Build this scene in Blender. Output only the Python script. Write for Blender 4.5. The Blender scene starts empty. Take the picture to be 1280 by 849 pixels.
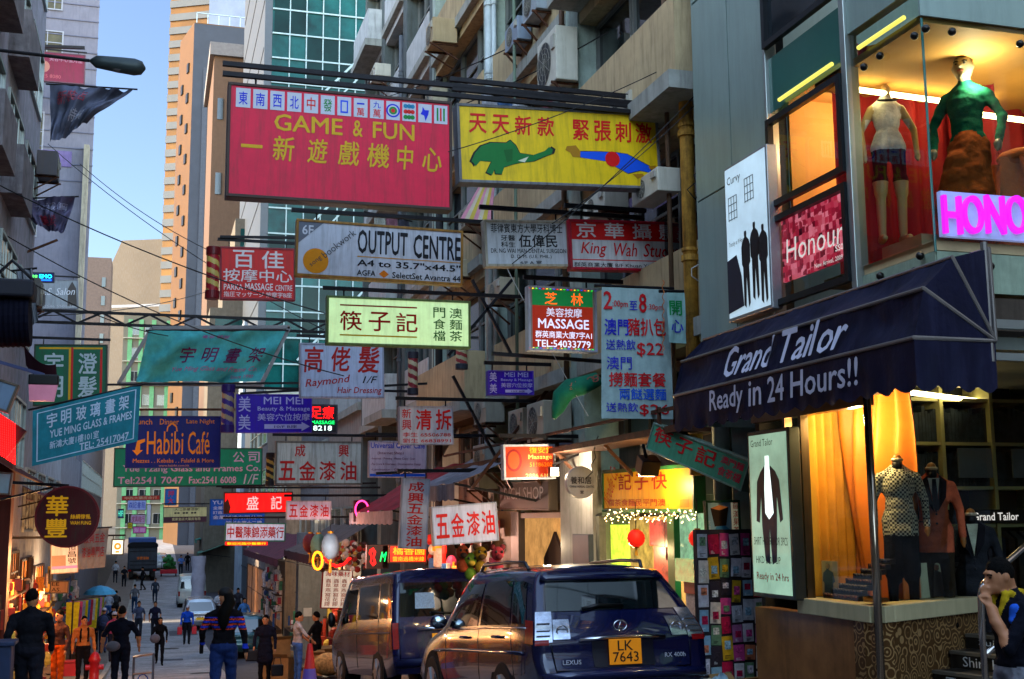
import bpy, bmesh, math, random
import numpy as np
from mathutils import Vector, Matrix, noise as mnoise
R_ = random.Random(7)
SC = bpy.context.scene
COL = SC.collection
# ------------------------------------------------------------------ camera, sky, sun, exposure
EYE = Vector((0, 0, 6.0)); FPX = 1500.0
PITCH = math.radians(8.55); YAW = math.radians(16.52); ROLL = math.radians(0.45)
F_ = Vector((math.sin(YAW)*math.cos(PITCH), math.cos(YAW)*math.cos(PITCH), math.sin(PITCH)))
r0 = Vector((math.cos(YAW), -math.sin(YAW), 0)); u0 = r0.cross(F_)
RT = r0*math.cos(ROLL) - u0*math.sin(ROLL); UP = u0*math.cos(ROLL) + r0*math.sin(ROLL)
cam = bpy.data.cameras.new("camera"); cam.lens = 36*FPX/1280; cam.sensor_width = 36; cam.clip_end = 3000; cam.clip_start = .05
camo = bpy.data.objects.new("camera", cam); COL.objects.link(camo)
camo.matrix_world = Matrix(((RT.x, UP.x, -F_.x, EYE.x), (RT.y, UP.y, -F_.y, EYE.y), (RT.z, UP.z, -F_.z, EYE.z), (0, 0, 0, 1)))
SC.camera = camo
SUN_EL = math.radians(24); SUN_AZ = math.radians(-84)     # azimuth from +Y towards +X: the sun stands low on the left
wd = bpy.data.worlds.new("World"); SC.world = wd; wd.use_nodes = True
nt = wd.node_tree; bg = nt.nodes['Background']; sk = nt.nodes.new('ShaderNodeTexSky')
sk.sky_type = 'NISHITA'; sk.sun_disc = False; sk.sun_elevation = SUN_EL; sk.sun_rotation = SUN_AZ
sk.air_density = 1.0; sk.dust_density = .4; sk.ozone_density = 3.5
# added sky gain by direction: bright and warm behind viewer, lighting signs; dimmed ahead
tcw = nt.nodes.new('ShaderNodeTexCoord'); sxy = nt.nodes.new('ShaderNodeSeparateXYZ'); nt.links.new(tcw.outputs['Generated'], sxy.inputs[0])
mrw = nt.nodes.new('ShaderNodeMapRange'); mrw.interpolation_type = 'SMOOTHSTEP'; mrw.inputs[1].default_value = -.5; mrw.inputs[2].default_value = .75; mrw.inputs[3].default_value = 1; mrw.inputs[4].default_value = 0
nt.links.new(sxy.outputs['Y'], mrw.inputs[0]); vmw = nt.nodes.new('ShaderNodeVectorMath'); vmw.operation = 'MULTIPLY'; cmw = nt.nodes.new('ShaderNodeMix'); cmw.data_type = 'RGBA'; cmw.clamp_result = False; cmw.inputs[6].default_value = (.30, .268, .262, 1); cmw.inputs[7].default_value = (2.5, 1.95, 1.45, 1)
nt.links.new(sk.outputs[0], vmw.inputs[0]); nt.links.new(mrw.outputs[0], cmw.inputs[0]); nt.links.new(cmw.outputs[2], vmw.inputs[1]); nt.links.new(vmw.outputs[0], bg.inputs[0])
bg.inputs[1].default_value = 0.15
sl = bpy.data.lights.new("sun", 'SUN'); sl.energy = 2.0; sl.angle = math.radians(.5); sl.color = (1, .78, .48)
so = bpy.data.objects.new("sun", sl); COL.objects.link(so)
sd = Vector((math.sin(SUN_AZ)*math.cos(SUN_EL), math.cos(SUN_AZ)*math.cos(SUN_EL), math.sin(SUN_EL)))
so.rotation_euler = sd.to_track_quat('Z', 'Y').to_euler(); so.location = (-20, 0, 60)
vs = SC.view_settings; vs.view_transform = 'Standard'; vs.look = 'None'; vs.gamma = 1; vs.use_curve_mapping = False
vs.exposure = 2.95
SC.cycles.max_bounces = 6; SC.cycles.diffuse_bounces = 3; SC.cycles.glossy_bounces = 3; SC.cycles.transmission_bounces = 4
SC.cycles.transparent_max_bounces = 8; SC.cycles.caustics_reflective = False; SC.cycles.caustics_refractive = False
SC.cycles.sample_clamp_indirect = 4; SC.cycles.use_denoising = True
# ------------------------------------------------------------------ unprojection: where a ray of the survey photo meets a plane
def ray(px, py):
    return RT*((px-640)/FPX) + UP*(-(py-424.5)/FPX) + F_
def atY(px, py, Y):
    d = ray(px, py); return EYE + d*(Y/d.y)
def atX(px, py, X):
    d = ray(px, py); return EYE + d*(X/d.x)
def atD(px, py, D):
    return EYE + ray(px, py)*D
_gy = [-60, 0, 8, 12, 16, 20, 32, 42, 60, 85, 107, 140, 200, 300, 500]
_ge = [1.3, 1.55, 1.85, 2.1, 2.5, 2.72, 4.1, 4.8, 5.3, 5.3, 4.6, 3.0, 1.0, .5, .5]
def gz(Y):                                              # height of the sloping street at Y
    s = 0
    for k in (-3, -1.5, 0, 1.5, 3): s += np.interp(Y+k, _gy, _ge)
    return 6.0 - float(s)/5
def onG(px, Y):                                          # ground point at distance Y under image column px
    p = atY(px, 650, Y); return Vector((p.x, Y, gz(Y)))
# ------------------------------------------------------------------ materials
def lin(c):
    if isinstance(c, str):
        c = c.lstrip('#'); c = [int(c[i:i+2], 16)/255 for i in (0, 2, 4)]
        c = [x/12.92 if x <= .04045 else ((x+.055)/1.055)**2.4 for x in c]
    return tuple(c)
_mats = {}
def M(key, c='#808080', rough=.6, metal=0, var=.18, scale=3.0, bump=.0, bscale=40, coat=0, streak=0, spec=.25, emit=0, ecol=None, grime=0, gcol='#2a1a10', alpha=1):
    if key in _mats: return _mats[key]
    m = bpy.data.materials.new(key); m.use_nodes = True; n = m.node_tree; b = n.nodes['Principled BSDF']; L = n.links.new
    c = lin(c)
    b.inputs['Roughness'].default_value = rough; b.inputs['Metallic'].default_value = metal
    b.inputs['Coat Weight'].default_value = coat; b.inputs['Coat Roughness'].default_value = .04
    b.inputs['Specular IOR Level'].default_value = spec
    tc = n.nodes.new('ShaderNodeTexCoord'); src = tc.outputs['Object']
    if var or grime:
        nz = n.nodes.new('ShaderNodeTexNoise'); nz.inputs['Scale'].default_value = scale; nz.inputs['Detail'].default_value = 6; nz.inputs['Roughness'].default_value = .65
        L(src, nz.inputs['Vector'])
        mx = n.nodes.new('ShaderNodeMix'); mx.data_type = 'RGBA'
        mx.inputs[6].default_value = (*[x*(1-var) for x in c], 1); mx.inputs[7].default_value = (*[min(1, x*(1+var)) for x in c], 1)
        rp = n.nodes.new('ShaderNodeMapRange'); rp.inputs[1].default_value = .3; rp.inputs[2].default_value = .7
        L(nz.outputs['Fac'], rp.inputs[0]); L(rp.outputs[0], mx.inputs[0]); out = mx.outputs[2]
        if grime:
            mp = n.nodes.new('ShaderNodeMapping'); mp.inputs['Scale'].default_value = (5, 1.0, .5) if streak == 2 else (6, 6, .7)
            if streak == 3: mp.inputs['Scale'].default_value = (7, .6, 1)
            L(src, mp.inputs['Vector']); n2 = n.nodes.new('ShaderNodeTexNoise'); n2.inputs['Scale'].default_value = 1.6; n2.inputs['Detail'].default_value = 8; n2.inputs['Roughness'].default_value = .7
            L(mp.outputs[0], n2.inputs['Vector'])
            r2 = n.nodes.new('ShaderNodeMapRange'); r2.inputs[1].default_value = .47; r2.inputs[2].default_value = .72; r2.inputs[4].default_value = grime
            L(n2.outputs['Fac'], r2.inputs[0]); m2 = n.nodes.new('ShaderNodeMix'); m2.data_type = 'RGBA'; m2.inputs[7].default_value = (*lin(gcol), 1)
            L(r2.outputs[0], m2.inputs[0]); L(out, m2.inputs[6]); out = m2.outputs[2]
        L(out, b.inputs['Base Color'])
        if emit and not ecol: L(out, b.inputs['Emission Color'])
    else:
        b.inputs['Base Color'].default_value = (*c, 1)
        b.inputs['Emission Color'].default_value = (*c, 1)
    if ecol: b.inputs['Emission Color'].default_value = (*lin(ecol), 1)
    b.inputs['Emission Strength'].default_value = emit
    if bump:
        nb = n.nodes.new('ShaderNodeTexNoise'); nb.inputs['Scale'].default_value = bscale; nb.inputs['Detail'].default_value = 4; L(src, nb.inputs['Vector'])
        bp = n.nodes.new('ShaderNodeBump'); bp.inputs['Strength'].default_value = bump; bp.inputs['Distance'].default_value = .02
        L(nb.outputs['Fac'], bp.inputs['Height']); L(bp.outputs[0], b.inputs['Normal'])
    _mats[key] = m; return m
def glassM(key, c='#dfe8e8', rough=.02, alpha=.15, spec=.5):     # thin clear sheet: see-through with a Fresnel reflection
    if key in _mats: return _mats[key]
    m = bpy.data.materials.new(key); m.use_nodes = True; n = m.node_tree; n.nodes.remove(n.nodes['Principled BSDF']); o = n.nodes['Material Output']
    tr = n.nodes.new('ShaderNodeBsdfTransparent'); tr.inputs[0].default_value = (*[.9*x+.08 for x in lin(c)], 1); gl = n.nodes.new('ShaderNodeBsdfGlossy'); gl.inputs['Roughness'].default_value = rough; gl.inputs[0].default_value = (.6, .6, .6, 1)
    fr = n.nodes.new('ShaderNodeFresnel'); fr.inputs[0].default_value = 1.45; mx = n.nodes.new('ShaderNodeMixShader')
    n.links.new(fr.outputs[0], mx.inputs[0]); n.links.new(tr.outputs[0], mx.inputs[1]); n.links.new(gl.outputs[0], mx.inputs[2]); n.links.new(mx.outputs[0], o.inputs[0])
    _mats[key] = m; return m
# ------------------------------------------------------------------ mesh building
WM = {}
class MB:
    def __init__(s): s.v = []; s.f = []; s.m = []; s.mi = 0; s.M = None
    def add(s, vs, fs):
        b = len(s.v)
        for p in vs:
            p = Vector(p); s.v.append(s.M @ p if s.M else p)
        for f in fs: s.f.append([i+b for i in f]); s.m.append(s.mi)
        return s
    def box(s, c, d, rot=None):
        c = Vector(c); vs = []
        for z in (-.5, .5):
            for y in (-.5, .5):
                for x in (-.5, .5):
                    p = Vector((x*d[0], y*d[1], z*d[2])); vs.append(c + (rot @ p if rot else p))
        return s.add(vs, [(0, 2, 3, 1), (4, 5, 7, 6), (0, 1, 5, 4), (2, 6, 7, 3), (0, 4, 6, 2), (1, 3, 7, 5)])
    def bb(s, x0, x1, y0, y1, z0, z1):
        return s.box(((x0+x1)/2, (y0+y1)/2, (z0+z1)/2), (abs(x1-x0), abs(y1-y0), abs(z1-z0)))
    def bar(s, a, b, w, h=None):                          # square bar from a to b
        a = Vector(a); b = Vector(b); d = b-a
        return s.box((a+b)/2, (w, h or w, d.length), d.to_track_quat('Z', 'Y').to_matrix())
    def cyl(s, a, b, r, r2=None, n=12, cap=True):
        return s.tube([a, b], [r, r if r2 is None else r2], n, cap)
    def tube(s, pts, r, n=8, cap=True):
        pts = [Vector(p) for p in pts]; k = len(pts)
        rs = r if isinstance(r, (list, tuple)) else [r]*k
        t0 = (pts[1]-pts[0]).normalized(); a = t0.orthogonal().normalized(); vs = []; fs = []
        for i, p in enumerate(pts):
            t = (pts[min(i+1, k-1)]-pts[max(i-1, 0)])
            t = t.normalized() if t.length > 1e-9 else t0
            a = (a - t*a.dot(t)); a = a.normalized() if a.length > 1e-6 else t.orthogonal().normalized(); b = t.cross(a)
            for j in range(n):
                th = 2*math.pi*j/n; vs.append(p + (a*math.cos(th)+b*math.sin(th))*rs[i])
        for i in range(k-1):
            for j in range(n): fs.append((i*n+j, i*n+(j+1) % n, (i+1)*n+(j+1) % n, (i+1)*n+j))
        if cap: fs.append(tuple(range(n-1, -1, -1))); fs.append(tuple((k-1)*n+j for j in range(n)))
        return s.add(vs, fs)
    def poly(s, pts): return s.add(pts, [tuple(range(len(pts)))])
    def prism(s, pts, ext):                               # outline swept along a vector
        e = Vector(ext); n = len(pts); pts = [Vector(p) for p in pts]
        fs = [tuple(range(n-1, -1, -1)), tuple(range(n, 2*n))] + [(i, (i+1) % n, n+(i+1) % n, n+i) for i in range(n)]
        return s.add(pts+[p+e for p in pts], fs)
    def ell(s, c, r, n=12, m=8):
        c = Vector(c); vs = [c+Vector((0, 0, r[2]))]; fs = []
        for i in range(1, m):
            ph = math.pi*i/m
            for j in range(n):
                th = 2*math.pi*j/n; vs.append(c+Vector((r[0]*math.sin(ph)*math.cos(th), r[1]*math.sin(ph)*math.sin(th), r[2]*math.cos(ph))))
        vs.append(c-Vector((0, 0, r[2])))
        for j in range(n): fs.append((0, 1+j, 1+(j+1) % n))
        for i in range(m-2):
            for j in range(n): fs.append((1+i*n+j, 1+(i+1)*n+j, 1+(i+1)*n+(j+1) % n, 1+i*n+(j+1) % n))
        for j in range(n): fs.append((len(vs)-1, 1+(m-2)*n+(j+1) % n, 1+(m-2)*n+j))
        return s.add(vs, fs)
    def lathe(s, prof, c=(0, 0, 0), n=16):
        c = Vector(c); vs = []; fs = []
        for r, z in prof:
            for j in range(n): th = 2*math.pi*j/n; vs.append(c+Vector((r*math.cos(th), r*math.sin(th), z)))
        for i in range(len(prof)-1):
            for j in range(n): fs.append((i*n+j, i*n+(j+1) % n, (i+1)*n+(j+1) % n, (i+1)*n+j))
        return s.add(vs, fs)
    def grid(s, fn, nu, nv):                              # fn(u,v) -> point
        vs = [fn(i/nu, j/nv) for j in range(nv+1) for i in range(nu+1)]
        return s.add(vs, [(j*(nu+1)+i, j*(nu+1)+i+1, (j+1)*(nu+1)+i+1, (j+1)*(nu+1)+i) for j in range(nv) for i in range(nu)])
    def build(s, name, mats, parent=None, world=False, smooth=False, bevel=0, origin=None, sub=0, solid=0):
        me = bpy.data.meshes.new(name); vs = s.v
        mat0 = None
        if parent is None:
            if origin is None:
                xs = [p.x for p in vs]; ys = [p.y for p in vs]; zs = [p.z for p in vs]
                origin = Vector(((min(xs)+max(xs))/2, (min(ys)+max(ys))/2, min(zs)))
            mat0 = Matrix.Translation(Vector(origin)); inv = mat0.inverted(); vs = [inv @ p for p in vs]
        elif world:
            inv = WM[parent].inverted(); vs = [inv @ p for p in vs]
        me.from_pydata([tuple(p) for p in vs], [], s.f)
        if not isinstance(mats, (list, tuple)): mats = [mats]
        for m in mats: me.materials.append(m)
        if len(mats) > 1: me.polygons.foreach_set('material_index', s.m)
        if smooth: me.polygons.foreach_set('use_smooth', [True]*len(s.f))
        me.update()
        return link(name, me, parent, mat0, bevel, sub, solid)
def link(name, me, parent=None, mat0=None, bevel=0, sub=0, solid=0):
    o = bpy.data.objects.new(name, me); COL.objects.link(o)
    if parent is not None: o.parent = parent; WM[o] = WM[parent]
    else:
        WM[o] = mat0 or Matrix.Identity(4); o.matrix_basis = WM[o]
    if solid: md = o.modifiers.new('s', 'SOLIDIFY'); md.thickness = solid
    if bevel: md = o.modifiers.new('b', 'BEVEL'); md.width = bevel; md.segments = 2; md.limit_method = 'ANGLE'
    if sub: md = o.modifiers.new('u', 'SUBSURF'); md.levels = sub; md.render_levels = sub
    return o
def tag(o, label=None, cat=None, group=None, kind=None):
    if label: o['label'] = label
    if cat: o['category'] = cat
    if group: o['group'] = group
    if kind: o['kind'] = kind
    return o
def thing(name, label, cat, loc=(0, 0, 0), rotz=0, group=None, mat=None):
    o = bpy.data.objects.new(name, None); COL.objects.link(o); o.empty_display_size = .2
    WM[o] = mat if mat is not None else Matrix.Translation(Vector(loc)) @ Matrix.Rotation(rotz, 4, 'Z')
    o.matrix_basis = WM[o]; return tag(o, label, cat, group)
def copy_tree(o, mat, label=None):                        # a thing, its parts and their sub-parts
    def rec(a, par):
        c = a.copy(); COL.objects.link(c); WM[c] = mat
        if par is not None: c.parent = par
        for k in [x for x in list(COL.objects) if x.parent is a]: rec(k, c)
        return c
    r = rec(o, None); r.matrix_basis = mat
    if label: r['label'] = label
    return r
def lamp(name, parent, loc, power, col=(1, .8, .55), r=.05):
    l = bpy.data.lights.new(name, 'POINT'); l.energy = power*.3; l.color = col; l.shadow_soft_size = r
    o = bpy.data.objects.new(name, l); COL.objects.link(o); o.parent = parent
    o.location = WM[parent].inverted() @ Vector(loc); return o
# ------------------------------------------------------------------ lettering
_tc = {}
def glyphs(s, bold=0, shear=0, ext=0, space=1):
    k = (s, bold, shear, ext, space)
    if k in _tc: return _tc[k]
    cu = bpy.data.curves.new('t', 'FONT'); cu.body = s; cu.offset = min(bold, 0); cu.shear = shear; cu.extrude = ext; cu.resolution_u = 6 if ext else 2; cu.space_character = space
    o = bpy.data.objects.new('t', cu); me = bpy.data.meshes.new_from_object(o)
    v = np.array([x.co[:] for x in me.vertices]); f = [tuple(p.vertices) for p in me.polygons]
    bpy.data.objects.remove(o); bpy.data.curves.remove(cu); bpy.data.meshes.remove(me)
    if bold > 0 and len(v):                                 # heavier strokes: shifted copies, each a hair behind the last
        d_ = min(bold, .035)*.55; n0 = len(v); f0 = list(f); vs_ = [v]
        for q_, (ax, ay) in enumerate(((-d_, 0), (d_, 0), (0, d_), (0, -d_))): vs_.append(v+np.array((ax, ay, -.00025*(q_+1)))); f = f+[tuple(i+n0*(q_+1) for i in g_) for g_ in f0]
        v = np.concatenate(vs_)
    if len(v):
        lo = v.min(0); hi = v.max(0); v[:, 0] -= lo[0]; v[:, 1] -= lo[1]; v[:, 0] /= max(hi[0]-lo[0], 1e-6); v[:, 1] /= max(hi[1]-lo[1], 1e-6)
    _tc[k] = (v, f); return v, f
def text_to(mb, s, x0, y0, x1, y1, fn, bold=.015, shear=0, vert=False, ext=0, space=1):
    """fit the writing s into the rectangle and map every point with fn(x, y, z)"""
    if vert:
        n = len(s)
        for i, ch in enumerate(s):
            if ch == ' ': continue
            a = y0+(y1-y0)*i/n; b = y0+(y1-y0)*(i+.9)/n
            text_to(mb, ch, x0, a, x1, b, fn, bold, shear, False, ext)
        return
    v, f = glyphs(s, bold, shear, ext, space)
    if not len(v): return
    q = [fn(x0+(x1-x0)*p[0], y1+(y0-y1)*p[1], p[2]) for p in v]
    cx, cy = (x0+x1)/2, (y0+y1)/2; o = fn(cx, cy, 0)
    if (fn(cx, cy, .01)-o).length < 1e-4 and bold > 0:       # a flat mapping: set the stroke copies apart along its normal
        n = (fn(cx+.01, cy, 0)-o).cross(fn(cx, cy+.01, 0)-o).normalized()
        if n.dot(EYE-o) < 0: n = -n
        q = [a+n*p[2] for a, p in zip(q, v)]
    mb.add(q, f)
# ------------------------------------------------------------------ common materials
steel = M('dark_steel', '#1c1a1d', .5, .6, var=.3, scale=6)
rust = M('rusty_steel', '#4a2c1c', .75, .2, var=.5, scale=9, bump=.3)
white_p = M('white_paint', '#c8c8c4', .5, grime=.35, gcol='#6a5a48', streak=2)
winglass = M('window_glass', '#141b20', .06, var=.2, scale=1.5, spec=.8)
frame_al = M('aluminium', '#8d9494', .35, .8, var=.1)
concrete = M('concrete', '#8a8478', .85, var=.25, scale=2, grime=.5, gcol='#2b2622', bump=.3)
black = M('black_plastic', '#0c0c0e', .4, var=.1)
chrome = M('chrome', '#c8c8cc', .12, 1, var=.03)
# ------------------------------------------------------------------ ground, road, pavements
def strip(name, x0, x1, dz, mat, ya=-40, yb=420, thick=0, n=170):
    mb = MB(); ys = [ya+(yb-ya)*(i/n)**1.6 for i in range(n+1)]
    xs = [x0, x1]; vs = []; fs = []
    for y in ys:
        vs += [(x0, y, gz(y)+dz), (x1, y, gz(y)+dz)]
    for i in range(n): fs.append((2*i, 2*i+1, 2*i+3, 2*i+2))
    mb.add(vs, fs)
    if thick:
        b = 2*(n+1); vs2 = [(v[0], v[1], v[2]-thick) for v in vs]; mb.v += [Vector(p) for p in vs2]
        for i in range(n):
            mb.f.append((2*i+b, 2*i, 2*i+2, 2*i+2+b)); mb.m.append(0); mb.f.append((2*i+1, 2*i+1+b, 2*i+3+b, 2*i+3)); mb.m.append(0)
        mb.f.append((0, b, b+1, 1)); mb.m.append(0)
    o = mb.build(name, mat, origin=(0, 0, 0)); return tag(o, kind='structure')
road_c = M('road_concrete', '#8a888a', .7, var=.35, scale=1.1, grime=.6, gcol='#2c2b30', bump=.25, bscale=60)
asphalt = M('asphalt', '#3c3b42', .8, var=.3, scale=1.2, grime=.4, gcol='#1a191e', bump=.3, bscale=80)
pave = M('paving', '#6a625c', .8, var=.25, scale=1.5, grime=.5, gcol='#26221f', bump=.2)
strip('ground', -300, 300, -.02, M('earth', '#4a4640', .9))
strip('road', -1.3, 5.5, 0.0, asphalt)
tag(strip('traffic_lane', -1.25, 2.3, .004, road_c), kind='structure')
strip('left_pavement', -3.4, -1.3, .12, pave, thick=.2)
strip('right_pavement', 5.5, 9, .12, pave, thick=.2)
for kx in (-1.36, 5.42): tag(strip('kerb', kx, kx+.14, .125, M('kerb_stone', '#8c8a84', .8, var=.3, scale=3, grime=.4), thick=.16), kind='structure')
mb = MB()
for i in range(34):                                       # joints cut across the concrete lane
    y = 9+i*3.4; mb.add([(-1.2, y, gz(y)+.008), (2.25, y, gz(y)+.008), (2.25, y+.07, gz(y+.07)+.008), (-1.2, y+.07, gz(y+.07)+.008)], [(0, 1, 2, 3)])
tag(mb.build('road_joint', M('joint_tar', '#1c1b1e', .8), origin=(0, 0, 0)), kind='structure')
mb = MB()
for (x, y, w, l) in ((.2, 22, .7, .7), (1.4, 34, .9, 1.6), (.4, 46, .8, .8), (1.7, 27, .6, .6), (.9, 60, 1.3, 3)):
    mb.add([(x, y, gz(y)+.009), (x+w, y, gz(y)+.009), (x+w, y+l, gz(y+l)+.009), (x, y+l, gz(y+l)+.009)], [(0, 1, 2, 3)])
tag(mb.build('road_patch', M('patch_tar', '#46444a', .7, var=.3, scale=5), origin=(0, 0, 0)), kind='structure')

# ------------------------------------------------------------------ generic building pieces
def window(par, mb_fn, w, h, fm=None, gm=None, name='window', bars=(1, 1), t=.06):
    """mb_fn maps local (x right, y up, z outward) metres to world; frame (> pane)"""
    f = MB(); b = .06
    def bx(m, x0, x1, y0, y1, z0, z1):
        m.add([mb_fn(x, y, z) for z in (z0, z1) for y in (y0, y1) for x in (x0, x1)], [(0, 2, 3, 1), (4, 5, 7, 6), (0, 1, 5, 4), (2, 6, 7, 3), (0, 4, 6, 2), (1, 3, 7, 5)])
    bx(f, 0, b, 0, h, 0, t); bx(f, w-b, w, 0, h, 0, t); bx(f, b, w-b, h-b, h, 0, t); bx(f, b, w-b, 0, b, 0, t)
    for i in range(1, bars[0]): x = w*i/bars[0]; bx(f, x-b/3, x+b/3, b, h-b, 0.02, t-.01)
    for i in range(1, bars[1]): y = h*i/bars[1]; bx(f, b, w-b, y-b/3, y+b/3, .022, t-.012)
    o = f.build(name, fm or frame_al, par, world=True)
    g = MB(); g.add([mb_fn(x, y, .012) for x, y in ((b, b), (w-b, b), (w-b, h-b), (b, h-b))], [(0, 1, 2, 3)])
    g.build('pane', gm or winglass, o, world=True); return o
def planeX(X, y0, z0, s=-1):        # facade facing -X (s=-1): x right = +? towards the camera
    return (lambda x, y, z: Vector((X+s*z, y0-x if s < 0 else y0+x, z0+y)))
def planeY(Y, x0, z0):
    return lambda x, y, z: Vector((x0+x, Y-z, z0+y))
def ac_unit(fn, label, w=.85, h=.62, d=.32, name='air_conditioner', group='air conditioners on the facades', par=None, bracket=True, cage=False, col='#b9b4a4'):
    o0 = fn(w/2, 0, 0); t = thing(name, label, 'air conditioner', o0, 0, group)
    def bx(m, x0, x1, y0, y1, z0, z1):
        m.add([fn(x, y, z) for z in (z0, z1) for y in (y0, y1) for x in (x0, x1)], [(0, 2, 3, 1), (4, 5, 7, 6), (0, 1, 5, 4), (2, 6, 7, 3), (0, 4, 6, 2), (1, 3, 7, 5)])
    m = MB(); bx(m, 0, w, 0, h, .04, d); m.build('housing', M('ac_'+col, col, .5, var=.12, grime=.35, gcol='#5a4a38', streak=2), t, world=True, bevel=.012)
    m = MB(); r = h*.4; cx = w*.38; cy = h*.5
    ring = lambda rr, z: [fn(cx+rr*math.cos(a*math.pi/10), cy+rr*math.sin(a*math.pi/10), z) for a in range(20)]
    m.add(ring(r, d+.004), [tuple(range(20))]); m.build('fan_opening', black, t, world=True)
    m = MB()
    for k in range(1, 5): m.tube(ring(r*k/4, d+.012)+[ring(r*k/4, d+.012)[0]], .004, 4)
    for a in range(0, 20, 2): p = ring(r, d+.012)[a]; m.tube([fn(cx, cy, d+.012), p], .004, 4)
    m.build('grille', M('ac_grille', '#8a8578', .5), t, world=True)
    m = MB(); bx(m, w*.8, w*.95, h*.6, h*.85, d, d+.03); m.build('valve_cover', M('ac_cover', '#9a968a', .5), t, world=True)
    if bracket:
        for x in (w*.12, w*.88): m = MB(); m.bar(fn(x, -.02, 0.0), fn(x, -.02, d+.05), .035); m.bar(fn(x, -.35, .0), fn(x, -.03, d), .03); m.build('bracket', rust, t, world=True)
    return t

# ------------------------------------------------------------------ old tenement, right side of the street
XF = 6.2
tile_mint = M('mint_wall_tile', '#94a298', .6, var=.2, scale=4, grime=.3, gcol='#3c3c34', bump=.2, bscale=90)
cream = M('cream_render', '#a89470', .75, var=.2, scale=1.5, grime=.6, gcol='#44382a')
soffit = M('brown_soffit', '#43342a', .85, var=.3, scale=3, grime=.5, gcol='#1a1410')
grey_edge = M('slab_edge', '#8b8c84', .8, var=.2, grime=.5, gcol='#35302a')
def tenement(label, ya, yb, floors, zb, bay, wall_c, par_c, pil_c, top, X=XF, depth=9):
    t = thing('tenement_building', label, 'building', (X+depth/2, (ya+yb)/2, gz(ya)-.5), 0)
    m = MB(); m.bb(X+.7, X+depth, ya, yb, gz(yb)-1, top); m.build('wall', wall_c, t, world=True)
    n = max(1, round((yb-ya)/bay)); bw = (yb-ya)/n
    for i in range(n+1):                                # pilasters
        y = ya+i*bw; m = MB(); y0, y1 = max(ya, y-.28), min(yb, y+.28); m.bb(X-.05, X+.72, y0, y1, gz(yb)-1, top-.1); m.build('pilaster', pil_c, t, world=True)
    for fz in floors:
        for i in range(n):
            y0 = ya+i*bw+.285; y1 = ya+(i+1)*bw-.285; pr = .5 if (i+int(fz*3)) % 3 == 0 else .1
            m = MB(); m.bb(X-pr-.06, X+.705, y0, y1, fz-.22, fz); m.build('floor_slab', [grey_edge], t, world=True)
            m = MB(); m.bb(X-pr+.03, X-pr+.16, y0+.003, y1-.003, fz+.001, fz+.95); pa = m.build('parapet', par_c, t, world=True)
            if pr:
                [(m := MB(), m.bb(X-pr+.16, X, ya_r, ya_r+.1, fz+.002, fz+.95), m.build('parapet_return', par_c, t, world=True)) for ya_r in (y0, y1-.1)]
            # glazing set back above the parapet
            k = 3
            for j in range(k):
                wy1 = y1-(y1-y0)*j/k
                window(t, planeX(X+.45 if not pr else X+.3, wy1-.02, fz+.96), (y1-y0)/k-.04, 1.5, M('window_frame_'+str(R_.randint(0, 2)), R_.choice(['#6b6f6c', '#8a8a80', '#4c5450']), .5, .3), bars=(1, 2))
            m = MB(); m.bb(X-.02, X+.7, y0, y1, fz+2.48, fz+2.675); m.build('beam', par_c, t, world=True)
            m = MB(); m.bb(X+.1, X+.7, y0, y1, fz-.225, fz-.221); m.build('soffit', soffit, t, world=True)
    return t
FL = [8.35, 11.25, 14.15, 17.05, 19.95]
TEN = tenement('old tenement with cream parapets, mint tiled pilasters and many air conditioners beside the tailor building', 12.15, 27.4, FL, 0, 5.1, M('tenement_wall', '#5c5248', .8, var=.25, grime=.5), cream, tile_mint, 22.5)
tenement('pale ribbed tenement with white enclosed balconies beyond the cream one', 27.45, 37.5, [8.9, 11.8, 14.7, 17.6, 20.5], 0, 3.3, M('tenement_wall_b', '#6c6a66', .8), M('white_parapet', '#a8aaa8', .7, grime=.4, gcol='#3a3a38'), M('dark_pilaster', '#4e5654', .7, grime=.5), 24)
# ------------------------------------------------------------------ low shophouses further down on the right
def shophouse(label, ya, yb, h, col, X=6.0, s=-1, depth=8, nwin=2):
    t = thing('shophouse', label, 'building', (X-s*depth/2, (ya+yb)/2, gz(ya)-.5))
    zg = gz((ya+yb)/2); m = MB(); m.bb(X, X-s*depth, ya, yb, min(gz(ya), gz(yb))-1, zg+h); m.build('wall', col, t, world=True)
    m = MB(); m.bb(X+s*.15, X-s*depth, ya+.01, yb-.01, zg+h, zg+h+.25); m.build('cornice', grey_edge, t, world=True)
    # lit shopfront
    w = (yb-ya)-.8; y0 = yb-.4 if s < 0 else ya+.4
    fn = planeX(X, y0, zg+.15, s)
    window(t, fn, w, 2.7, M('shop_frame', '#3a2a20', .5), M('shop_glow_%d' % R_.randint(0, 3), R_.choice(['#4a2c18', '#5a3a24', '#3a2820']), .3, emit=.16, var=.9, scale=2.5), name='shopfront', bars=(3, 2))
    fz = 3.6
    while fz+1.8 < h:
        for i in range(nwin):
            ww = (yb-ya)/nwin-.5; yy = (yb-.25-i*(yb-ya)/nwin) if s < 0 else (ya+.25+i*(yb-ya)/nwin)
            window(t, planeX(X, yy, zg+fz, s), ww, 1.6, bars=(2, 2))
        fz += 2.9
    return t
shop_cols = [M('shop_wall_%d' % i, c, .8, var=.2, grime=.5, gcol='#2c2420') for i, c in enumerate(['#8a8078', '#6c6e74', '#95806a', '#7a706c', '#5e6468', '#8c7a70'])]
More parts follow.
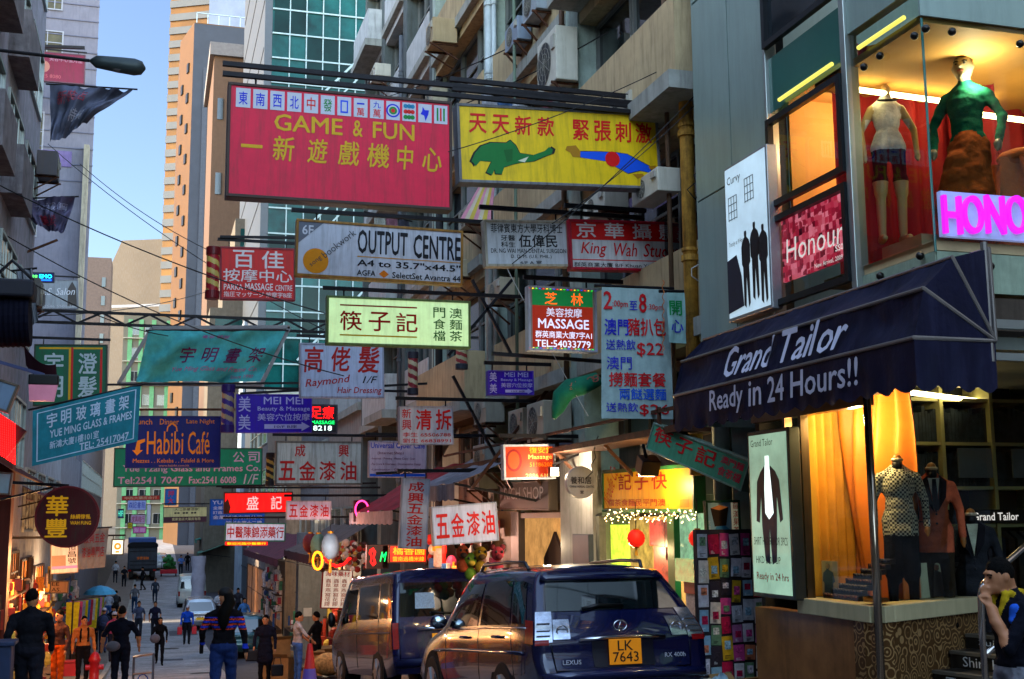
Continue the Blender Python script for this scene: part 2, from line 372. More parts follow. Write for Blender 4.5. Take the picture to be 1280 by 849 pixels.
spec = [(37.6, 45, 8.2, 'grey shophouse with lanterns and dried goods hung under its awning'), (45.1, 54, 11, 'slate tiled shophouse with a grey pillar beside the medicine shop'), (54.1, 64, 10.5, 'tan shophouse under the medicine shop sign'),
        (64.1, 76, 12, 'dull pink shophouse behind the parked silver car'), (100, 118, 13, 'dark grey shophouse beyond the white wrapped column'), (118.1, 140, 17, 'brownish shophouse at the far end of the right pavement')]
for i, (a, b, h, lb) in enumerate(spec): shophouse(lb, a, b, h, shop_cols[i], X=6.2 if i < 2 else 5.6)
# ------------------------------------------------------------------ left side of the street
XL = -3.1
lw = M('left_wall_near', '#8c8890', .8, var=.25, grime=.5, gcol='#201c20')
def left_row(label, ya, yb, h, col, floors=True, X=XL):
    t = thing('left_building', label, 'building', (X-4, (ya+yb)/2, gz(ya)-.5))
    t.name = 'tenement_building'
    zg = gz((ya+yb)/2); m = MB(); m.bb(X-9, X, ya, yb, min(gz(ya), gz(yb))-1, zg+h); m.build('wall', col, t, world=True)
    fz = 4.3; k = max(1, int((yb-ya)/3))
    while fz+2 < h:
        for i in range(k):
            window(t, planeX(X, ya+.4+i*(yb-ya)/k, zg+fz, 1), (yb-ya)/k-.8, 1.6, bars=(3, 2))
        fz += 2.9
    return t
left_row('tall dark tenement at the left edge with grimy boxed balconies', 14, 31.5, 20, lw)
left_row('plain tall tenement on the left, nearest the viewer', -30, 13.9, 12.5, M('left_wall_off', '#6a645c', .8, grime=.4))
left_row('low old shophouse on the left with tall shuttered windows above its awning', 31.6, 44, 8.3, M('left_wall_mid', '#8a8e96', .8, var=.2, grime=.6, gcol='#22222a'))
left_row('low grey shophouse on the left behind the round red sign', 44.1, 54.8, 7.6, M('left_wall_far', '#74747c', .8, grime=.5))
left_row('dim shophouse on the left beside the parked lorry', 72, 100, 12, M('left_wall_far2', '#5c5c66', .8, grime=.5), X=-4)
left_row('far grey tenement on the left past the parked lorry', 100.1, 135, 16, M('left_wall_far3', '#66687a', .8, grime=.5), X=-5.5)
# unseen back block, put behind the low left houses to stop the sun
t = thing('apartment_block', 'tall unseen block standing behind the low shophouses on the left', 'building', (-22, 42, 0))
m = MB(); m.bb(-30, -13, 31, 70, 0, 34); m.build('wall', M('unseen_back_block', '#70707a', .8), t, world=True)
# white building with purple band, its end wall facing us
YA = 55.0
cA = atY(111, 300, YA)
t = thing('apartment_block', 'white apartment block with a purple band and horizontal siding, left of the sky gap', 'building', (cA.x-4, YA, 0))
wA = M('white_siding', '#6c6a76', .75, var=.12, scale=2, grime=.4, gcol='#4a4650')
kb = (YA+14)/YA*1.08; m = MB(); m.prism([(cA.x-12, YA, -1), (cA.x, YA, -1), (cA.x*kb, YA+14, -1), (cA.x-13, YA+14, -1)], (0, 0, 41)); m.build('wall', wA, t, world=True)
def pxrect(px0, py0, px1, py1, Y): a = atY(px0, py1, Y); b = atY(px1, py0, Y); return a.x, b.x, a.z, b.z
x0, x1, z0, z1 = pxrect(0, 190, 90, 203, YA)
m = MB(); m.bb(x0-6, x1, YA-.05, YA, z0, z1); m.build('purple_band', M('purple_paint', '#6a5a86', .7, grime=.3), t, world=True)
for i in range(26):
    z = 21+i*.75; m = MB(); m.bb(cA.x-12, cA.x+.02, YA-.04, YA, z, z+.05); m.build('siding_line', M('siding_line', '#5c5c6c', .7), t, world=True)
for (a, b, c, d) in ((58, -20, 80, 12), (38, 40, 80, 66), (22, 140, 56, 188), (-20, 230, 12, 275), (14, 250, 48, 295)):
    x0, x1, z0, z1 = pxrect(a, b, c, d, YA); window(t, planeY(YA, x0, z0), x1-x0, z1-z0, M('pale_frame', '#8c8c94', .5), M('dull_yellow_curtain', '#4c4630', .4, var=.4, scale=2), bars=(2, 2))
m = MB(); x0, x1, z0, z1 = pxrect(92, 185, 111, 480, YA); m.bb(x0, x1+.05, YA-.5, YA, 0, z1); m.build('pipe_shaft', M('shaft_wall', '#8c8474', .8, grime=.5), t, world=True)
# ------------------------------------------------------------------ towers beyond
def tower(label, c, w, d, h, rotz, col, name='tower_block', z0=0):
    t = thing(name, label, 'building', (c[0], c[1], z0), rotz)
    m = MB(); m.bb(-w/2, w/2, -d/2, d/2, -3, h); m.build('wall', col, t, bevel=0); return t
def band(t, name, x0, x1, y, z0, z1, mat, side='front', out=.15):
    m = MB()
    if side == 'front': m.bb(x0, x1, y-out, y+.0, z0, z1)
    else: m.bb(y-out, y, x0, x1, z0, z1)
    return m.build(name, mat, t)
# glass tower
YG = 77.0; cg = atY(337, 200, YG); XG = cg.x
t = thing('glass_tower', 'teal glass office tower with white mullions behind the red arcade sign', 'building', (XG, YG, 0))
teal = M('teal_glass', '#0a3a3a', .1, .0, var=.85, scale=.3, spec=.16)
teald = M('teal_glass_dark', '#06201f', .1, .0, var=.6, scale=.3, spec=.12)
mull = M('white_mullion', '#80949a', .5)
m = MB(); m.bb(XG, XG+26, YG, YG+22, 0, 62); m.build('curtain_wall', teal, t, world=True)
m = MB()
for i in range(36): m.bb(XG, XG+26, YG-.12, YG, 4+i*1.7, 4.1+i*1.7)
for i in range(1, 24): m.bb(XG+i*1.1, XG+i*1.1+.07, YG-.1, YG, 0, 62)
m.build('mullion_grid', mull, t, world=True)
for i in range(6):
    for k in range(14):
        if (i*7+k*3+i*i) % 5 < 2: m = MB(); m.bb(XG+.12+i*2.2, XG+2.16+i*2.2, YG-.06, YG-.001, 4.15+k*3.4, 7.35+k*3.4); m.build('dark_panel', teald, t, world=True)
m = MB()                                                 # zig-zag bars put in for the diagonal reflections in the glass
for k in range(6):
    z = 8+k*8.2; m.bar((XG+2, YG-.15, z), (XG+9, YG-.15, z+7.8), .14); m.bar((XG+3.2, YG-.15, z), (XG+10.2, YG-.15, z+7.8), .1)
m.build('reflected_diagonal', mull, t, world=True)
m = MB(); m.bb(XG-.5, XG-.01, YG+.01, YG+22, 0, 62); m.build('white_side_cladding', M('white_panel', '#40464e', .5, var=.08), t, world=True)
m = MB()
for i in range(18): m.bb(XG-.54, XG-.5, YG+.3, YG+21, 3+i*3.4, 3.12+i*3.4)
m.build('panel_joint', M('joint_dark', '#3e444c', .6), t, world=True)
# beige stepped building, left of the glass tower
cb = atY(268, 70, 108); xr = cb.x
t = thing('stepped_tower', 'beige rendered tower with a flat cornice between the brown tower and the glass tower', 'building', (xr+4, 112, 0))
beige = M('beige_render', '#544032', .7, var=.12, grime=.25, gcol='#6a5444')
m = MB(); m.bb(xr, xr+10, 108, 122, 0, cb.z); m.build('wall', beige, t, world=True)
m = MB(); m.bb(xr-.4, xr+10.4, 107.6, 122.4, cb.z, cb.z+1.2); m.build('cornice', M('cornice_grey', '#6c6a6c', .7), t, world=True)
for i in range(5): 
    m = MB(); z = cb.z-4-i*7; m.bb(xr+.4, xr+.9, 107.9, 108, z-2, z); m.build('window', winglass, t, world=True)
# stepped lower white/teal terraces
ct = atY(266, 270, 92)
t = thing('terraced_block', 'cream stepped block with teal strip windows under the beige tower', 'building', (ct.x+3, 96, 0))
for i, (dx, py) in enumerate(((0, 385), (.9, 330), (1.7, 272))):
    zt = atY(280, py, 92).z; m = MB(); m.bb(ct.x+dx, ct.x+7, 92+i*.02, 99, -1 if i == 0 else 0, zt); m.build('terrace', M('terrace_white', '#5c564c', .7, grime=.3), t, world=True)
    m = MB(); m.bb(ct.x+dx+.4, ct.x+6.5, 91.93, 91.99, zt-2.3, zt-.8); m.build('strip_window', teal, t, world=True)
# brown tower
cbr = atY(243, 28, 150)
t = thing('brown_tower', 'narrow brown tower with tiny square windows and a railed roof, sunlit on its left flank', 'building', (cbr.x+5, 158, 0))
brown = M('brown_tile', '#4a3010', .6, var=.12, scale=.5); slate = M('shaded_face', '#2c313c', .6, var=.15, scale=.5)  # front face painted darker, as the tower's shaded side
cx3 = cbr.x-1.55
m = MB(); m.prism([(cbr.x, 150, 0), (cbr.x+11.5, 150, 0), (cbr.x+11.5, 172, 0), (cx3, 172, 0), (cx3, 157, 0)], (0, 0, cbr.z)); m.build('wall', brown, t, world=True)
m = MB(); m.bb(cbr.x+.01, cbr.x+11.49, 149.8, 150, 0, cbr.z-.2); m.build('front_face', slate, t, world=True)  # slate here is the darker paint for the tower's shaded side
m = MB(); m.bb(cbr.x+1.3, cbr.x+1.9, 149.65, 149.8, 0, cbr.z-6); m.build('pipe_duct', M('duct', '#363b46', .6), t, world=True)
for k in range(18):
    z = cbr.z-6-k*4
    if z < 8: break
    for fx in (.3, .7):
        m = MB(); m.box((cbr.x-1.55*fx-.03, 150+7*fx, z+.6-(2 if fx > .5 else 0)), (.3, .9, 1.2), Matrix.Rotation(.218, 3, 'Z')); m.build('window', black, t, world=True)
    m = MB(); m.bb(cbr.x+2.2, cbr.x+2.9, 149.7, 149.79, z, z+2.5); m.build('window', winglass, t, world=True)
    m = MB(); m.bb(cbr.x+5, cbr.x+8, 149.7, 149.79, z, z+1.8); m.build('window', winglass, t, world=True)
m = MB()
for i in range(9): m.bar((cbr.x+.3+i*1.35, 150.2, cbr.z), (cbr.x+.3+i*1.35, 150.2, cbr.z+1.4), .12)
m.bar((cbr.x+.3, 150.2, cbr.z+1.4), (cbr.x+11.2, 150.2, cbr.z+1.4), .12); m.build('roof_railing', frame_al, t, world=True)
# gold tower
cgd = atY(214, 0, 250); DD = 250
ang = math.radians(-28)
gold = M('gold_glass', '#5c3c10', .3, .3, var=.25, scale=.15); goldp = M('pale_band', '#44484c', .4, var=.1, scale=.3)
w = 34
t = thing('gold_tower', 'very tall tower banded in gold glass and pale spandrels, catching the low sun', 'building', (cgd.x, DD, 0), ang)
m = MB(); m.bb(0, w, 0, w, 0, 140); m.build('wall', gold, t)
for k in range(46):
    m = MB(); m.bb(-.05, w+.05, -.3, w, 4+k*2.95, 5.5+k*2.95); m.build('spandrel_band', goldp, t)
m = MB(); m.bb(9, w-.5, -.6, -.31, 100, 139); m.build('curtain_glass', M('pale_sky_glass', '#56647c', .2, 0, spec=.15, var=.3, scale=.1), t)
# tower with chamfered crown
crt = atY(172, 300, 270)
t = thing('crown_tower', 'pale tower with a chamfered crown, blank sunlit wall and dark balconies on its right', 'building', (crt.x, 270, 0), math.radians(-24))
wl = M('pale_render', '#544c42', .7, var=.12, scale=.12, grime=.2, gcol='#7a8490'); zt = crt.z
m = MB(); m.prism([(-6.6, 0, 0), (6.4, 0, 0), (6.4, 0, zt), (-3.6, 0, zt), (-6.6, 0, zt-7)], (0, 12, 0)); m.build('wall', wl, t)
m = MB(); m.bb(6.4, 10.6, 1.5, 12, 0, zt-1.5); m.build('balcony_wall', M('dark_wall', '#3c4250', .7), t)
for k in range(7):
    m = MB(); m.bb(6.42, 10.9, .7, 1.5, zt-5.5-k*4.2, zt-4.3-k*4.2); m.build('balcony', M('balcony_grey', '#6e7480', .7), t)
    m = MB(); m.ell((8.6, .9, zt-4.1-k*4.2), (1.7, .5, .7), 8, 5); m.build('balcony_plant', M('plant_green', '#2c5a34', .7, var=.5, scale=2), t)
m = MB(); m.cyl((5, 4, zt), (5, 4, zt+3), .6, .3); m.cyl((5, 4, zt+3), (5, 4, zt+11), .12, .05, 6); m.build('roof_mast', M('mast', '#a8a0a8', .5), t)
m = MB(); m.bb(-6.62, 6.42, -.06, 0, zt-15, zt-14.4); m.build('wall_groove', M('groove', '#7c8088', .7), t)
# little beige block at the left of the crown tower
cl = atY(124, 322, 210)
t = tower('slim beige block beside the white siding block, catching a patch of orange sun', (cl.x, 214), 4.0, 8, cl.z, 0, M('slim_beige', '#584a44', .7), 'slim_tower')
for k in range(8): band(t, 'window', .6, 1.2, -4, cl.z-5-k*3.2, cl.z-3.4-k*3.2, winglass)
# apartment block closing the street
x0, x1, z0, z1 = pxrect(143, 398, 252, 690, 165)
t = thing('apartment_block', 'cream apartment block with green stripes closing the far end of the street', 'building', ((x0+x1)/2, 165, z0))
m = MB(); m.bb(x0, x1, 165, 176, 0, z1); m.build('wall', M('apartment_cream', '#605f54', .7, var=.1, scale=.5, grime=.3, gcol='#5a5a50'), t, world=True)
for xx in (.06, .2, .36, .55, .74, .9):
    m = MB(); X = x0+(x1-x0)*xx; m.bb(X, X+.55, 164.9, 165, 0, z1-.5); m.build('green_stripe', M('stripe_green', '#5a9468', .6), t, world=True)
for k in range(9):
    z = z1-2.6-k*3.1
    for i in range(5):
        X = x0+.9+i*(x1-x0-.8)/5
        window(t, planeY(165, X, z), 1.35, 1.4, M('pale_frame2', '#8a8c8c', .5), bars=(2, 1))
    m = MB(); m.bb(x0+.02, x1-.02, 164.55, 164.9, z-.5, z-.38); m.build('window_ledge', M('ledge', '#9c9a8c', .7), t, world=True)
# white block behind the banner, right of it
x0, x1, z0, z1 = pxrect(298, 402, 348, 690, 86)
t = thing('small_block', 'pale blue rendered block behind the ragged teal banner', 'building', ((x0+x1)/2, 88, z0))
m = MB(); m.bb(x0, x1, 86, 90, 0, z1); m.build('wall', M('pale_blue_render', '#8c9cac', .7, var=.15, scale=.6, grime=.4, gcol='#3a4450'), t, world=True)
for k in range(3):
    for i in range(3): window(t, planeY(86, x0+.5+i*(x1-x0)/3, z1-3.2-k*3), (x1-x0)/3-.8, 1.7, bars=(2, 2))

# the street behind the viewer, seen only as reflections and shade
for lb, x0, x1, y0, y1, h in (('plain tall block across the side street on the right', 14.5, 24, -2, 22, 22), ('plain corner block behind the viewer on the right', 9.5, 18, -40, -4, 13), ('plain block closing the street behind the viewer', -14, 16, -75, -62, 16)):
    t = thing('apartment_block', lb, 'building', ((x0+x1)/2, (y0+y1)/2, 4)); m = MB(); m.bb(x0, x1, y0, y1, 3, 4+h); m.build('wall', shop_cols[1], t, world=True)
    for k in range(4):
        m = MB(); m.bb(x0-.05, x1+.05, y0+.5, y1+.05, 6.5+k*2.9, 8.1+k*2.9); m.build('window_band', winglass, t, world=True)

for i, (x, y) in enumerate(((1.2, 17.5), (.3, 30), (1.6, 39), (3.2, 26), (.8, 52))):
    t = thing('manhole_cover', 'round iron manhole cover set in the concrete lane', 'manhole', (x, y, gz(y)+.006), group='manhole covers'); m = MB(); m.cyl((0, 0, -.01), (0, 0, .006), .33, n=24); m.build('plate', M('iron_plate', '#2c2a2a', .6, .5, var=.3, scale=14), t); m = MB(); m.lathe([(.33, .004), (.39, .004)], (0, 0, 0), 24); m.build('rim', M('iron_rim', '#3c3a38', .6, .4), t)
# ------------------------------------------------------------------ figures: one continuous remeshed body, hair and faces as parts
SKIN = M('skin', '#a06a48', .5, var=.08, scale=10)
HAIR = M('black_hair', '#080706', .75, spec=.06, var=.3, scale=60, bump=.5, bscale=120)
def cloth(c, rough=.9): return M('cloth_'+c, c, rough, var=.35, scale=9, bump=.5, bscale=24, spec=.08)
def remesh_union(prims, vox, smooth=6):
    mb = MB()
    for p in prims:
        if p[0] == 'e': mb.ell(p[1], p[2], 14, 10)
        else:
            _, a, ra, b, rb = p[:5]; a = Vector(a); b = Vector(b)
            mb.ell(a, (ra,)*3, 10, 8); mb.ell(b, (rb,)*3, 10, 8)
            if (b-a).length > 1e-5: mb.cyl(a, b, ra, rb, 12)
    me = bpy.data.meshes.new('r'); me.from_pydata([tuple(v) for v in mb.v], [], mb.f); o = bpy.data.objects.new('r', me); COL.objects.link(o)
    r = o.modifiers.new('r', 'REMESH'); r.mode = 'VOXEL'; r.voxel_size = vox
    s = o.modifiers.new('s', 'SMOOTH'); s.factor = .5; s.iterations = smooth
    out = bpy.data.meshes.new_from_object(o.evaluated_get(bpy.context.evaluated_depsgraph_get()))
    bpy.data.objects.remove(o); bpy.data.meshes.remove(me); return out
def prim_dist(C, p):
    if p[0] == 'e':
        c = np.array(p[1]); r = np.array(p[2]); q = (C-c)/r; return (np.linalg.norm(q, axis=1)-1)*r.min()
    a = np.array(p[1]); b = np.array(p[3]); d = b-a; L = max(d@d, 1e-9); t = np.clip((C-a)@d/L, 0, 1)
    return np.linalg.norm(C-(a+t[:, None]*d), axis=1)-(p[2]+(p[4]-p[2])*t)
def skel(P):
    """joints of a 1.72 m adult facing +Y; P overrides"""
    J = dict(lean=0, head=(0, .02, 1.60), headyaw=0, headpitch=0,
             kneeL=(-.10, .02, .49), ankL=(-.10, 0, .08), kneeR=(.10, .02, .49), ankR=(.10, 0, .08),
             elbL=(-.25, -.03, 1.14), wriL=(-.27, .06, .89), elbR=(.25, -.03, 1.14), wriR=(.27, .06, .89))
    J.update(P); return J
def body_prims(J, top='top', legs='legs', sleeves='top', forearm='skin', bulk=1.0, coat=0, flare=1, hoodie=False, fingers=False, lower='legs'):
    b = bulk; pr = []
    def cap(a, ra, c, rc, k): pr.append(('c', a, ra, c, rc, k))
    def el(c, r, k): pr.append(('e', c, r, k))
    el((0, 0, 1.27), (.168*b, .118*b, .20), top); el((0, .0, 1.08), (.145*b, .11*b, .17), top); el((0, -.01, .955), (.168*b, .125*b, .12), top if coat else legs)
    el((0, -.005, 1.0), (.165*b, .12*b, .08), top)
    cap((-.14*b, -.01, 1.365), .062*b, (.14*b, -.01, 1.365), .062*b, top); cap((-.13*b, -.015, 1.385), .045, (0, -.02, 1.47), .05, top); cap((.13*b, -.015, 1.385), .045, (0, -.02, 1.47), .05, top); cap((0, -.02, 1.43), .075, (0, 0, 1.47), .058, top)
    cap((0, 0, 1.46), .052, (0, .015, 1.55), .05, 'skin')
    h = J['head']; el(h, (.078, .098, .118), 'skin'); el((h[0], h[1]+.03, h[2]-.06), (.058, .068, .06), 'skin')
    for s, k in ((-1, 'L'), (1, 'R')):
        sh = (s*.178*b, -.01, 1.36); e = J['elb'+k]; w = J['wri'+k]
        cap(sh, .058*b, e, .045*b, sleeves)
        cap(e, .043*b, w, .034 if forearm == 'skin' else .038*b, forearm)
        e_, w_ = Vector(e), Vector(w); d = (w_-e_).normalized(); hp = w_+d*.055; 
        el(tuple(hp), (.03, .035, .048), 'skin')
        hd = J.get('hand'+k, None)
        if fingers:
            side = d.cross(Vector((s, 0, 0.2))).normalized(); up = side.cross(d).normalized()
            for q, (off, ln) in enumerate(((-.027, .062), (-.009, .072), (.009, .067), (.026, .05))):
                base = w_+d*.085+side*off; mid = base+d*ln*.55+up*.012*(-s); tip = mid+d*ln*.4+up*.022*(-s)
                cap(tuple(base), .0098, tuple(mid), .009, 'skin'); cap(tuple(mid), .009, tuple(tip), .0075, 'skin')
            tb = w_+d*.03-side*.028; tm = tb-side*.022+d*.035; cap(tuple(tb), .013, tuple(tm), .011, 'skin'); cap(tuple(tm), .0105, tuple(tm+d*.03), .008, 'skin')
        else:
            cap(tuple(hp), .026, tuple(hp+d*.055+Vector((0, .01, 0))), .016, 'skin')
        hip = (s*.088, 0, .93); kn = J['knee'+k]; an = J['ank'+k]
        cap(hip, .096*b, kn, .066*b, legs); cap(kn, .064*b, (an[0], an[1], an[2]+.03), .05*b, lower)
        if lower == 'skin': cap((an[0], an[1], an[2]+.1), .042, an, .036, 'skin')
        cap((an[0], an[1]-.03, max(an[2]-.03, .045)), .043, (an[0]+s*.02, an[1]+.15, max(an[2]-.05, .036)), .034, 'shoes')
    if coat:
        n = 5
        for q in range(n):
            z = .98-(.98-coat)*q/(n-1); w = (.135+.04*q/(n-1))*flare
            cap((-.06*b*flare, 0, z), (w-.03)*b, (.06*b*flare, 0, z), (w-.03)*b, top)
    return pr
_fig = {}
def figure(label, loc, yaw, H=1.72, P={}, colours={}, hair='short', haircol=None, vox=.02, cat='person', stripes=None, name='person', face=True, mats=None, headless=False, group=None, tiltx=0, extra=[], zcuts=None, **kw):
    J = skel(P); pr = body_prims(J, **kw) + list(extra)
    if headless: pr = [p for p in pr if not (p[0] == 'e' and p[1][2] > 1.5)]
    h = J['head']; hy = J['headyaw']; hp = J['headpitch']
    RH = Matrix.Translation(Vector(h)) @ Matrix.Rotation(hy, 4, 'Z') @ Matrix.Rotation(hp, 4, 'X')
    if not headless:
        if face:
            n0 = RH @ Vector((0, .092, .005)); n1 = RH @ Vector((0, .117, -.022)); pr.append(('c', tuple(n0), .012, tuple(n1), .014, 'skin'))
            for s in (-1, 1):
                e0 = RH @ Vector((s*.079, -.005, .0)); pr.append(('e', tuple(e0), (.013, .022, .033), 'skin'))
            c0 = RH @ Vector((0, .085, -.088)); pr.append(('e', tuple(c0), (.028, .025, .022), 'skin'))
            b0 = RH @ Vector((-.03, .085, .035)); b1 = RH @ Vector((.03, .085, .035)); pr.append(('c', tuple(b0), .014, tuple(b1), .014, 'skin'))
    me = remesh_union(pr, vox, 4 if vox > .012 else 3)
    keys = []; 
    for p in pr:
        if p[-1] not in keys: keys.append(p[-1])
    mm = dict(skin=SKIN, shoes=cloth('#15120f'), top=cloth('#202028'), legs=cloth('#1c1e26')); mm.update({k: (cloth(v) if isinstance(v, str) else v) for k, v in colours.items()})
    if stripes:
        for q, (z0, z1, c) in enumerate(stripes): keys.append('stripe%d' % q); mm['stripe%d' % q] = cloth(c)
    wr = .012 if vox < .02 else .008                         # cloth folds pressed into the surface
    nv_ = [(v.co.copy(), v.normal.copy()) for v in me.vertices]
    for v, (c_, n_) in zip(me.vertices, nv_):
        if c_.z < 1.44 and c_.z > .1 and abs(c_.x) < .5: v.co = c_+n_*wr*((mnoise.noise(Vector((c_.x*7+c_.z*5, c_.y*7, c_.z*13+h[0]*9+loc[0])))+.5*mnoise.noise(Vector((c_.x*16, c_.y*16-c_.z*8, c_.z*20)))) if not headless else .3*mnoise.noise(Vector((c_.x*6, c_.y*6, c_.z*5))))
    C = np.array([f.center[:] for f in me.polygons]); D = np.stack([prim_dist(C, p) for p in pr]); best = D.argmin(0)
    me.materials.clear()
    for k in keys: me.materials.append(mm[k])
    idx = [keys.index(pr[b][-1]) for b in best]
    if zcuts:                                            # straight garment hems
        for i, b in enumerate(best):
            if abs(C[i][0]) < .215 and C[i][2] < 1.25 and pr[b][-1] != 'shoes':
                for z_, k_ in zcuts:
                    if C[i][2] >= z_:
                        if k_ in keys: idx[i] = keys.index(k_)
                        break
    if stripes:
        for i, b in enumerate(best):
            if pr[b][-1] in ('top',):
                for q, (z0, z1, c) in enumerate(stripes):
                    if z0 <= C[i][2] < z1: idx[i] = keys.index('stripe%d' % q)
    me.polygons.foreach_set('material_index', idx); me.polygons.foreach_set('use_smooth', [True]*len(me.polygons)); me.update()
    s = H/1.72
    mat = Matrix.Translation(Vector(loc)) @ Matrix.Rotation(yaw, 4, 'Z') @ Matrix.Rotation(tiltx, 4, 'X') @ Matrix.Scale(s, 4)
    t = thing(name, label, cat, group=group, mat=mat)
    me.name = 'body'; link('body', me, t)
    if not headless:
        hm = haircol or HAIR; mb = MB()
        def hp_(v): return RH @ Vector(v)
        if hair != 'bald':
            vs = []; n = 36; m_ = 18
            def hf(u, v):
                th = 2*math.pi*u; ph = v*math.pi*(.60-.20*max(0, math.sin(th))-.04*abs(math.cos(th)))
                x = math.sin(ph)*math.cos(th); y = math.sin(ph)*math.sin(th); z = math.cos(ph)
                fr = max(0, y)                           # front hairline is higher than the nape
                r = 1+(.07*mnoise.noise(Vector((x*4, y*4, z*4+h[0])))+.06*mnoise.noise(Vector((x*13, y*13, z*9))))*(1-.5*v)-.14*v**6
                return hp_((x*.086*r, (y*.105-.008)*r, z*.128*r+.006))
            mb.grid(hf, n, m_)
            hm_o = mb.build('hair', hm, t, smooth=True)
            if hair == 'long':
                l = MB(); l.tube([hp_((0, -.06, .03)), hp_((0, -.10, -.06)), Vector((h[0]*.7, -.125, 1.40)), Vector((h[0]*.5, -.13, 1.27)), Vector((h[0]*.5, -.12, 1.17))], [.07, .08, .085, .07, .02], 12)
                l.build('hair', hm, t, smooth=True)
            if hair == 'tail':
                l = MB(); l.tube([hp_((0, -.09, .0)), hp_((0, -.14, -.05)), Vector((.02, -.15, 1.40)), Vector((.05, -.14, 1.27))], [.035, .05, .04, .012], 10); l.build('hair', hm, t, smooth=True)
            if hair == 'cap':
                l = MB(); l.ell(hp_((0, -.005, .055)), (.094, .112, .085), 14, 8); l.ell(hp_((0, .1, .045)), (.07, .08, .012), 12, 6); l.build('cap', colours.get('capm') or cloth('#98949c'), t, smooth=True)
        if face:
            for sx in (-1, 1):
                e = MB(); e.ell(hp_((sx*.031, .088, .008)), (.013, .008, .006), 8, 6); e.build('eye', M('eye_dark', '#0c0808', .2), t, smooth=True)
                e = MB(); e.tube([hp_((sx*.015, .097, .028)), hp_((sx*.035, .095, .031)), hp_((sx*.052, .083, .026))], .005, 6); e.build('eyebrow', HAIR, t)
            e = MB(); e.tube([hp_((-.024, .094, -.05)), hp_((0, .103, -.048)), hp_((.024, .094, -.05))], .0055, 6); e.build('mouth', M('lip', '#7a3c34', .4), t)
    return t
# ------------------------------------------------------------------ tailor's building, near right
XT = 5.8
def rX(tl, tr, br, bl, X=XT):
    p = [atX(*q, X) for q in (tl, tr, br, bl)]
    return (p[0].y+p[3].y)/2, (p[1].y+p[2].y)/2, (p[2].z+p[3].z)/2, (p[0].z+p[1].z)/2     # y far, y near, z0, z1
TB = thing('tailor_building', 'glazed corner building with mint cladding and lit display windows above the navy awning', 'building', (7.5, 10, gz(10)))
clad = M('mint_cladding', '#7d9088', .35, .2, var=.08, scale=1.2, grime=.25, gcol='#4a5650', spec=.6)
silver = M('silver_mullion', '#9aa09c', .3, .7, var=.08)
tealp = M('teal_spandrel', '#28584f', .12, .1, var=.15, scale=1.0, spec=.8)
yA = 12.1; yB = atX(963, 200, XT).y; yC = atX(1062, 200, XT).y; yD = 7.9
def bbT(name, mat, x0, x1, y0, y1, z0, z1, par=None, bevel=0):
    m = MB(); m.bb(x0, x1, y0, y1, z0, z1); return m.build(name, mat, par or TB, world=True, bevel=bevel)
yJ = atX(914, 200, XT).y
for a, b in ((yA, yJ), (yJ-.02, yB)):
    zj = 9.55
    bbT('cladding_panel', clad, XT, XT+.1, b+.0, a, 7.05, zj-.01); bbT('cladding_panel', clad, XT, XT+.1, b, a, zj+.01, 11.9); bbT('cladding_panel', clad, XT, XT+.1, b, a, 11.93, 15)
bbT('backing_wall', M('dark_backing', '#15181a', .8), XT+.11, XT+.2, yB, yA, 7.05, 15)
bbT('party_wall', clad, XT, 9, yA+.001, yA+.02, 7.0, 15)
ff = lambda y0, z0: planeX(XT, y0, z0)
navy_f = M('black_frame', '#17191c', .35, .4, var=.1)
clear = glassM('clear_glass', '#e0ecea', .01, .10, .6)
# window rows
a, b, z0, z1 = rX((968, 65), (1054, 6.5), (1056, 83), (971, 133)); a = yB-.02; b = yC+.02
zs = z0; ze = z1
bbT('spandrel_panel', tealp, XT+.01, XT+.08, b, a, zs, ze)
wm0 = rX((965, 148), (1056, 94), (1062, 217), (970, 258)); window(TB, ff(a, wm0[2]), a-b, wm0[3]-wm0[2], navy_f, clear)
wh0 = rX((970, 272), (1063, 228), (1070, 355), (975, 380)); window(TB, ff(a, wh0[2]), a-b, wh0[3]-wh0[2]-.0, navy_f, clear)
wt0 = ze+.1; window(TB, ff(a, wt0), a-b, 1.3, navy_f, winglass)
bbT('mullion', silver, XT-.03, XT+.1, yC-.06, yC+.02, 7.05, 15, bevel=.006); bbT('mullion', silver, XT-.03, XT+.1, yB-.02, yB+.03, 7.05, 15, bevel=.006)
bbT('upper_cladding', clad, XT+.001, XT+.1, yD+.0, yC-.06, zs+.25, 15)
bbT('upper_cladding', clad, XT, 9.5, yD-.02, yD, atY(1165, 22, yD).z, 15)
# light reflections on the glossy panels, made as thin glowing yellow rods
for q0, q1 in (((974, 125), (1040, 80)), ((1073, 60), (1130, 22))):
    p, q = atX(*q0, XT-.03), atX(*q1, XT-.03); m = MB(); m.cyl(p, q, .02); tag(m.build('reflection_streak', M('streak_yellow', '#b0a848', .3, emit=.3, var=0), None), 'glowing yellow streak imitating a reflection across the teal panel over the lit window' if q0[0] < 1000 else 'glowing yellow streak imitating a reflection on the cladding above the headless mannequin', 'light', 'yellow reflection streaks')
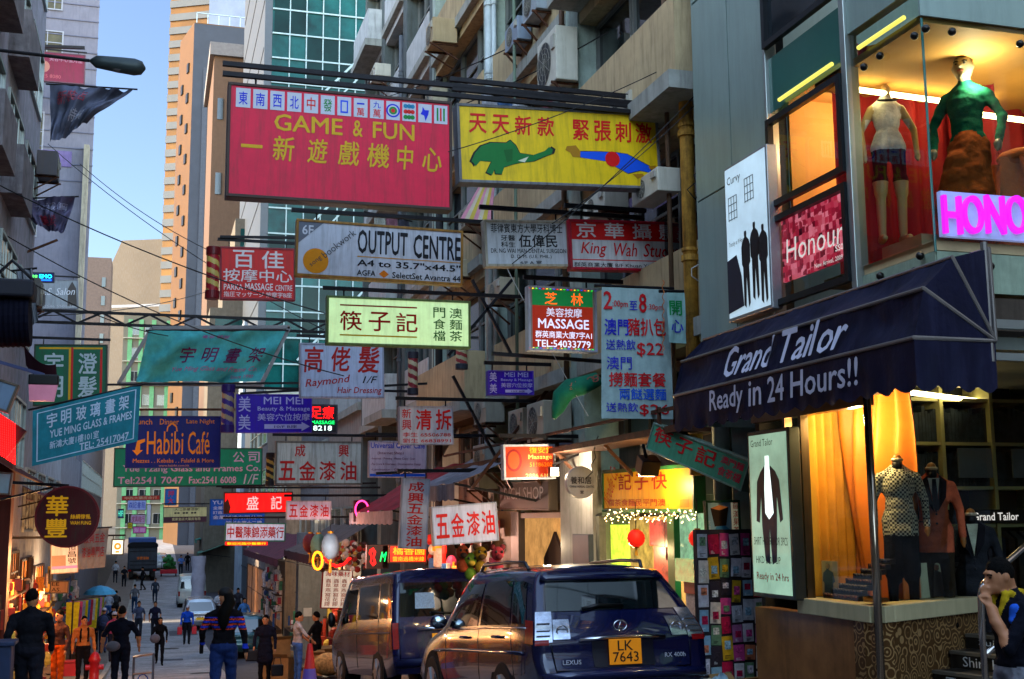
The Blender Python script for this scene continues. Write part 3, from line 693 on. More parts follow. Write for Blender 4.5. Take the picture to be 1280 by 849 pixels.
# first-floor display rooms: red curtain behind, warm ceiling with a lit tube
redc = M('red_curtain', '#8c1420', .7, var=.3, scale=1.5); warm = M('warm_plaster', '#b98a4a', .7, var=.1); pinkc = M('pink_wall', '#b02848', .6, var=.2)
zc = wm0[3]+.25; zf = wm0[2]-.2
bbT('display_ceiling', warm, XT+.12, 9.5, yC+.62, yB, zc, zc+.1)
bbT('end_wall', warm, XT+.21, 7.3, yB-.04, yB, zf, zc)
m = MB(); m.grid(lambda u, v: Vector((7.3+.05*math.sin(u*40), yB-.05-(yB-yC-.0)*u, zf+(zc-zf)*v)), 60, 2); m.build('red_curtain', [redc], TB, world=True, smooth=True)
def tube_light(par, p, q, e=14, name='fluorescent_tube', col='#ffd890'):
    m = MB(); m.cyl(p, q, .025); return m.build(name, M('tube_'+col+str(e), col, .3, emit=e*.3, var=0), par, world=True)
tube_light(TB, (7.0, yB-.3, zc-.12), (7.0, yC+.1, zc-.12)); lamp('ceiling_lamp', TB, (6.5, (yB+yC)/2, zc-.3), 24, (1, .75, .4))
# Honour poster behind the lower pane
ph = rX((975, 272), (1062, 237), (1065, 322), (980, 352), XT+.06)
pt = thing('window_poster', 'pink and red pixelated poster with white script in the lower first floor window', 'poster', (XT+.07, (ph[0]+ph[1])/2, ph[2]))
m = MB(); m.bb(XT+.06, XT+.09, b+.03, a-.03, ph[2], ph[3])
pm = M('pixel_pink', '#c02848', .4); 
_n = pm.node_tree; _b = _n.nodes['Principled BSDF']; _v = _n.nodes.new('ShaderNodeTexVoronoi'); _v.distance = 'CHEBYCHEV'; _v.inputs['Scale'].default_value = 17; _v.inputs['Randomness'].default_value = .5
_t = _n.nodes.new('ShaderNodeTexCoord'); _n.links.new(_t.outputs['Object'], _v.inputs['Vector']); _sp = _n.nodes.new('ShaderNodeSeparateColor'); _n.links.new(_v.outputs['Color'], _sp.inputs[0])
_r = _n.nodes.new('ShaderNodeValToRGB'); _r.color_ramp.elements[0].color = (.03, .0, .004, 1); _r.color_ramp.elements[1].color = (.85, .2, .28, 1); e_ = _r.color_ramp.elements.new(.5); e_.color = (.5, .015, .05, 1)
_n.links.new(_sp.outputs[0], _r.inputs[0]); _n.links.new(_r.outputs[0], _b.inputs['Base Color']); _n.links.new(_r.outputs[0], _b.inputs['Emission Color']); _b.inputs['Emission Strength'].default_value = .12
m.build('poster_sheet', pm, pt, world=True)
W = M('white_letters', '#d0d0d0', .5, var=.03); W2 = M('white_lit_letters', '#e8e0e0', .5, emit=.14, var=0)
def onX(X, d=0): return lambda x, y, z: atX(x, y, X-d)      # survey pixels on a facade plane
def linX(tl, tr, br, bl, X):                                  # bilinear map 0..1 (y down) onto four surveyed corners of the plane X
    P = [atX(*q, X) for q in (tl, tr, br, bl)]
    return lambda x, y, z: (P[0]*(1-x)+P[1]*x)*(1-y)+(P[3]*(1-x)+P[2]*x)*y + Vector((-z, 0, 0))
f = linX((975, 272), (1062, 237), (1065, 322), (980, 352), XT+.052)
m = MB(); text_to(m, 'Honour', .06, .38, .9, .74, f, bold=-.004, shear=.1); text_to(m, 'SS09', .78, .74, .93, .83, f); text_to(m, 'New Arrival, 2009 / 7', .48, .9, .95, .98, f, 0); m.build('lettering', W2, pt, world=True)
# Curvy lightbox
q4 = ((904, 211), (957, 181), (966, 383), (912, 406)); c_ = rX(*q4, XT-.12)
cv = thing('poster_lightbox', 'tall pale blue poster case showing three dark suited figures on the mint wall', 'poster', (XT, (c_[0]+c_[1])/2, c_[2]))
m = MB(); m.bb(XT-.12, XT-.002, c_[1], c_[0], c_[2], c_[3]); m.build('case', M('case_steel', '#8a8c8e', .35, .6), cv, world=True, bevel=.01)
m = MB(); m.bb(XT-.126, XT-.121, c_[1]+.03, c_[0]-.03, c_[2]+.04, c_[3]-.03); m.build('poster_sheet', M('pale_blue_print', '#a8c0cc', .3, var=.15, scale=1.5, emit=.12), cv, world=True)
def fc(x, y, z=0): return Vector((XT-.13-z, c_[0]-.03-(c_[0]-c_[1]-.06)*x, c_[3]-.03-(c_[3]-c_[2]-.07)*y))
DK = M('ink_dark', '#15161c', .5, var=.05)
m = MB(); text_to(m, 'Curvy', .06, .06, .4, .13, fc, 0); text_to(m, 'Trendy at 9 Hours...', .06, .5, .5, .54, fc, 0)
m.build('lettering', DK, cv, world=True)
def man2d(m, cx, top, h, w):                                  # standing suited silhouette of the print
    body = [(-.1, 0), (-.12, .03), (-.1, .08), (-.32, .13), (-.42, .2), (-.4, .42), (-.3, .46), (-.3, .95), (-.1, 1), (0, .6), (.12, 1), (.3, .95), (.28, .46), (.4, .42), (.42, .2), (.32, .13), (.1, .08), (.12, .03), (.1, 0)]
    m.add([fc(cx+a*w, top+b_*h, .002) for a, b_ in body], [tuple(range(len(body)-1, -1, -1))])
for cx, tp in ((.48, .47), (.7, .44), (.9, .48)): m = MB(); man2d(m, cx, tp, .5, .26); m.build('printed_figure', DK, cv, world=True)
m = MB(); m.add([fc(x, y, .003) for x, y in ((.0, .62), (.25, .6), (.36, .75), (.4, .95), (.0, .97))], [(4, 3, 2, 1, 0)]); m.build('printed_car', M('print_navy', '#1c2030', .5), cv, world=True)
for (xa, ya_) in ((.08, .2), (.5, .13)):
    m = MB()
    for i in range(4): m.add([fc(xa+.07*i, ya_, .003), fc(xa+.07*i+.015, ya_, .003), fc(xa+.07*i+.015, ya_+.16, .003), fc(xa+.07*i, ya_+.16, .003)], [(3, 2, 1, 0)])
    for i in range(4): m.add([fc(xa, ya_+.05*i, .0035), fc(xa+.22, ya_+.05*i, .0035), fc(xa+.22, ya_+.05*i+.006, .0035), fc(xa, ya_+.05*i+.006, .0035)], [(3, 2, 1, 0)])
    m.build('printed_window', M('print_grey', '#3c4a54', .5), cv, world=True)
# corner glass bay
zb = 8.16; zt_ = atY(1165, 24, yD).z
bg_ = glassM('bay_glass', '#cfe4dc', .01, .12, .6)
m = MB(); m.add([(XT+.02, yC-.07, zb), (XT+.02, yD+.012, zb), (XT+.02, yD+.012, zt_+.3), (XT+.02, yC-.07, zt_+.9)], [(0, 1, 2, 3)]); m.build('bay_glass', bg_, TB, world=True)
m = MB(); m.add([(XT+.035, yD, zb), (9.4, yD, zb), (9.4, yD, zt_), (XT+.035, yD, zt_)], [(0, 1, 2, 3)]); m.build('bay_glass', bg_, TB, world=True)
bbT('bay_edge', M('glass_edge', '#2c6a60', .1, spec=.8), XT+.015, XT+.033, yD-.004, yD+.01, zb-.1, zt_, bevel=.002)
bbT('bay_floor', M('pale_floor', '#b8a078', .6), XT+.05, 9.4, yD+.02, yC+.6, zb-.08, zb)
bbT('bay_plinth', M('plinth', '#a89478', .6), 6.35, 7.4, 8.8, yC+.4, zb+.001, 8.45)
m = MB(); m.grid(lambda u, v: Vector((6.0+3.4*u, yC+.55+.05*math.sin(u*70), zb+(zc+.3-zb)*v)), 110, 2); m.build('red_curtain', redc, TB, world=True, smooth=True)
m = MB(); m.grid(lambda u, v: Vector((8.9+.05*math.sin(u*40), yD+.1+(yC-yD)*u, zb+(zc+.3-zb)*v)), 50, 2); m.build('red_curtain', redc, TB, world=True, smooth=True)
bbT('bay_ceiling', warm, XT+.05, 9.4, yD+.03, yC+.6, zt_-.02, zt_+.05)
tube_light(TB, (6.0, 9.2, zt_-.12), (7.6, 9.3, zt_-.12), 12); tube_light(TB, (6.9, 8.75, zt_-.42), (8.6, 8.85, zt_-.42), 12)
lamp('bay_lamp', TB, (6.7, 8.4, zt_-.25), 16, (1, .78, .5)); m = MB(); m.cyl(atY(1256, 46, 8.2), atY(1256, 46, 8.2)-Vector((0, 0, .02)), .07); m.build('downlight', M('downlight_glow', '#fff0c0', .3, emit=3, var=0), TB, world=True)
for px, py in ((1080, 84), (1100, 70), (1143, 45), (1157, 36), (1100, 345), (1150, 320), (1238, 333), (1190, 40), (1275, 55)):   # spider clamps
    p = atX(px, py, XT-.01) if px < 1165 else atY(px, py, yD-.01); m = MB(); m.ell(p, (.035, .035, .035), 10, 6); m.build('glass_clamp', M('clamp_dark', '#2c2a28', .3, .8), TB, world=True, smooth=True)
bbT('glass_skirt', M('frosted_skirt', '#8a9a84', .25, var=.25, scale=3, grime=.3), XT+.03, XT+.06, yD+.02, yC-.06, 7.75, zb-.09); bbT('glass_skirt', M('frosted_skirt'), XT+.04, 9.4, yD+.01, yD+.04, 7.75, zb-.09)
bbT('soffit', M('soffit_panel', '#5c6058', .5), XT+.02, 9.4, yD+.0, yB, 7.3, 7.4)
bbT('ledge_trim', silver, XT-.08, XT, yD-.05, yA, 7.18, 7.28); bbT('trim_rail', silver, XT-.05, 9.4, yD-.12, yD-.06, 7.45, 7.52); bbT('trim_rail', silver, XT-.05, 9.4, yD-.1, yD-.06, 7.2, 7.26)
# HONO sign
hs = thing('illuminated_sign', 'magenta illuminated block letters on a white glowing board under the corner bay', 'sign', atY(1230, 297, yD-.1))
x0, x1, z0, z1 = pxrect(1181, 250, 1330, 294, yD-.08)
m = MB(); m.bb(x0, x1, yD-.06, yD-.01, z0, z1); m.build('backboard', M('glow_board', '#8894c8', .4, emit=.08, var=.2, scale=4), hs, world=True)
for ch, pa, pb in (('H', 1182, 1202), ('O', 1207, 1229), ('N', 1236, 1256), ('O', 1262, 1284), ('U', 1290, 1310), ('R', 1316, 1334)):
    xa, xb, za, zb2 = pxrect(pa, 245, pb, 291, yD-.1); v, fcs = glyphs(ch, .014, 0, .06)
    m = MB(); m.add([(xa+(xb-xa)*p[0], yD-.08-p[2]*.35, za+(zb2-za)*p[1]) for p in v], fcs); m.build('letter', M('magenta_letter', '#b818b8', .3, emit=.2, var=0), hs, world=True)
# ------------------------------------------------------------------ navy awning
AX, AZ, AR = 5.78, 7.25, .68; yn, yf = 7.22, 11.35
aw = thing('shop_awning', 'navy fabric basket awning with white lettering and scalloped valance', 'awning', (AX, (yn+yf)/2, AZ))
navy = M('navy_canvas', '#0e0e24', .7, var=.3, scale=2.5, bump=.4, bscale=10, grime=.12, gcol='#4a4a6a', spec=.12)
angs = [0, 32, 62, 90]
rib = lambda d, y: Vector((AX-AR*math.cos(math.radians(d)), y, AZ+AR*math.sin(math.radians(d))))
m = MB()
for i in range(3):
    def cf(u, v, i=i):
        p = rib(angs[i], yf+(yn-yf)*u)*(1-v)+rib(angs[i+1], yf+(yn-yf)*u)*v
        return p + (Vector((AX, p.y, AZ))-p).normalized()*(.035*math.sin(math.pi*v)*(1+.4*math.sin(u*23+i))+.02*mnoise.noise(Vector((u*14, v*2+i, 1)))+.012*mnoise.noise(Vector((u*40, v*3+i, 4))))
    m.grid(cf, 90, 8)
m.build('canopy', navy, aw, world=True, smooth=True)
for y in (yn, yf):
    m = MB()
    for i in range(3): m.add([Vector((AX, y, AZ)), rib(angs[i], y), rib(angs[i+1], y)], [(0, 1, 2)])
    m.build('canopy_end', navy, aw, world=True)
def val(px_, t): return t
m = MB(); vd = .36
def vf(u, v):
    y = yf+(yn-yf)*u; sc = .045*abs(math.sin(u*math.pi*17)); return Vector((AX-AR-(.012*math.sin(u*60)+.03*mnoise.noise(Vector((u*22, v, 2))))*v, y, AZ-.005-(vd-.03+sc)*v))
m.grid(vf, 170, 4); m.build('valance', navy, aw, world=True, smooth=True)
m = MB()
def vf2(u, v): return Vector((AX-AR*(1-u)-.002, yn+.0+.01*math.sin(u*20)*v, AZ-.005-(vd-.03+.045*abs(math.sin(u*math.pi*4)))*v))
m.grid(vf2, 50, 4); m.build('valance', navy, aw, world=True, smooth=True)
for i, d in enumerate(angs[:4]):
    m = MB(); m.tube([Vector((AX, yf, AZ)), rib(d, yf), rib(d, yn), Vector((AX, yn, AZ))], .016, 8); m.build('rib', M('awning_rib', '#6a6460', .4, .5), aw, world=True)
m = MB(); m.tube([Vector((AX-.03, yn+.02, AZ-.15)), Vector((AX-.03, yn+.02, 7.98))], .025, 8); m.build('wall_post', M('awning_rib'), aw, world=True)
wa = M('awning_white', '#b4b4c4', .6, var=.08)
def serif(m, s, x0, y0, x1, y1, fn, **k): text_to(m, s, x0, y0, x1, y1, fn, **k)
def f34(x, y, z):                                             # pixel x; y 0 (upper rib) .. 1 (lower rib)
    yy = x; p = rib(angs[1], yy)*(1-y)+rib(angs[0], yy)*y
    return p + (Vector((AX, p.y, AZ))-p).normalized()*(.035*math.sin(math.pi*(1-y))-.02)*1.0 + (p-Vector((AX, p.y, AZ))).normalized()*.03
ya_ = atX(909, 480, AX-AR*.93).y; yb_ = atX(1061, 420, AX-AR*.93).y
m = MB(); text_to(m, 'Grand', ya_, .1, ya_+(yb_-ya_)*.44, .86, f34, bold=.022, shear=.12); text_to(m, 'Tailor', ya_+(yb_-ya_)*.5, .08, yb_, .86, f34, bold=.022, shear=.12); m.build('lettering', wa, aw, world=True)
fv = lambda x, y, z: Vector((AX-AR-.035, x, AZ-.005-vd*y))
ya_ = atX(891, 520, AX-AR).y; yb_ = atX(1077, 455, AX-AR).y; L_ = yb_-ya_
m = MB()
for s_, a_, b_ in (('Ready', 0, .27), ('in', .31, .405), ('24', .445, .56), ('Hours!!', .6, 1)): text_to(m, s_, ya_+L_*a_, .1, ya_+L_*b_, .82 if s_ == 'Ready' else .72, fv, bold=.022, shear=.08)
m.build('lettering', wa, aw, world=True)
# ------------------------------------------------------------------ ground floor shop window
yP = atX(1094, 700, XT).y; dF = Vector((.9, .436, 0)).normalized(); nF = Vector((.436, -.9, 0)).normalized(); PB = Vector((XT, yP, 0))
def fF(s, z, o=0): return PB+dF*s+nF*o+Vector((0, 0, z))
zl = atX(1090, 757, XT).z                                     # ledge
def slabF(m, s0, s1, o0, o1, z0, z1): m.add([fF(s, z, o) for z in (z0, z1) for o in (o0, o1) for s in (s0, s1)], [(0, 2, 3, 1), (4, 5, 7, 6), (0, 1, 5, 4), (2, 6, 7, 3), (0, 4, 6, 2), (1, 3, 7, 5)])
ring = M('ring_cladding', '#5a3414', .3, .3, var=.3, scale=2)
_n = ring.node_tree; _b = _n.nodes['Principled BSDF']; _t = _n.nodes.new('ShaderNodeTexCoord'); _v = _n.nodes.new('ShaderNodeTexVoronoi'); _v.inputs['Scale'].default_value = 9; _n.links.new(_t.outputs['Object'], _v.inputs['Vector'])
_m = _n.nodes.new('ShaderNodeMath'); _m.operation = 'MULTIPLY'; _m.inputs[1].default_value = 24; _n.links.new(_v.outputs['Distance'], _m.inputs[0]); _s = _n.nodes.new('ShaderNodeMath'); _s.operation = 'SINE'; _n.links.new(_m.outputs[0], _s.inputs[0])
_r = _n.nodes.new('ShaderNodeValToRGB'); _r.color_ramp.elements[0].position = .35; _r.color_ramp.elements[0].color = (.10, .045, .014, 1); _r.color_ramp.elements[1].position = .8; _r.color_ramp.elements[1].color = (.42, .25, .10, 1); _n.links.new(_s.outputs[0], _r.inputs[0]); _n.links.new(_r.outputs[0], _b.inputs['Base Color'])
yW = atX(944, 700, XT).y
brick = M('brown_tile_base', '#8c5c34', .4, var=.35, scale=3, grime=.4)
bbT('base_wall', brick, XT-.02, XT+.15, yP+.35, yW, gz(yW)-.3, zl-.14); bbT('base_wall', ring, XT-.022, XT+.15, yP+.02, yP+.345, gz(yW)-.3, zl-.14)
m = MB(); slabF(m, .02, 4, 0, -.15, 3.5, zl-.14); m.build('base_wall', ring, TB, world=True)
ledge = M('cream_ledge', '#b8ac84', .4, var=.08, grime=.2)
bbT('window_ledge', ledge, XT-.06, XT+.2, yP+.03, atX(1010, 742, XT).y+.1, zl-.138, zl, bevel=.006)
m = MB(); slabF(m, .03, 4, .05, -.2, zl-.138, zl); m.build('window_ledge', ledge, TB, world=True, bevel=.006)
m = MB(); m.add([(XT+.2, yP+.2, zl-.03), (XT+.2, yW, zl-.03), (9.9, yW, zl-.03), (9.9, yP+1.9, zl-.03)], [(0, 3, 2, 1)]); m.build('display_floor', M('display_floor', '#4a3a20', .5), TB, world=True)
m = MB(); m.tube([(XT-.02, yP-.03, gz(yP)-.1), (XT-.02, yP-.03, 7.2)], .034, 14); m.build('corner_pole', M('polished_pole', '#9a8a78', .15, .9, var=.05), TB, world=True, smooth=True)
zt2 = 6.95; yM = atX(1008, 700, XT).y
shopg = glassM('shop_glass', '#e6ece4', .01, .09, .6)
m = MB(); m.add([(XT+.05, yM, zl), (XT+.05, yP, zl), (XT+.05, yP, zt2), (XT+.05, yM, zt2)], [(0, 1, 2, 3)]); m.build('shop_glass', shopg, TB, world=True)
m = MB(); m.add([fF(.05, zl, -.06), fF(4, zl, -.06), fF(4, zt2+.3, -.06), fF(.05, zt2+.3, -.06)], [(0, 1, 2, 3)]); m.build('shop_glass', shopg, TB, world=True)
bbT('window_frame', M('brass_frame', '#5a4a38', .3, .7), XT, XT+.08, yM, yM+.05, zl, zt2); bbT('window_frame', M('brass_frame'), XT, XT+.08, yM+.3, yM+.35, zl, zt2); bbT('party_wall', M('dark_party_wall', '#2a2622', .8), XT+.1, 9.9, yW+.0, yW+.08, gz(11.8), 7.38); bbT('recess_wall', M('recess_wall', '#3a3430', .8, grime=.4), 6.5, 6.6, yW+.09, 12.6, gz(12), 7.3)
bbT('window_head', M('brass_frame'), XT, XT+.1, yP+.05, yW-.02, zt2, zt2+.12); bbT('fascia', M('dark_fascia', '#1c1a18', .5), XT+.02, XT+.3, yP+.05, yW, zt2+.12, 7.4)
bbT('side_panel_light', M('pale_glow_panel', '#a8c8a0', .4, emit=.2, var=.1), XT+.06, XT+.09, yM+.1, yM+.3, zl+.1, zt2-.1)
goldc = M('gold_curtain', '#a8701c', .6, var=.3, scale=2); orangec = M('orange_curtain', '#c06a20', .5, var=.25, scale=2)
m = MB(); m.grid(lambda u, v: Vector((XT+.75+.06*math.sin(u*34)+.1*math.sin(v*3+u*6), yW-.3-(yW-.3-yP-.6)*u, zl+(zt2+.3-zl)*v)), 70, 5); m.build('gold_curtain', orangec, TB, world=True, smooth=True)
m = MB(); m.grid(lambda u, v: fF(.75+.75*u, zl+(zt2+.4-zl)*v, -1.1+.06*math.sin(u*32)), 60, 3); m.build('gold_curtain', goldc, TB, world=True, smooth=True)
# stock shelves at the back of the shop
SB0 = Vector((6.75, yW-.55, 0))
def fS(s, z, o=0): return SB0+Vector((s, -(o+2.2), z))
def slabS(m, s0, s1, o0, o1, z0, z1): m.add([fS(s, z, o) for z in (z0, z1) for o in (o0, o1) for s in (s0, s1)], [(0, 1, 3, 2), (4, 6, 7, 5), (0, 4, 5, 1), (2, 3, 7, 6), (0, 2, 6, 4), (1, 5, 7, 3)])
sh = thing('display_shelving', 'dark shelving of folded cloth and hanging suits at the back of the tailor shop', 'shelf', fS(2.0, zl, -2.2))
m = MB(); slabS(m, .2, 3.1, -2.6, -2.65, zl-.2, 8); m.build('back_panel', M('shelf_back', '#14181a', .5), sh, world=True)
wood = M('shelf_trim', '#8a8a60', .4, var=.1)
for z in (zl+.62, zl+1.0, zl+1.45, zl+1.9):
    m = MB(); slabS(m, .2, 3.1, -2.2, -2.6, z, z+.035); m.build('shelf', wood, sh, world=True)
for s_ in (.25, .9, 1.5, 2.1, 2.7):
    m = MB(); slabS(m, s_, s_+.04, -2.18, -2.6, zl, 7.9); m.build('upright', wood, sh, world=True)
for z in (zl+1.04, zl+1.49):
    m = MB(); s_ = .25
    while s_ < 3.0: w_ = R_.uniform(.02, .05); slabS(m, s_, s_+w_-.006, -2.25, -2.55, z, z+R_.uniform(.28, .36)); s_ += w_
    m.build('folded_cloth', M('bolt_cloth', '#1c2630', .8, var=.8, scale=8), sh, world=True)
m = MB(); slabS(m, .25, 3.05, -2.17, -2.2, zl+.66, zl+.8); m.build('name_board', M('board_black', '#0c0c0c', .4), sh, world=True)
m = MB(); text_to(m, 'Grand Tailor', 1.2, zl+.77, 1.75, zl+.69, lambda x, y, z: fS(x, y, -2.16), .02); m.build('lettering', W2, sh, world=True)
s_ = .3
for k in range(24):
    s_ += .11; m = MB(); c_k = R_.choice(['#1a2230', '#22282c', '#2c2a30', '#303a44', '#18181c'])
    m.prism([fS(s_, zl+.58, -2.3), fS(s_+.02, zl+.5, -2.2), fS(s_+.02, zl-.1, -2.2), fS(s_+.02, zl-.1, -2.5), fS(s_+.02, zl+.5, -2.5)], Vector((.07, 0, 0))); m.build('hanging_suit', cloth(c_k), sh, world=True)
for s_ in (1.25, 1.9):
    m = MB(); slabS(m, s_-.2, s_+.2, -2.13, -2.15, zl+1.12, zl+1.42); m.build('notice_card', M('grey_notice', '#4a5660', .5), sh, world=True)
tube_light(TB, fF(.3, zt2+.25, -.5), fF(3, zt2+.25, -.5), 10, col='#ffe0a0'); lamp('shop_lamp', TB, fF(.5, zt2+.1, -.6), 40, (1, .72, .35)); lamp('shop_lamp', TB, fF(2.0, zt2+.1, -1.4), 60, (.9, 1, .8)); lamp('window_lamp', TB, (XT+.4, yM-.3, zt2-.1), 22, (1, .65, .25))
m = MB(); m.add([(XT+.02, yP, zt2+.45), (XT+.02, yW, zt2+.45), (9, yW, zt2+.45), (9.6, yP+1.8, zt2+.45)], [(0, 1, 2, 3)]); m.build('shop_ceiling', M('shop_ceiling', '#7a6a50', .7), TB, world=True)
bbT('side_wall', M('shop_wall_warm', '#8a6a3a', .7), 9.9, 10, yP+1.0, yW, 4.5, 8)
# etched pattern sheet inside the side window
m = MB(); 
fe = linX((1012, 540), (1084, 525), (1088, 745), (1016, 735), XT+.3)
tag(m, None) if False else None
# Grand Tailor lightbox
g4 = ((933, 541), (986, 533), (993, 752), (942, 744)); g_ = rX(*g4, XT-.15)
gl = thing('poster_lightbox', 'green lit poster case with a navy suit, left of the tailor window', 'poster', (XT-.08, (g_[0]+g_[1])/2, g_[2]))
m = MB(); m.bb(XT-.15, XT-.03, g_[1], g_[0], g_[2], g_[3]); m.build('case', M('case_dark', '#3a3c3a', .35, .6), gl, world=True, bevel=.01)
m = MB(); m.bb(XT-.156, XT-.151, g_[1]+.04, g_[0]-.04, g_[2]+.04, g_[3]-.04); m.build('lit_sheet', M('green_glow_sheet', '#8aac94', .4, emit=.14, var=.35, scale=1.2), gl, world=True)
def fg(x, y, z=0): return Vector((XT-.16-z, g_[0]-.04-(g_[0]-g_[1]-.08)*x, g_[3]-.04-(g_[3]-g_[2]-.08)*y))
def pol(m, pts, z=0): m.add([fg(x, y, z) for x, y in pts], [tuple(range(len(pts)-1, -1, -1))])
m = MB(); pol(m, [(.42, .2), (.3, .24), (.2, .3), (.15, .55), (.24, .56), (.3, .4), (.3, .58), (.36, .8), (.48, .82), (.5, .6), (.54, .82), (.66, .8), (.7, .56), (.72, .4), (.78, .56), (.86, .54), (.8, .3), (.7, .24), (.56, .2), (.5, .3)]); m.build('printed_suit', M('print_suit', '#14304a', .5, var=.2), gl, world=True)
m = MB(); pol(m, [(.43, .2), (.55, .2), (.6, .4), (.62, .5), (.5, .54), (.4, .5), (.4, .35)], .001); pol(m, [(.44, .14), (.54, .14), (.54, .2), (.44, .2)], .001); m.build('printed_shirt', M('print_shirt', '#c8dcd8', .5, emit=.3), gl, world=True)
m = MB(); text_to(m, 'Grand Tailor', .06, .03, .66, .075, fg, 0); text_to(m, 'SHIRT HKD 988FOR 3PCS', .06, .65, .95, .7, fg, .0); text_to(m, 'HKD 2000 UP', .1, .77, .75, .815, fg, 0); m.build('lettering', M('print_black', '#101814', .5), gl, world=True)
m = MB(); text_to(m, 'Ready in 24 hrs', .1, .87, .94, .93, fg, .01); m.build('lettering', M('print_red', '#b01820', .5), gl, world=True)
m = MB(); m.bb(XT-.155, XT-.152, g_[1]+.041, g_[0]-.041, g_[2]+.041, g_[2]+.12); m.build('pink_band', M('pink_glow', '#c88a9a', .5, emit=.3), gl, world=True)
# ------------------------------------------------------------------ stairs with lettered risers
st = thing('shop_staircase', 'dark entrance steps with white price lettering on their risers', 'staircase', fF(.8, gz(7), .6))
ed = Vector((.25, -.968, 0)).normalized(); rt = Vector((.968, .25, 0))
step_px = [(1131, 868), (1166, 838), (1187, 813.5), (1207, 792.5), (1232, 771), (1262, 752)]
def onF(px, py, o=.02):
    d = ray(px, py); t = ((PB+nF*o)-EYE).dot(nF)/d.dot(nF); return EYE+d*t
spt = [onF(*q) for q in step_px]; stm = M('step_black', '#1c1a18', .4, var=.3, scale=6, grime=.3, gcol='#4a4238'); nosing = M('step_nosing', '#5c564c', .5, var=.2)
texts = ['', 'Tailor in 24 Hrs', 'Shirt HKD 988 For 3', 'Suit HKD 2000 Up', 'Ready in 24 Hours', '']
for i, p in enumerate(spt):
    hgt = p.z-(spt[i-1].z if i else p.z-.17); nx = spt[i+1] if i+1 < len(spt) else p+rt*.5
    dep = max(.2, (nx-p).dot(rt))
    P0 = Vector((p.x, p.y, p.z)); q = [P0, P0+ed*1.9, P0+ed*1.9+rt*(dep+.02), P0+rt*(dep+.02)]
    m = MB(); m.prism([v-Vector((0, 0, hgt)) for v in q], (0, 0, hgt)); s_o = m.build('step', stm, st, world=True)
    m = MB(); m.prism([P0-rt*.012+Vector((0, 0, .003)), P0+ed*1.9-rt*.012+Vector((0, 0, .003)), P0+ed*1.9+rt*.06+Vector((0, 0, .003)), P0+rt*.06+Vector((0, 0, .003))], (0, 0, -.028)); m.build('nosing', nosing, s_o, world=True)
    if texts[i]:
        fr = lambda x, y, z, P0=P0, hgt=hgt: P0-rt*.006+ed*x+Vector((0, 0, -hgt*y)); m = MB(); text_to(m, texts[i], .14, .26, 1.3, .86, fr, .0); m.build('lettering', W, s_o, world=True)
# handrail
hr = thing('handrail', 'polished tube handrail rising beside the entrance steps', 'handrail', atD(1230, 860, 8.5))
mt = M('polished_tube', '#b0a8a0', .15, .95, var=.05)
m = MB(); pts = [atD(1236, 900, 8.6), atD(1228, 800, 8.6), atD(1226, 745, 8.6), atD(1229, 731, 8.65), atD(1237, 722, 8.7), atD(1280, 684, 9.2), atD(1330, 640, 9.8)]
m.tube(pts, .024, 12); m.build('top_rail', mt, hr, world=True, smooth=True)
m = MB(); m.tube([atD(1232, 818, 8.6), atD(1265, 792, 9.0), atD(1330, 740, 9.8)], .02, 10); m.build('lower_rail', mt, hr, world=True, smooth=True)
# ------------------------------------------------------------------ shop signs
def lift(c, k=1.45):                                      # survey swatch to paint albedo
    c = lin(c); g = sum(c)/3; return tuple(min(.82, max(.004, (g+(x-g)*1.2)*k)) for x in c)
def sc(c, e=0, g=.25, v=.1, r=.45): return M('sign_%s_%s_%s' % (c, e, g), lift(c), r, var=v, scale=4, grime=min(.75, g*1.5), gcol='#3a2c20', streak=3, emit=e*.3, spec=.2)
def ink(c, e=0): return M('ink_%s_%s' % (c, e), lift(c, 1.25), .5, var=.06, scale=20, emit=e*.35, spec=.2)
def T(s, x0, y0, x1, y1, c, e=0, **k): return ('t', s, x0, y0, x1, y1, c, e, k)
def Rc(x0, y0, x1, y1, c, e=0, z=0, n='panel'): return ('r', x0, y0, x1, y1, c, e, z, n)
def Pg(pts, c, e=0, z=.001, n='printed_shape'): return ('p', pts, c, e, z, n)
def Ci(cx, cy, r, c, e=0, z=.0005, ry=None, n='disc'): return ('c', cx, cy, r, c, e, z, ry, n)
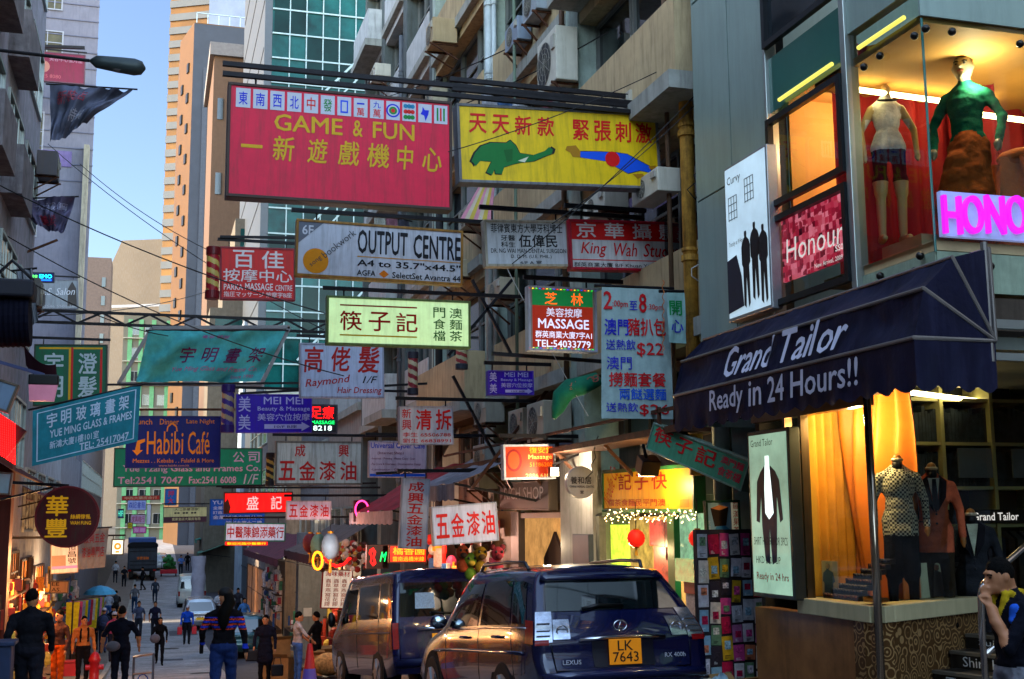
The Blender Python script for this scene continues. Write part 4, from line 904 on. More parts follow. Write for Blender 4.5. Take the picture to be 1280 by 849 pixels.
def sign(label, quad, Y=None, X=None, face='#b0b0b0', items=(), frame='#4a4038', e=0, depth=.14, rim=.035, group='hanging shop signs', bars=1, name='hanging_sign', cat='sign', back=True, g=.3, dots=None, barX=None, Yl=None, Yr=None, barup=.12):
    if X is not None: P = [atX(*q, X) for q in quad]
    else: Yl = Yl or Y; Yr = Yr or Y; P = [atY(*quad[0], Yl), atY(*quad[1], Yr), atY(*quad[2], Yr), atY(*quad[3], Yl)]
    c = (P[0]+P[1]+P[2]+P[3])/4; u = ((P[1]+P[2])-(P[0]+P[3])); w = u.length/2; u.normalize()
    v = (P[0]+P[1])-(P[2]+P[3]); v -= u*v.dot(u); h = v.length/2; v.normalize(); n = u.cross(v)
    B = c-v*h/2
    mat = Matrix(((u.x, v.x, n.x, B.x), (u.y, v.y, n.y, B.y), (u.z, v.z, n.z, B.z), (0, 0, 0, 1)))
    t = thing(name, label, cat, group=group, mat=mat)
    m = MB(); m.bb(-w/2, w/2, 0, h, -depth, -.004); m.build('case', sc(frame, 0, .5), t, bevel=.008)
    m = MB(); m.bb(-w/2+rim*.6, w/2-rim*.6, rim*.6, h-rim*.6, -.003, .006); m.build('face', sc(face, e, g), t)
    if rim:
        m = MB(); r = rim
        m.bb(-w/2, w/2, h-r, h, -.002, .02); m.bb(-w/2, w/2, 0, r, -.002, .02); m.bb(-w/2, -w/2+r, r, h-r, -.002, .02); m.bb(w/2-r, w/2, r, h-r, -.002, .02); m.build('frame', sc(frame, 0, .5), t, bevel=.004)
    def fn(x, y, z=0): return Vector((-w/2+w*x, h-h*y, .0085+z))
    for it in items:
        m = MB()
        if it[0] == 't':
            _, s, x0, y0, x1, y1, col, em, k = it; k = dict(k); rot = k.pop('rot', 0); nm = k.pop('n', 'lettering'); dz = k.pop('z', .002); out = k.pop('outline', None)
            def f2(x, y, z, rot=rot, dz=dz):
                if rot:
                    cx, cy = (x0+x1)/2, (y0+y1)/2; dx = (x-cx)*w; dy = (y-cy)*h; ca, sa = math.cos(rot), math.sin(rot); x = cx+(dx*ca+dy*sa)/w; y = cy+(-dx*sa+dy*ca)/h
                return fn(x, y, z+dz)
            if out:
                k2 = dict(k); k2['bold'] = .035; mo = MB(); text_to(mo, s, x0, y0, x1, y1, lambda x, y, z: f2(x, y, z-.001), **k2); mo.build('letter_outline', ink(out), t)
            text_to(m, s, x0, y0, x1, y1, f2, **k); m.build(nm, ink(col, em), t)
        elif it[0] == 'r':
            _, x0, y0, x1, y1, col, em, z, nm = it; m.add([fn(x0, y1, z), fn(x1, y1, z), fn(x1, y0, z), fn(x0, y0, z)], [(0, 1, 2, 3)]); m.build(nm, ink(col, em), t)
        elif it[0] == 'p':
            _, pts, col, em, z, nm = it; q = [fn(x, y, z) for x, y in pts]
            area = sum(q[i].x*q[(i+1) % len(q)].y-q[(i+1) % len(q)].x*q[i].y for i in range(len(q)))
            m.add(q, [tuple(range(len(q))) if area > 0 else tuple(range(len(q)-1, -1, -1))]); m.build(nm, ink(col, em), t)
        elif it[0] == 'c':
            _, cx, cy, r, col, em, z, ry, nm = it; ry = ry or r
            m.add([fn(cx, cy, z)+Vector((r*h*math.cos(a*math.pi/12), ry*h*math.sin(a*math.pi/12), 0)) for a in range(24)], [tuple(range(24))]); m.build(nm, ink(col, em), t)
    if dots:
        cs, step, em = dots; per = []; k = 0
        nx = int(w/step); ny = int(h/step)
        for ci, cc in enumerate(cs):
            m = MB()
            for i in range(nx+1):
                for yy in (.035, .965):
                    if (i+ci) % len(cs) == 0: p = fn(.02+.96*i/nx, yy, .006); m.box(p, (.018, .018, .008))
            for j in range(1, ny):
                for xx in (.02, .98):
                    if (j+ci) % len(cs) == 0: p = fn(xx, .035+.93*j/ny, .006); m.box(p, (.018, .018, .008))
            tag(m.build('bulb_row', ink(cc, em), t), kind='stuff')
    if bars:
        bx = barX if barX is not None else XF+.05
        for q in range(bars):
            zz = max(P[0].z, P[1].z)+barup+q*.16; m = MB(); a = Vector((min(P[0].x, P[1].x)-.05 if bx > 0 else max(P[0].x, P[1].x)+.05, c.y+.05+q*.1, zz)); b = Vector((bx, c.y+.05+q*.1, zz-.0))
            if abs((a-b).x) > .2: m.bar(a, b, .055); m.build('support_bar', steel, t, world=True)
        for xx in (-w*.38, w*.38):
            m = MB(); m.cyl(mat @ Vector((xx, h, -depth/2)), (mat @ Vector((xx, h, -depth/2)))+Vector((0, 0, barup+.02)), .012); m.build('hanger', steel, t, world=True)
    return t
RED = '#b01222'; DRD = '#7a0f18'
# --- the big red arcade sign: tiles, gold lettering
it = []
tiles = [('東', '#1830a0'), ('南', '#1830a0'), ('西', '#1830a0'), ('北', '#1830a0'), ('中', '#b01020'), ('發', '#0c6a30'), (None, 0), ('一萬', 0), ('九萬', 0), ('o', 0), ('bars', 0), ('bird', 0), ('sticks', 0)]
for i, (s, c) in enumerate(tiles):
    x = .034+i*.0735; it.append(Rc(x, .045, x+.062, .215, '#a8a8b0', 0, .001, 'tile'))
    if s and c: it.append(T(s, x+.012, .075, x+.05, .19, c, bold=.02, z=.003))
    elif s is None:
        it.append(Rc(x+.014, .075, x+.048, .19, '#2848b0', 0, .002, 'tile_mark')); it.append(Rc(x+.02, .09, x+.042, .175, '#a8a8b0', 0, .003, 'tile_mark'))
    elif s in ('一萬', '九萬'): it.append(T(s[0], x+.014, .06 if s[0] != '一' else .085, x+.048, .12 if s[0] != '一' else .1, '#1830a0', z=.003)); it.append(T('萬', x+.014, .13, x+.048, .205, '#b01020', z=.003))
    elif s == 'o':
        for r, cc in ((.062, '#1830a0'), (.048, '#a8a8b0'), (.036, '#0c6a30'), (.018, '#b01020')): it.append(Ci(x+.031, .13, r, cc, 0, .002+.0003*(7-r*100), n='tile_mark'))
    elif s == 'bars':
        for a, cc in ((.06, '#0c6a8a'), (.11, '#b01020'), (.16, '#0c6a30')):
            for b in range(3): it.append(Ci(x+.015+.016*b, a+.018, .02, cc, 0, .003, n='tile_mark'))
    elif s == 'bird': it.append(Pg([(x+.02, .07), (x+.03, .1), (x+.05, .1), (x+.046, .14), (x+.034, .2), (x+.026, .15), (x+.01, .14), (x+.018, .11)], '#1830a0', 0, .003, 'tile_mark'))
    else:
        for b, cc in enumerate(('#0c6a30', '#b01020', '#0c6a30')): it.append(Rc(x+.012+.015*b, .07, x+.02+.015*b, .19, cc, 0, .003, 'tile_mark'))
GO = '#b08a10'
for s, a, b in (('GAME', .2, .5), ('&', .545, .59), ('FUN', .635, .825)): it.append(T(s, a, .245, b, .395, GO, bold=.028, outline='#1a0c08'))
for s, a, b in (('新', .195, .29), ('遊', .345, .435), ('戲', .48, .575), ('機', .61, .71), ('中', .745, .82), ('心', .86, .95)): it.append(T(s, a, .44, b, .66, GO, bold=.026, outline='#1a0c08', shear=.08))
it.append(T('一', .06, .535, .152, .565, GO, bold=.026, outline='#1a0c08'))
sign('huge crimson sign with a row of mahjong tiles and gold arcade lettering', [(284, 101), (564, 129), (566, 262), (283, 247)], Y=13.6, face='#a8143e', items=it, frame='#2c1c18', bars=2, barup=.1, depth=.2)
# --- yellow sign with green elephant
Z3 = lambda x, y: ((x-32)/750+(-.0*(y)), (y-387-(x-32)*.0545)/287)
ele = [(78, 600), (92, 570), (115, 545), (150, 533), (205, 535), (220, 525), (240, 545), (252, 572), (300, 580), (345, 565), (362, 550), (376, 560), (370, 576), (345, 584), (300, 603), (250, 607), (225, 613), (195, 622), (185, 647), (162, 645), (160, 630), (150, 650), (130, 640), (150, 602), (110, 598), (92, 618), (85, 605)]
div_ = [(475, 568), (560, 570), (615, 574), (655, 580), (690, 600), (745, 630), (742, 652), (700, 642), (655, 652), (615, 630), (575, 606), (478, 590)]
it = [T(ch, a, .12, a+.085, .37, '#b01828', bold=.03, outline='#3a1008', shear=.05) for ch, a in zip('天天新款', (.055, .165, .275, .385))] + [T(ch, a, .13, a+.085, .4, '#b01828', bold=.03, outline='#3a1008', shear=.05) for ch, a in zip('緊張刺激', (.56, .67, .775, .88))]
big = lambda P, k=1.06: [(sum(q[0] for q in P)/len(P)*(1-k)+x*k, sum(q[1] for q in P)/len(P)*(1-k)+y*k) for x, y in P]
it += [Pg(big([Z3(*p) for p in ele]), '#100c08', 0, .0004, 'ink_outline'), Pg(big([Z3(*p) for p in div_]), '#100c08', 0, .0004, 'ink_outline'), Pg([Z3(*p) for p in ele], '#0c5a2a', n='printed_elephant'), Pg([Z3(*p) for p in ((195, 560), (228, 556), (225, 600), (205, 605))], '#084a20', 0, .002, 'elephant_ear'), Pg([Z3(*p) for p in ((245, 600), (285, 585), (270, 606))], '#b8b8a0', 0, .002, 'elephant_tusk'),
       Pg([Z3(*p) for p in div_], '#1450b0', n='printed_diver'), Pg([Z3(*p) for p in ((428, 548), (462, 545), (478, 568), (476, 590), (448, 588), (440, 572), (422, 562))], '#8c6420', 0, .002, 'diver_hand'), Ci(*Z3(598, 598), .1, '#b01c28', 0, .0025, n='diver_cap'),
       Pg([Z3(*p) for p in ((735, 628), (764, 624), (762, 636), (742, 640))], '#8c6420', 0, .002, 'diver_foot'), Pg([Z3(*p) for p in ((672, 655), (712, 655), (716, 664), (690, 674))], '#8c6420', 0, .002, 'diver_foot')]
sign('yellow sign with red brushed characters, a green elephant and a blue diving man', [(571, 129), (821, 143), (827, 237), (573, 228)], Y=13.7, face='#b89a08', items=it, frame='#5a5a5c', bars=2, barup=.1, depth=.2)
# --- print shop
it = [Pg([(.0, .0), (.175, .0), (.0, .46)], '#5c5e66', 0, .0005, 'corner_patch'), T('6F', .035, .1, .1, .27, '#b8b8bc', bold=.03), Ci(.118, .72, .22, '#b87a30', n='logo_disc'),
      T('bookwork', .13, .33, .37, .45, '#3a3a3e', bold=0, rot=.72), T('song', .08, .7, .16, .78, '#3a3a3e', bold=0, rot=.72),
      T('OUTPUT', .36, .11, .66, .54, '#1a1a1e', bold=.035), T('CENTRE', .695, .13, .985, .56, '#1a1a1e', bold=.035), Rc(.36, .585, .985, .6, '#a87820', 0, .001, 'underline'),
      T('A4 to 35.7"x44.5"', .36, .64, .985, .76, '#1a1a1e', bold=.04), T('AGFA', .36, .83, .47, .93, '#1a1a1e', bold=.04), Pg([(.49, .88), (.52, .81), (.55, .88), (.52, .95)], '#b86a30', n='logo_diamond'), T('SelectSet Avantra 44', .57, .83, .985, .94, '#1a1a1e', bold=.03)]
sign('long pale grey print shop sign with bold black capitals and an orange disc', [(369, 272), (579, 290), (578, 356), (370, 346)], Y=16.5, face='#a4a6ac', items=it, frame='#7a5a34', bars=1)
# --- dentist and photo studio
K = '#16161c'
it = [T('菲律賓東方大學牙科博士', .08, .08, .93, .28, K), T('牙醫', .19, .33, .36, .45, K), T('科生', .19, .47, .36, .59, K), T('伍偉民', .4, .31, .86, .59, K, bold=.03), T('DR. NG WAI MAN DENTAL SURGEON', .07, .615, .96, .71, K), T('D. D. M. (U.E. PHIL.)', .3, .745, .78, .84, K), T('4/F A 室', .4, .87, .66, .955, K)]
sign('white dentist sign with black characters, left of the red and white studio sign', [(605, 275), (711, 276), (711, 334), (606, 333)], Y=14.7, face='#a2a4a8', items=it, frame='#8a8478', bars=1)
it = [Rc(.0, .0, 1, .4, '#a80e24', 0, .0003, 'red_band')] + [T(c, a, .05, a+.16, .36, '#b8b0b0', bold=.02) for c, a in zip('京華攝影', (.06, .29, .52, .74))] + [T('King', .09, .45, .3, .75, RED, bold=.012, shear=.25), T('Wah', .36, .45, .55, .72, RED, bold=.012, shear=.25), T('Studio', .6, .45, .9, .72, RED, bold=.012, shear=.25), Rc(0, .79, 1, .81, RED, 0, .0006, 'rule'), T('群英商業大廈 B/F Khuan Ying Comm. Bldg', .03, .85, .97, .96, K)]
sign('white and red photo studio sign with large pale characters on its red upper band', [(712, 276), (862, 277), (863, 342), (711, 335)], Y=14.6, face='#b0acac', items=it, frame='#8a2430', bars=1)
# --- massage centre, red
it = [T('百', .17, .06, .45, .4, '#b8b0b0', bold=.02), T('佳', .55, .06, .85, .4, '#b8b0b0', bold=.02), T('按摩中心', .04, .42, .96, .66, '#b8b0b0'), T('PARKA', .05, .71, .3, .82, '#b8b0b0'), T('MASSAGE', .33, .685, .7, .82, '#b8b0b0', bold=.03), T('CENTRE', .73, .71, .96, .82, '#b8b0b0'), T('指圧マッサージ 按摩字B座', .05, .85, .95, .95, '#b8b0b0')]
sign('square red massage centre sign with white characters next to a red barber pole', [(275, 308), (369, 311), (369, 376), (275, 374)], Y=24, face='#9c1026', items=it, frame='#6a2028', bars=1, barX=4)
# --- noodle shop lit sign
G2 = '#0c4a1c'
it = [T(c, a, .3, a+.15, .7, '#8a1420', bold=.02) for c, a in zip('筷子記', (.09, .285, .475))] + [Rc(.09, .17, .62, .2, '#7a1a18', 0, .001, 'red_rule'), Rc(.09, .78, .62, .81, '#a88a18', 0, .001, 'gold_rule')] + [T('門食檔', .735, .16, .82, .88, G2, vert=True), T('澳麵茶', .85, .16, .94, .88, G2, vert=True)]
sign('glowing pale green noodle shop light box with red and green characters', [(408, 369), (588, 377), (588, 436), (408, 431)], Y=18, face='#98b088', items=it, frame='#4a5a3a', e=.38, bars=1, g=.15)
# --- LED massage board
it = [Rc(.06, .06, .94, .3, '#0c5a30', .25, .0005, 'green_band'), Rc(.06, .3, .94, .94, '#7a2a10', .25, .0005, 'brown_field'), T('芝', .24, .09, .42, .28, '#c85a10', .6), T('林', .62, .09, .8, .28, '#c85a10', .6), T('美容按摩', .26, .33, .78, .47, '#b8b8c8', .3), T('MASSAGE', .14, .5, .88, .65, '#b8b8d0', .4, bold=.03), T('群英商業大廈7字A1', .1, .69, .92, .8, '#c0c0d0', .4), T('TEL:54033779', .1, .83, .9, .94, '#c0c0d0', .4, bold=.03)]
sign('lit massage board edged with tiny coloured bulbs, green band on top', [(660, 357), (746, 361), (746, 441), (660, 438)], Y=15.2, face='#7a7068', items=it, frame='#8c8c94', bars=1, dots=(['#e02030', '#2050e0', '#30c040', '#d8c030'], .05, 1.5))
# --- hair salon
it = [T('高', .05, .06, .28, .54, '#8a1a20', bold=.03, shear=.1), T('佬', .37, .06, .6, .52, '#8a1a20', bold=.03, shear=.1), T('髮', .68, .04, .95, .54, '#8a1a20', bold=.03, shear=.1), T('Raymond', .06, .62, .6, .8, '#8a1a20', rot=.12, bold=.02, shear=.3), T('1/F', .74, .6, .92, .73, K, shear=.3), T('Hair Dressing', .44, .8, .97, .95, '#8a1a20', bold=.02, shear=.2)]
sign('grey white hairdresser sign with three big brush characters in dark red', [(374, 429), (480, 430), (480, 498), (375, 497)], Y=24.5, face='#9094a4', items=it, frame='#7a7a84', bars=1, barX=5)
# --- Mei Mei signs
def mei(label, quad, Y, bx):
    c2 = '#a8a0c4'
    it = [T('美', .03, .06, .19, .46, c2), T('美', .03, .53, .19, .93, c2), T('MEI MEI', .36, .07, .88, .26, c2), T('Beauty & Massage', .28, .32, .97, .46, c2), T('美容穴位按摩', .28, .5, .97, .69, c2), Pg([(.37, .78), (.86, .78), (.86, .72), (.97, .84), (.86, .96), (.86, .9), (.37, .9)], c2, n='arrow'), T('10/F B座', .5, .8, .8, .885, '#2a1a60', z=.004)]
    return sign(label, quad, Y=Y, face='#381c8c', items=it, frame='#4a3a8c', rim=.02, bars=1, barX=bx)
mei('larger purple beauty and massage sign with a white arrow, beside a purple barber pole', [(295, 493), (390, 493), (390, 541), (295, 541)], 27, 6)
mei('smaller purple beauty and massage sign with a white arrow, above the air conditioners', [(610, 463), (667, 464), (667, 494), (610, 494)], 18.4, None)
# --- hardware shop family
it = [T('成', .22, .08, .34, .36, '#98141c', bold=.03), T('興', .72, .08, .84, .36, '#98141c', bold=.03)] + [T(c, a, .46, a+.19, .9, '#98141c', bold=.03) for c, a in zip('五金漆油', (.04, .27, .5, .74))]
sign('rust streaked beige hardware sign with four big red characters in its lower row', [(344, 551), (453, 552), (453, 606), (344, 606)], Y=24, face='#9a948c', items=it, frame='#5a5048', g=.6, bars=1)
it = [T('Universal Cyber Cafe', .03, .04, .97, .25, '#1c3a8c', bold=.03), T('(Internet Shop)', .15, .29, .6, .39, '#5a1a30'), T('-Internet · Printing · Photo Copy · Scan', .04, .45, .8, .53, '#5a2040'), T('-Fax (Local & Overseas) · Documentation Design', .04, .6, .9, .68, '#5a2040'), T('-Lamination · CD Calling Card', .04, .75, .9, .83, '#5a2040'), Rc(.0, .9, 1, 1, '#2a4a9c', 0, .0005, 'blue_band')]
sign('pale pink internet cafe sign with blue heading and small red lines', [(461, 551), (533, 552), (533, 597), (461, 597)], Y=21.5, face='#a8929c', items=it, frame='#8a8088', rim=.02, bars=1)
it = [T('新', .05, .07, .22, .31, RED), T('興', .05, .35, .22, .62, RED), T('清', .3, .08, .6, .62, '#b8141c', bold=.04), T('拆', .67, .08, .97, .62, '#b8141c', bold=.04), T('李生 65506788', .06, .68, .95, .8, RED), T('劉生 66838991', .06, .84, .95, .95, RED)]
sign('white demolition sign with bright red characters and two phone numbers', [(499, 508), (567, 508), (566, 556), (499, 556)], Y=19.4, face='#a8a4ac', items=it, frame='#8c8890', rim=.015, bars=1)
sign('narrow upright grey sign with six red characters in a column', [(501, 597), (536, 599), (535, 687), (501, 686)], Y=20.5, face='#8c8c96', items=[T('成興五金漆油', .22, .05, .8, .98, '#98141c', vert=True, bold=.03)], frame='#7c7c84', rim=.02, bars=1)
sign('tilted white hardware sign with four red characters, above the dark blue van', [(540, 634), (621, 627), (623, 676), (541, 683)], Y=18.6, face='#a8a6b4', items=[T(c, a, .2, a+.2, .82, '#b01420', bold=.035) for c, a in zip('五金漆油', (.05, .28, .52, .75))], frame='#8c8c94', bars=0, rim=.02)
sign('small pale hardware sign with four red characters beside the red lit sign', [(358, 626), (414, 626), (414, 650), (358, 650)], Y=28.5, face='#a4a4b8', items=[T(c, a, .2, a+.19, .85, '#98141c', bold=.03) for c, a in zip('五金漆油', (.06, .29, .52, .75))], frame='#8c8c94', rim=.02, bars=1)
sign('glowing red sign with two outlined white characters', [(279, 615), (366, 615), (366, 641), (280, 643)], Y=34, face='#b01810', items=[T('盛', .33, .2, .5, .82, '#d8b0b0', .3), T('記', .68, .2, .84, .82, '#d8b0b0', .3), Pg([(.01, .5), (.06, .3), (.1, .7), (.08, .98), (.01, .98)], '#3a1c10', n='dark_stain')], frame='#3a2018', e=.6, bars=1)
sign('white medicine shop sign with a green frame and seven red characters', [(281, 653), (357, 654), (357, 677), (281, 677)], Y=33, face='#a4a8b8', items=[T('中醫陳錦添藥行', .04, .2, .97, .82, '#98101c', bold=.03)], frame='#2c5a4c', e=.15, bars=1)
sign('red strip light sign under the white medicine shop sign', [(281, 677), (335, 677), (335, 682), (281, 682)], Y=33.2, face='#c02818', items=[T('歡迎光臨中醫藥行', .05, .2, .95, .85, '#e0a040', .8)], e=1.2, rim=.01, bars=0)
sign('blue sign with white lines, partly hidden behind the red lit sign', [(262, 624), (331, 624), (331, 657), (262, 657)], Y=39, face='#1450a0', items=[T('YUEN', .04, .06, .4, .2, '#a8b4d0', bold=.03), T('金屬製品', .06, .27, .4, .4, '#a8b4d0'), T('訂造工程', .06, .45, .4, .57, '#a8b4d0'), T('金屬誠達有限公司', .06, .62, .95, .76, '#a8b4d0'), T('誠利大廈十二樓', .3, .82, .95, .96, '#a8b4d0')], frame='#284a7c', rim=.02, bars=0)
# --- picture framers, left and centre
GR = '#0c4a34'
it = [T('公', .795, .1, .875, .38, '#a890a8', bold=.02), T('司', .9, .1, .98, .38, '#a890a8', bold=.02), T('Yue Tzang Glass and Frames Co.', .06, .44, .985, .66, '#b090a4', bold=.03), T('Tel:2541 7047', .03, .74, .46, .92, '#b090a4', bold=.03), T('Fax:2541 6008', .5, .74, .82, .92, '#b090a4', bold=.03), T('1/F', .87, .68, .975, .94, '#a8a0a8', bold=.01, shear=.2)]
sign('long green picture framer sign with pink lettering, behind the navy cafe sign', [(142, 560), (328, 560), (328, 608), (142, 609)], Y=34, face='#0c6a50', items=it, frame='#1c3a30', bars=0, g=.2)
it = [T('Lunch', .08, .06, .27, .17, '#b06a38'), T('Dinner', .35, .06, .55, .17, '#b06a38'), T('Late Night', .63, .06, .93, .17, '#b06a38'), T('Habibi', .22, .3, .6, .74, '#c8781c', bold=.008), T('Café', .65, .3, .88, .74, '#c8781c', bold=.008), Pg([(.1, .66), (.12, .48), (.2, .44), (.2, .5), (.15, .54), (.15, .66), (.18, .66), (.12, .76), (.07, .66)], '#c8781c', n='arrow'), T('Mezzes . . Kebabs . . Falafel & More', .08, .82, .93, .9, '#b06a38'), T('www.habibi.com.hk', .35, .935, .67, .975, '#a0705a'), Pg([(.42, .3), (.43, .2), (.48, .12), (.53, .2), (.54, .3), (.525, .3), (.52, .22), (.48, .16), (.44, .22), (.435, .3)], '#c8781c', n='arch_emblem')]
sign('navy cafe sign with orange hand drawn lettering and an arrow', [(157, 520), (276, 520), (276, 585), (157, 585)], Y=28.5, face='#14164c', items=it, frame='#20204a', rim=.02, bars=0)
it = [Rc(.07, .05, .93, .08, '#b08a30', 0, .001, 'gold_border'), Rc(.9, .08, .93, 1, '#a03030', 0, .001, 'red_border'), Rc(.5, .05, .53, 1, '#a03030', 0, .0015, 'red_border'), Rc(.47, .05, .5, 1, '#b08a30', 0, .0015, 'gold_border'), T('宇明', .14, .14, .4, .9, '#9ca8ac', vert=True, bold=.03), T('澄髮', .6, .14, .86, .9, '#9ca8ac', vert=True, bold=.03)]
sign('green upright sign with two columns of silver characters and red gold borders', [(42, 430), (135, 431), (133, 507), (42, 508)], Y=29, face=GR, items=it, frame='#1c2c24', bars=1, barX=XL)
# cloth banners
def cloth_banner(label, quad, Y, col, items, amp=.05, group=None, name='cloth_banner', Yr=None, wave=3.0, hem=None):
    Yr = Yr or Y; P = [atY(*quad[0], Y), atY(*quad[1], Yr), atY(*quad[2], Yr), atY(*quad[3], Y)]
    top = (P[0]+P[1])/2; t = thing(name, label, 'banner', (top.x, top.y, min(p.z for p in P)), group=group)
    sd_ = R_.random()*50
    nn = ((P[1]-P[0]).cross(P[0]-P[3])).normalized()
    def fn(x, y, z=0):
        p = (P[0]*(1-x)+P[1]*x)*(1-y)+(P[3]*(1-x)+P[2]*x)*y
        dsp = amp*(mnoise.noise(Vector((x*wave+sd_, y*wave*.6, sd_)))+.5*mnoise.noise(Vector((x*wave*2.7+y*2+sd_, y*1.5, 3))))
        return p+nn*(dsp+z)
    m = MB(); m.grid(lambda u, v: fn(u, v), 40, 24); m.build('cloth', M('cloth_'+col+'_ban', col, .8, var=.2, scale=5, grime=.2, gcol='#20282a'), t, world=True, smooth=True)
    for i in items:
        m = MB(); _, s, x0, y0, x1, y1, c, e, k = i; k = dict(k); text_to(m, s, x0, y0, x1, y1, lambda x, y, z: fn(x, y, .012), **k); m.build('lettering', ink(c, e), t, world=True)
    if hem:
        for (x0, y0, x1, y1) in ((.04, .06, .96, .075), (.04, .925, .96, .94), (.04, .06, .05, .94), (.95, .06, .96, .94)):
            m = MB(); m.grid(lambda u, v: fn(x0+(x1-x0)*u, y0+(y1-y0)*v, .01), 30 if x1-x0 > .5 else 1, 1 if x1-x0 > .5 else 20); m.build('border_line', ink(hem), t, world=True)
    m = MB(); m.tube([P[0]+Vector((-.08, .03, .02)), P[1]+Vector((.08, .03, .02))], .02, 8); m.build('top_pole', steel, t, world=True)
    return t, fn
wi = '#a4b4c4'
cloth_banner('slanted teal glass and frames banner with white lettering on the left', [(41, 514), (176, 481), (172, 552), (40, 583)], 23, '#1c7484',
    [T(c, a, .12, a+.095, .38, wi, bold=.03) for c, a in zip('宇明玻璃畫架', (.13, .26, .4, .53, .67, .8))] + [T('YUE MING GLASS & FRAMES', .16, .43, .93, .57, wi, bold=.03), T('新鴻大廈1樓101室', .16, .63, .62, .77, wi, bold=.02), T('TEL: 25417047', .44, .79, .91, .92, wi, bold=.03)], hem=wi, amp=.05)
cloth_banner('ragged teal framers banner sagging on a steel frame under the truss', [(186, 414), (357, 414), (325, 477), (170, 478)], 31, '#3c9494',
    [T(c, a, .32, a+.11, .62, '#4c1a3c', bold=.02) for c, a in zip('宇明畫架', (.28, .45, .63, .81))] + [T('Yue Ming Glass and Frame Co.', .25, .7, .93, .82, '#8c4a68', bold=0, shear=.2), T('Since 1990', .74, .86, .92, .93, '#8c4a68', bold=0), T('畫架 鏡架', .4, .08, .6, .14, '#8c4a80', bold=0)], amp=.3, wave=3.4)
m = MB()
for a, b in (((148, 480), (190, 410)), ((190, 410), (362, 409)), ((362, 409), (326, 482)), ((148, 480), (326, 481))): m.bar(atY(*a, 31.1), atY(*b, 31.1), .09)
tag(m.build('banner_frame', M('grey_steel', '#6c6a6c', .5, .4)), 'grey steel frame holding the ragged teal banner', 'frame')
pb = '#8cb0b0'
BL = '#2c2c8c'
t, fn = cloth_banner('long pale teal food price banner with blue and red characters', [(752, 359), (836, 362), (842, 524), (752, 523)], 13.2, '#8ca09e',
    [T('2', .02, .03, .15, .17, '#98142c', bold=.03), T(':00pm', .15, .1, .38, .165, '#98142c', bold=.02), T('至', .4, .1, .52, .17, BL), T('8', .54, .04, .66, .19, '#98142c', bold=.03), T(':30pm', .67, .12, .9, .175, '#98142c', bold=.02), T('澳門', .04, .24, .38, .37, BL, bold=.03), T('豬扒包', .37, .23, .93, .37, '#98142c', bold=.03), T('送熱飲', .06, .4, .48, .48, BL), T('$22', .5, .42, .88, .53, '#98142c', bold=.02), T('澳門', .07, .53, .42, .63, BL), T('撈麵套餐', .1, .65, .9, .76, '#98142c', bold=.03), T('兩餸選麵', .24, .77, .9, .86, '#1c4a9c', bold=.03), T('送熱飲', .06, .88, .5, .95, BL), T('$26', .52, .89, .94, .98, '#98142c', bold=.02)], amp=.02)
cloth_banner('small teal tea time banner beside the long price banner', [(833, 366), (875, 366), (874, 431), (836, 428)], 12.9, '#86a8a4',
    [T('開', .05, .16, .45, .46, '#0c6a3c', bold=.03), T('心', .08, .54, .48, .8, BL, bold=.03), T('下午茶', .55, .08, .93, .95, '#98142c', vert=True, bold=.03)], amp=.02)
# green rolled cloth tied to a bracket
t = thing('rolled_banner', 'rolled up green cloth banner with faded pink writing beside the long price banner', 'banner', atY(700, 520, 15.5))
pts = [atY(747, 474, 15.2), atY(728, 482, 15.2), atY(712, 486, 15.3), atY(702, 496, 15.3), atY(697, 512, 15.4), atY(692, 523, 15.4)]
m = MB(); m.tube(pts, [.1, .13, .14, .13, .09, .03], 14); m.build('cloth', M('roll_green', '#0c6a50', .7, var=.3, scale=6, bump=.5, bscale=12), t, world=True, smooth=True)
for k_, s in enumerate('客門288'):
    q = pts[2]*(1-k_/5)+pts[0]*(k_/5); m = MB(); text_to(m, s, -.05, .05, .05, -.05, lambda x, y, z: q+Vector((x, -.145, .02-y+.25*x)), 0); m.build('lettering', ink('#8c5a50'), t, world=True)
# neon / LED
sign('small lit sign of red and green tubes edged with white bulbs, behind the purple sign', [(375, 505), (422, 506), (422, 542), (375, 542)], Y=29.5, face='#14181c', items=[T('足療', .28, .06, .9, .5, '#e03018', 1.2, bold=.02), T('MASSAGE', .3, .56, .92, .68, '#30c060', 1), T('8218', .35, .73, .85, .9, '#c0d8d0', .8)], dots=(['#c8d0e0', '#302838'], .07, 1.2), bars=0, frame='#2c2c34')
sign('red and green neon foot outline sign on a black board', [(458, 681), (486, 681), (486, 711), (458, 711)], Y=27.5, face='#100c10', items=[Pg([(.14, .2), (.3, .12), (.42, .3), (.36, .52), (.44, .78), (.3, .9), (.16, .72), (.2, .5), (.1, .36)], '#e02838', 1.6, .001, 'neon_foot'), Pg([(.22, .3), (.3, .3), (.28, .52), (.32, .74), (.24, .74), (.24, .5)], '#100c10', 0, .002, 'foot_centre'), T('M', .6, .3, .9, .7, '#30d060', 1.4, shear=.3)], bars=0, rim=.03, frame='#2a1a1a')
sign('orange lit shop sign with pale characters behind the van', [(486, 681), (534, 681), (534, 704), (486, 704)], Y=27, face='#a83414', items=[T('橘香園', .1, .12, .92, .55, '#d89048', .6, bold=.02), T('雲南過橋米線', .1, .64, .92, .9, '#d89048', .6)], e=.5, bars=0, frame='#3a2018')
t = sign('dark sign with a pink neon face outline above the lanterns', [(441, 626), (463, 624), (462, 652), (444, 652)], Y=28, face='#180c14', items=[], bars=0, rim=.02, frame='#2c1a20')
m = MB(); P0 = atY(452, 637, 27.9)
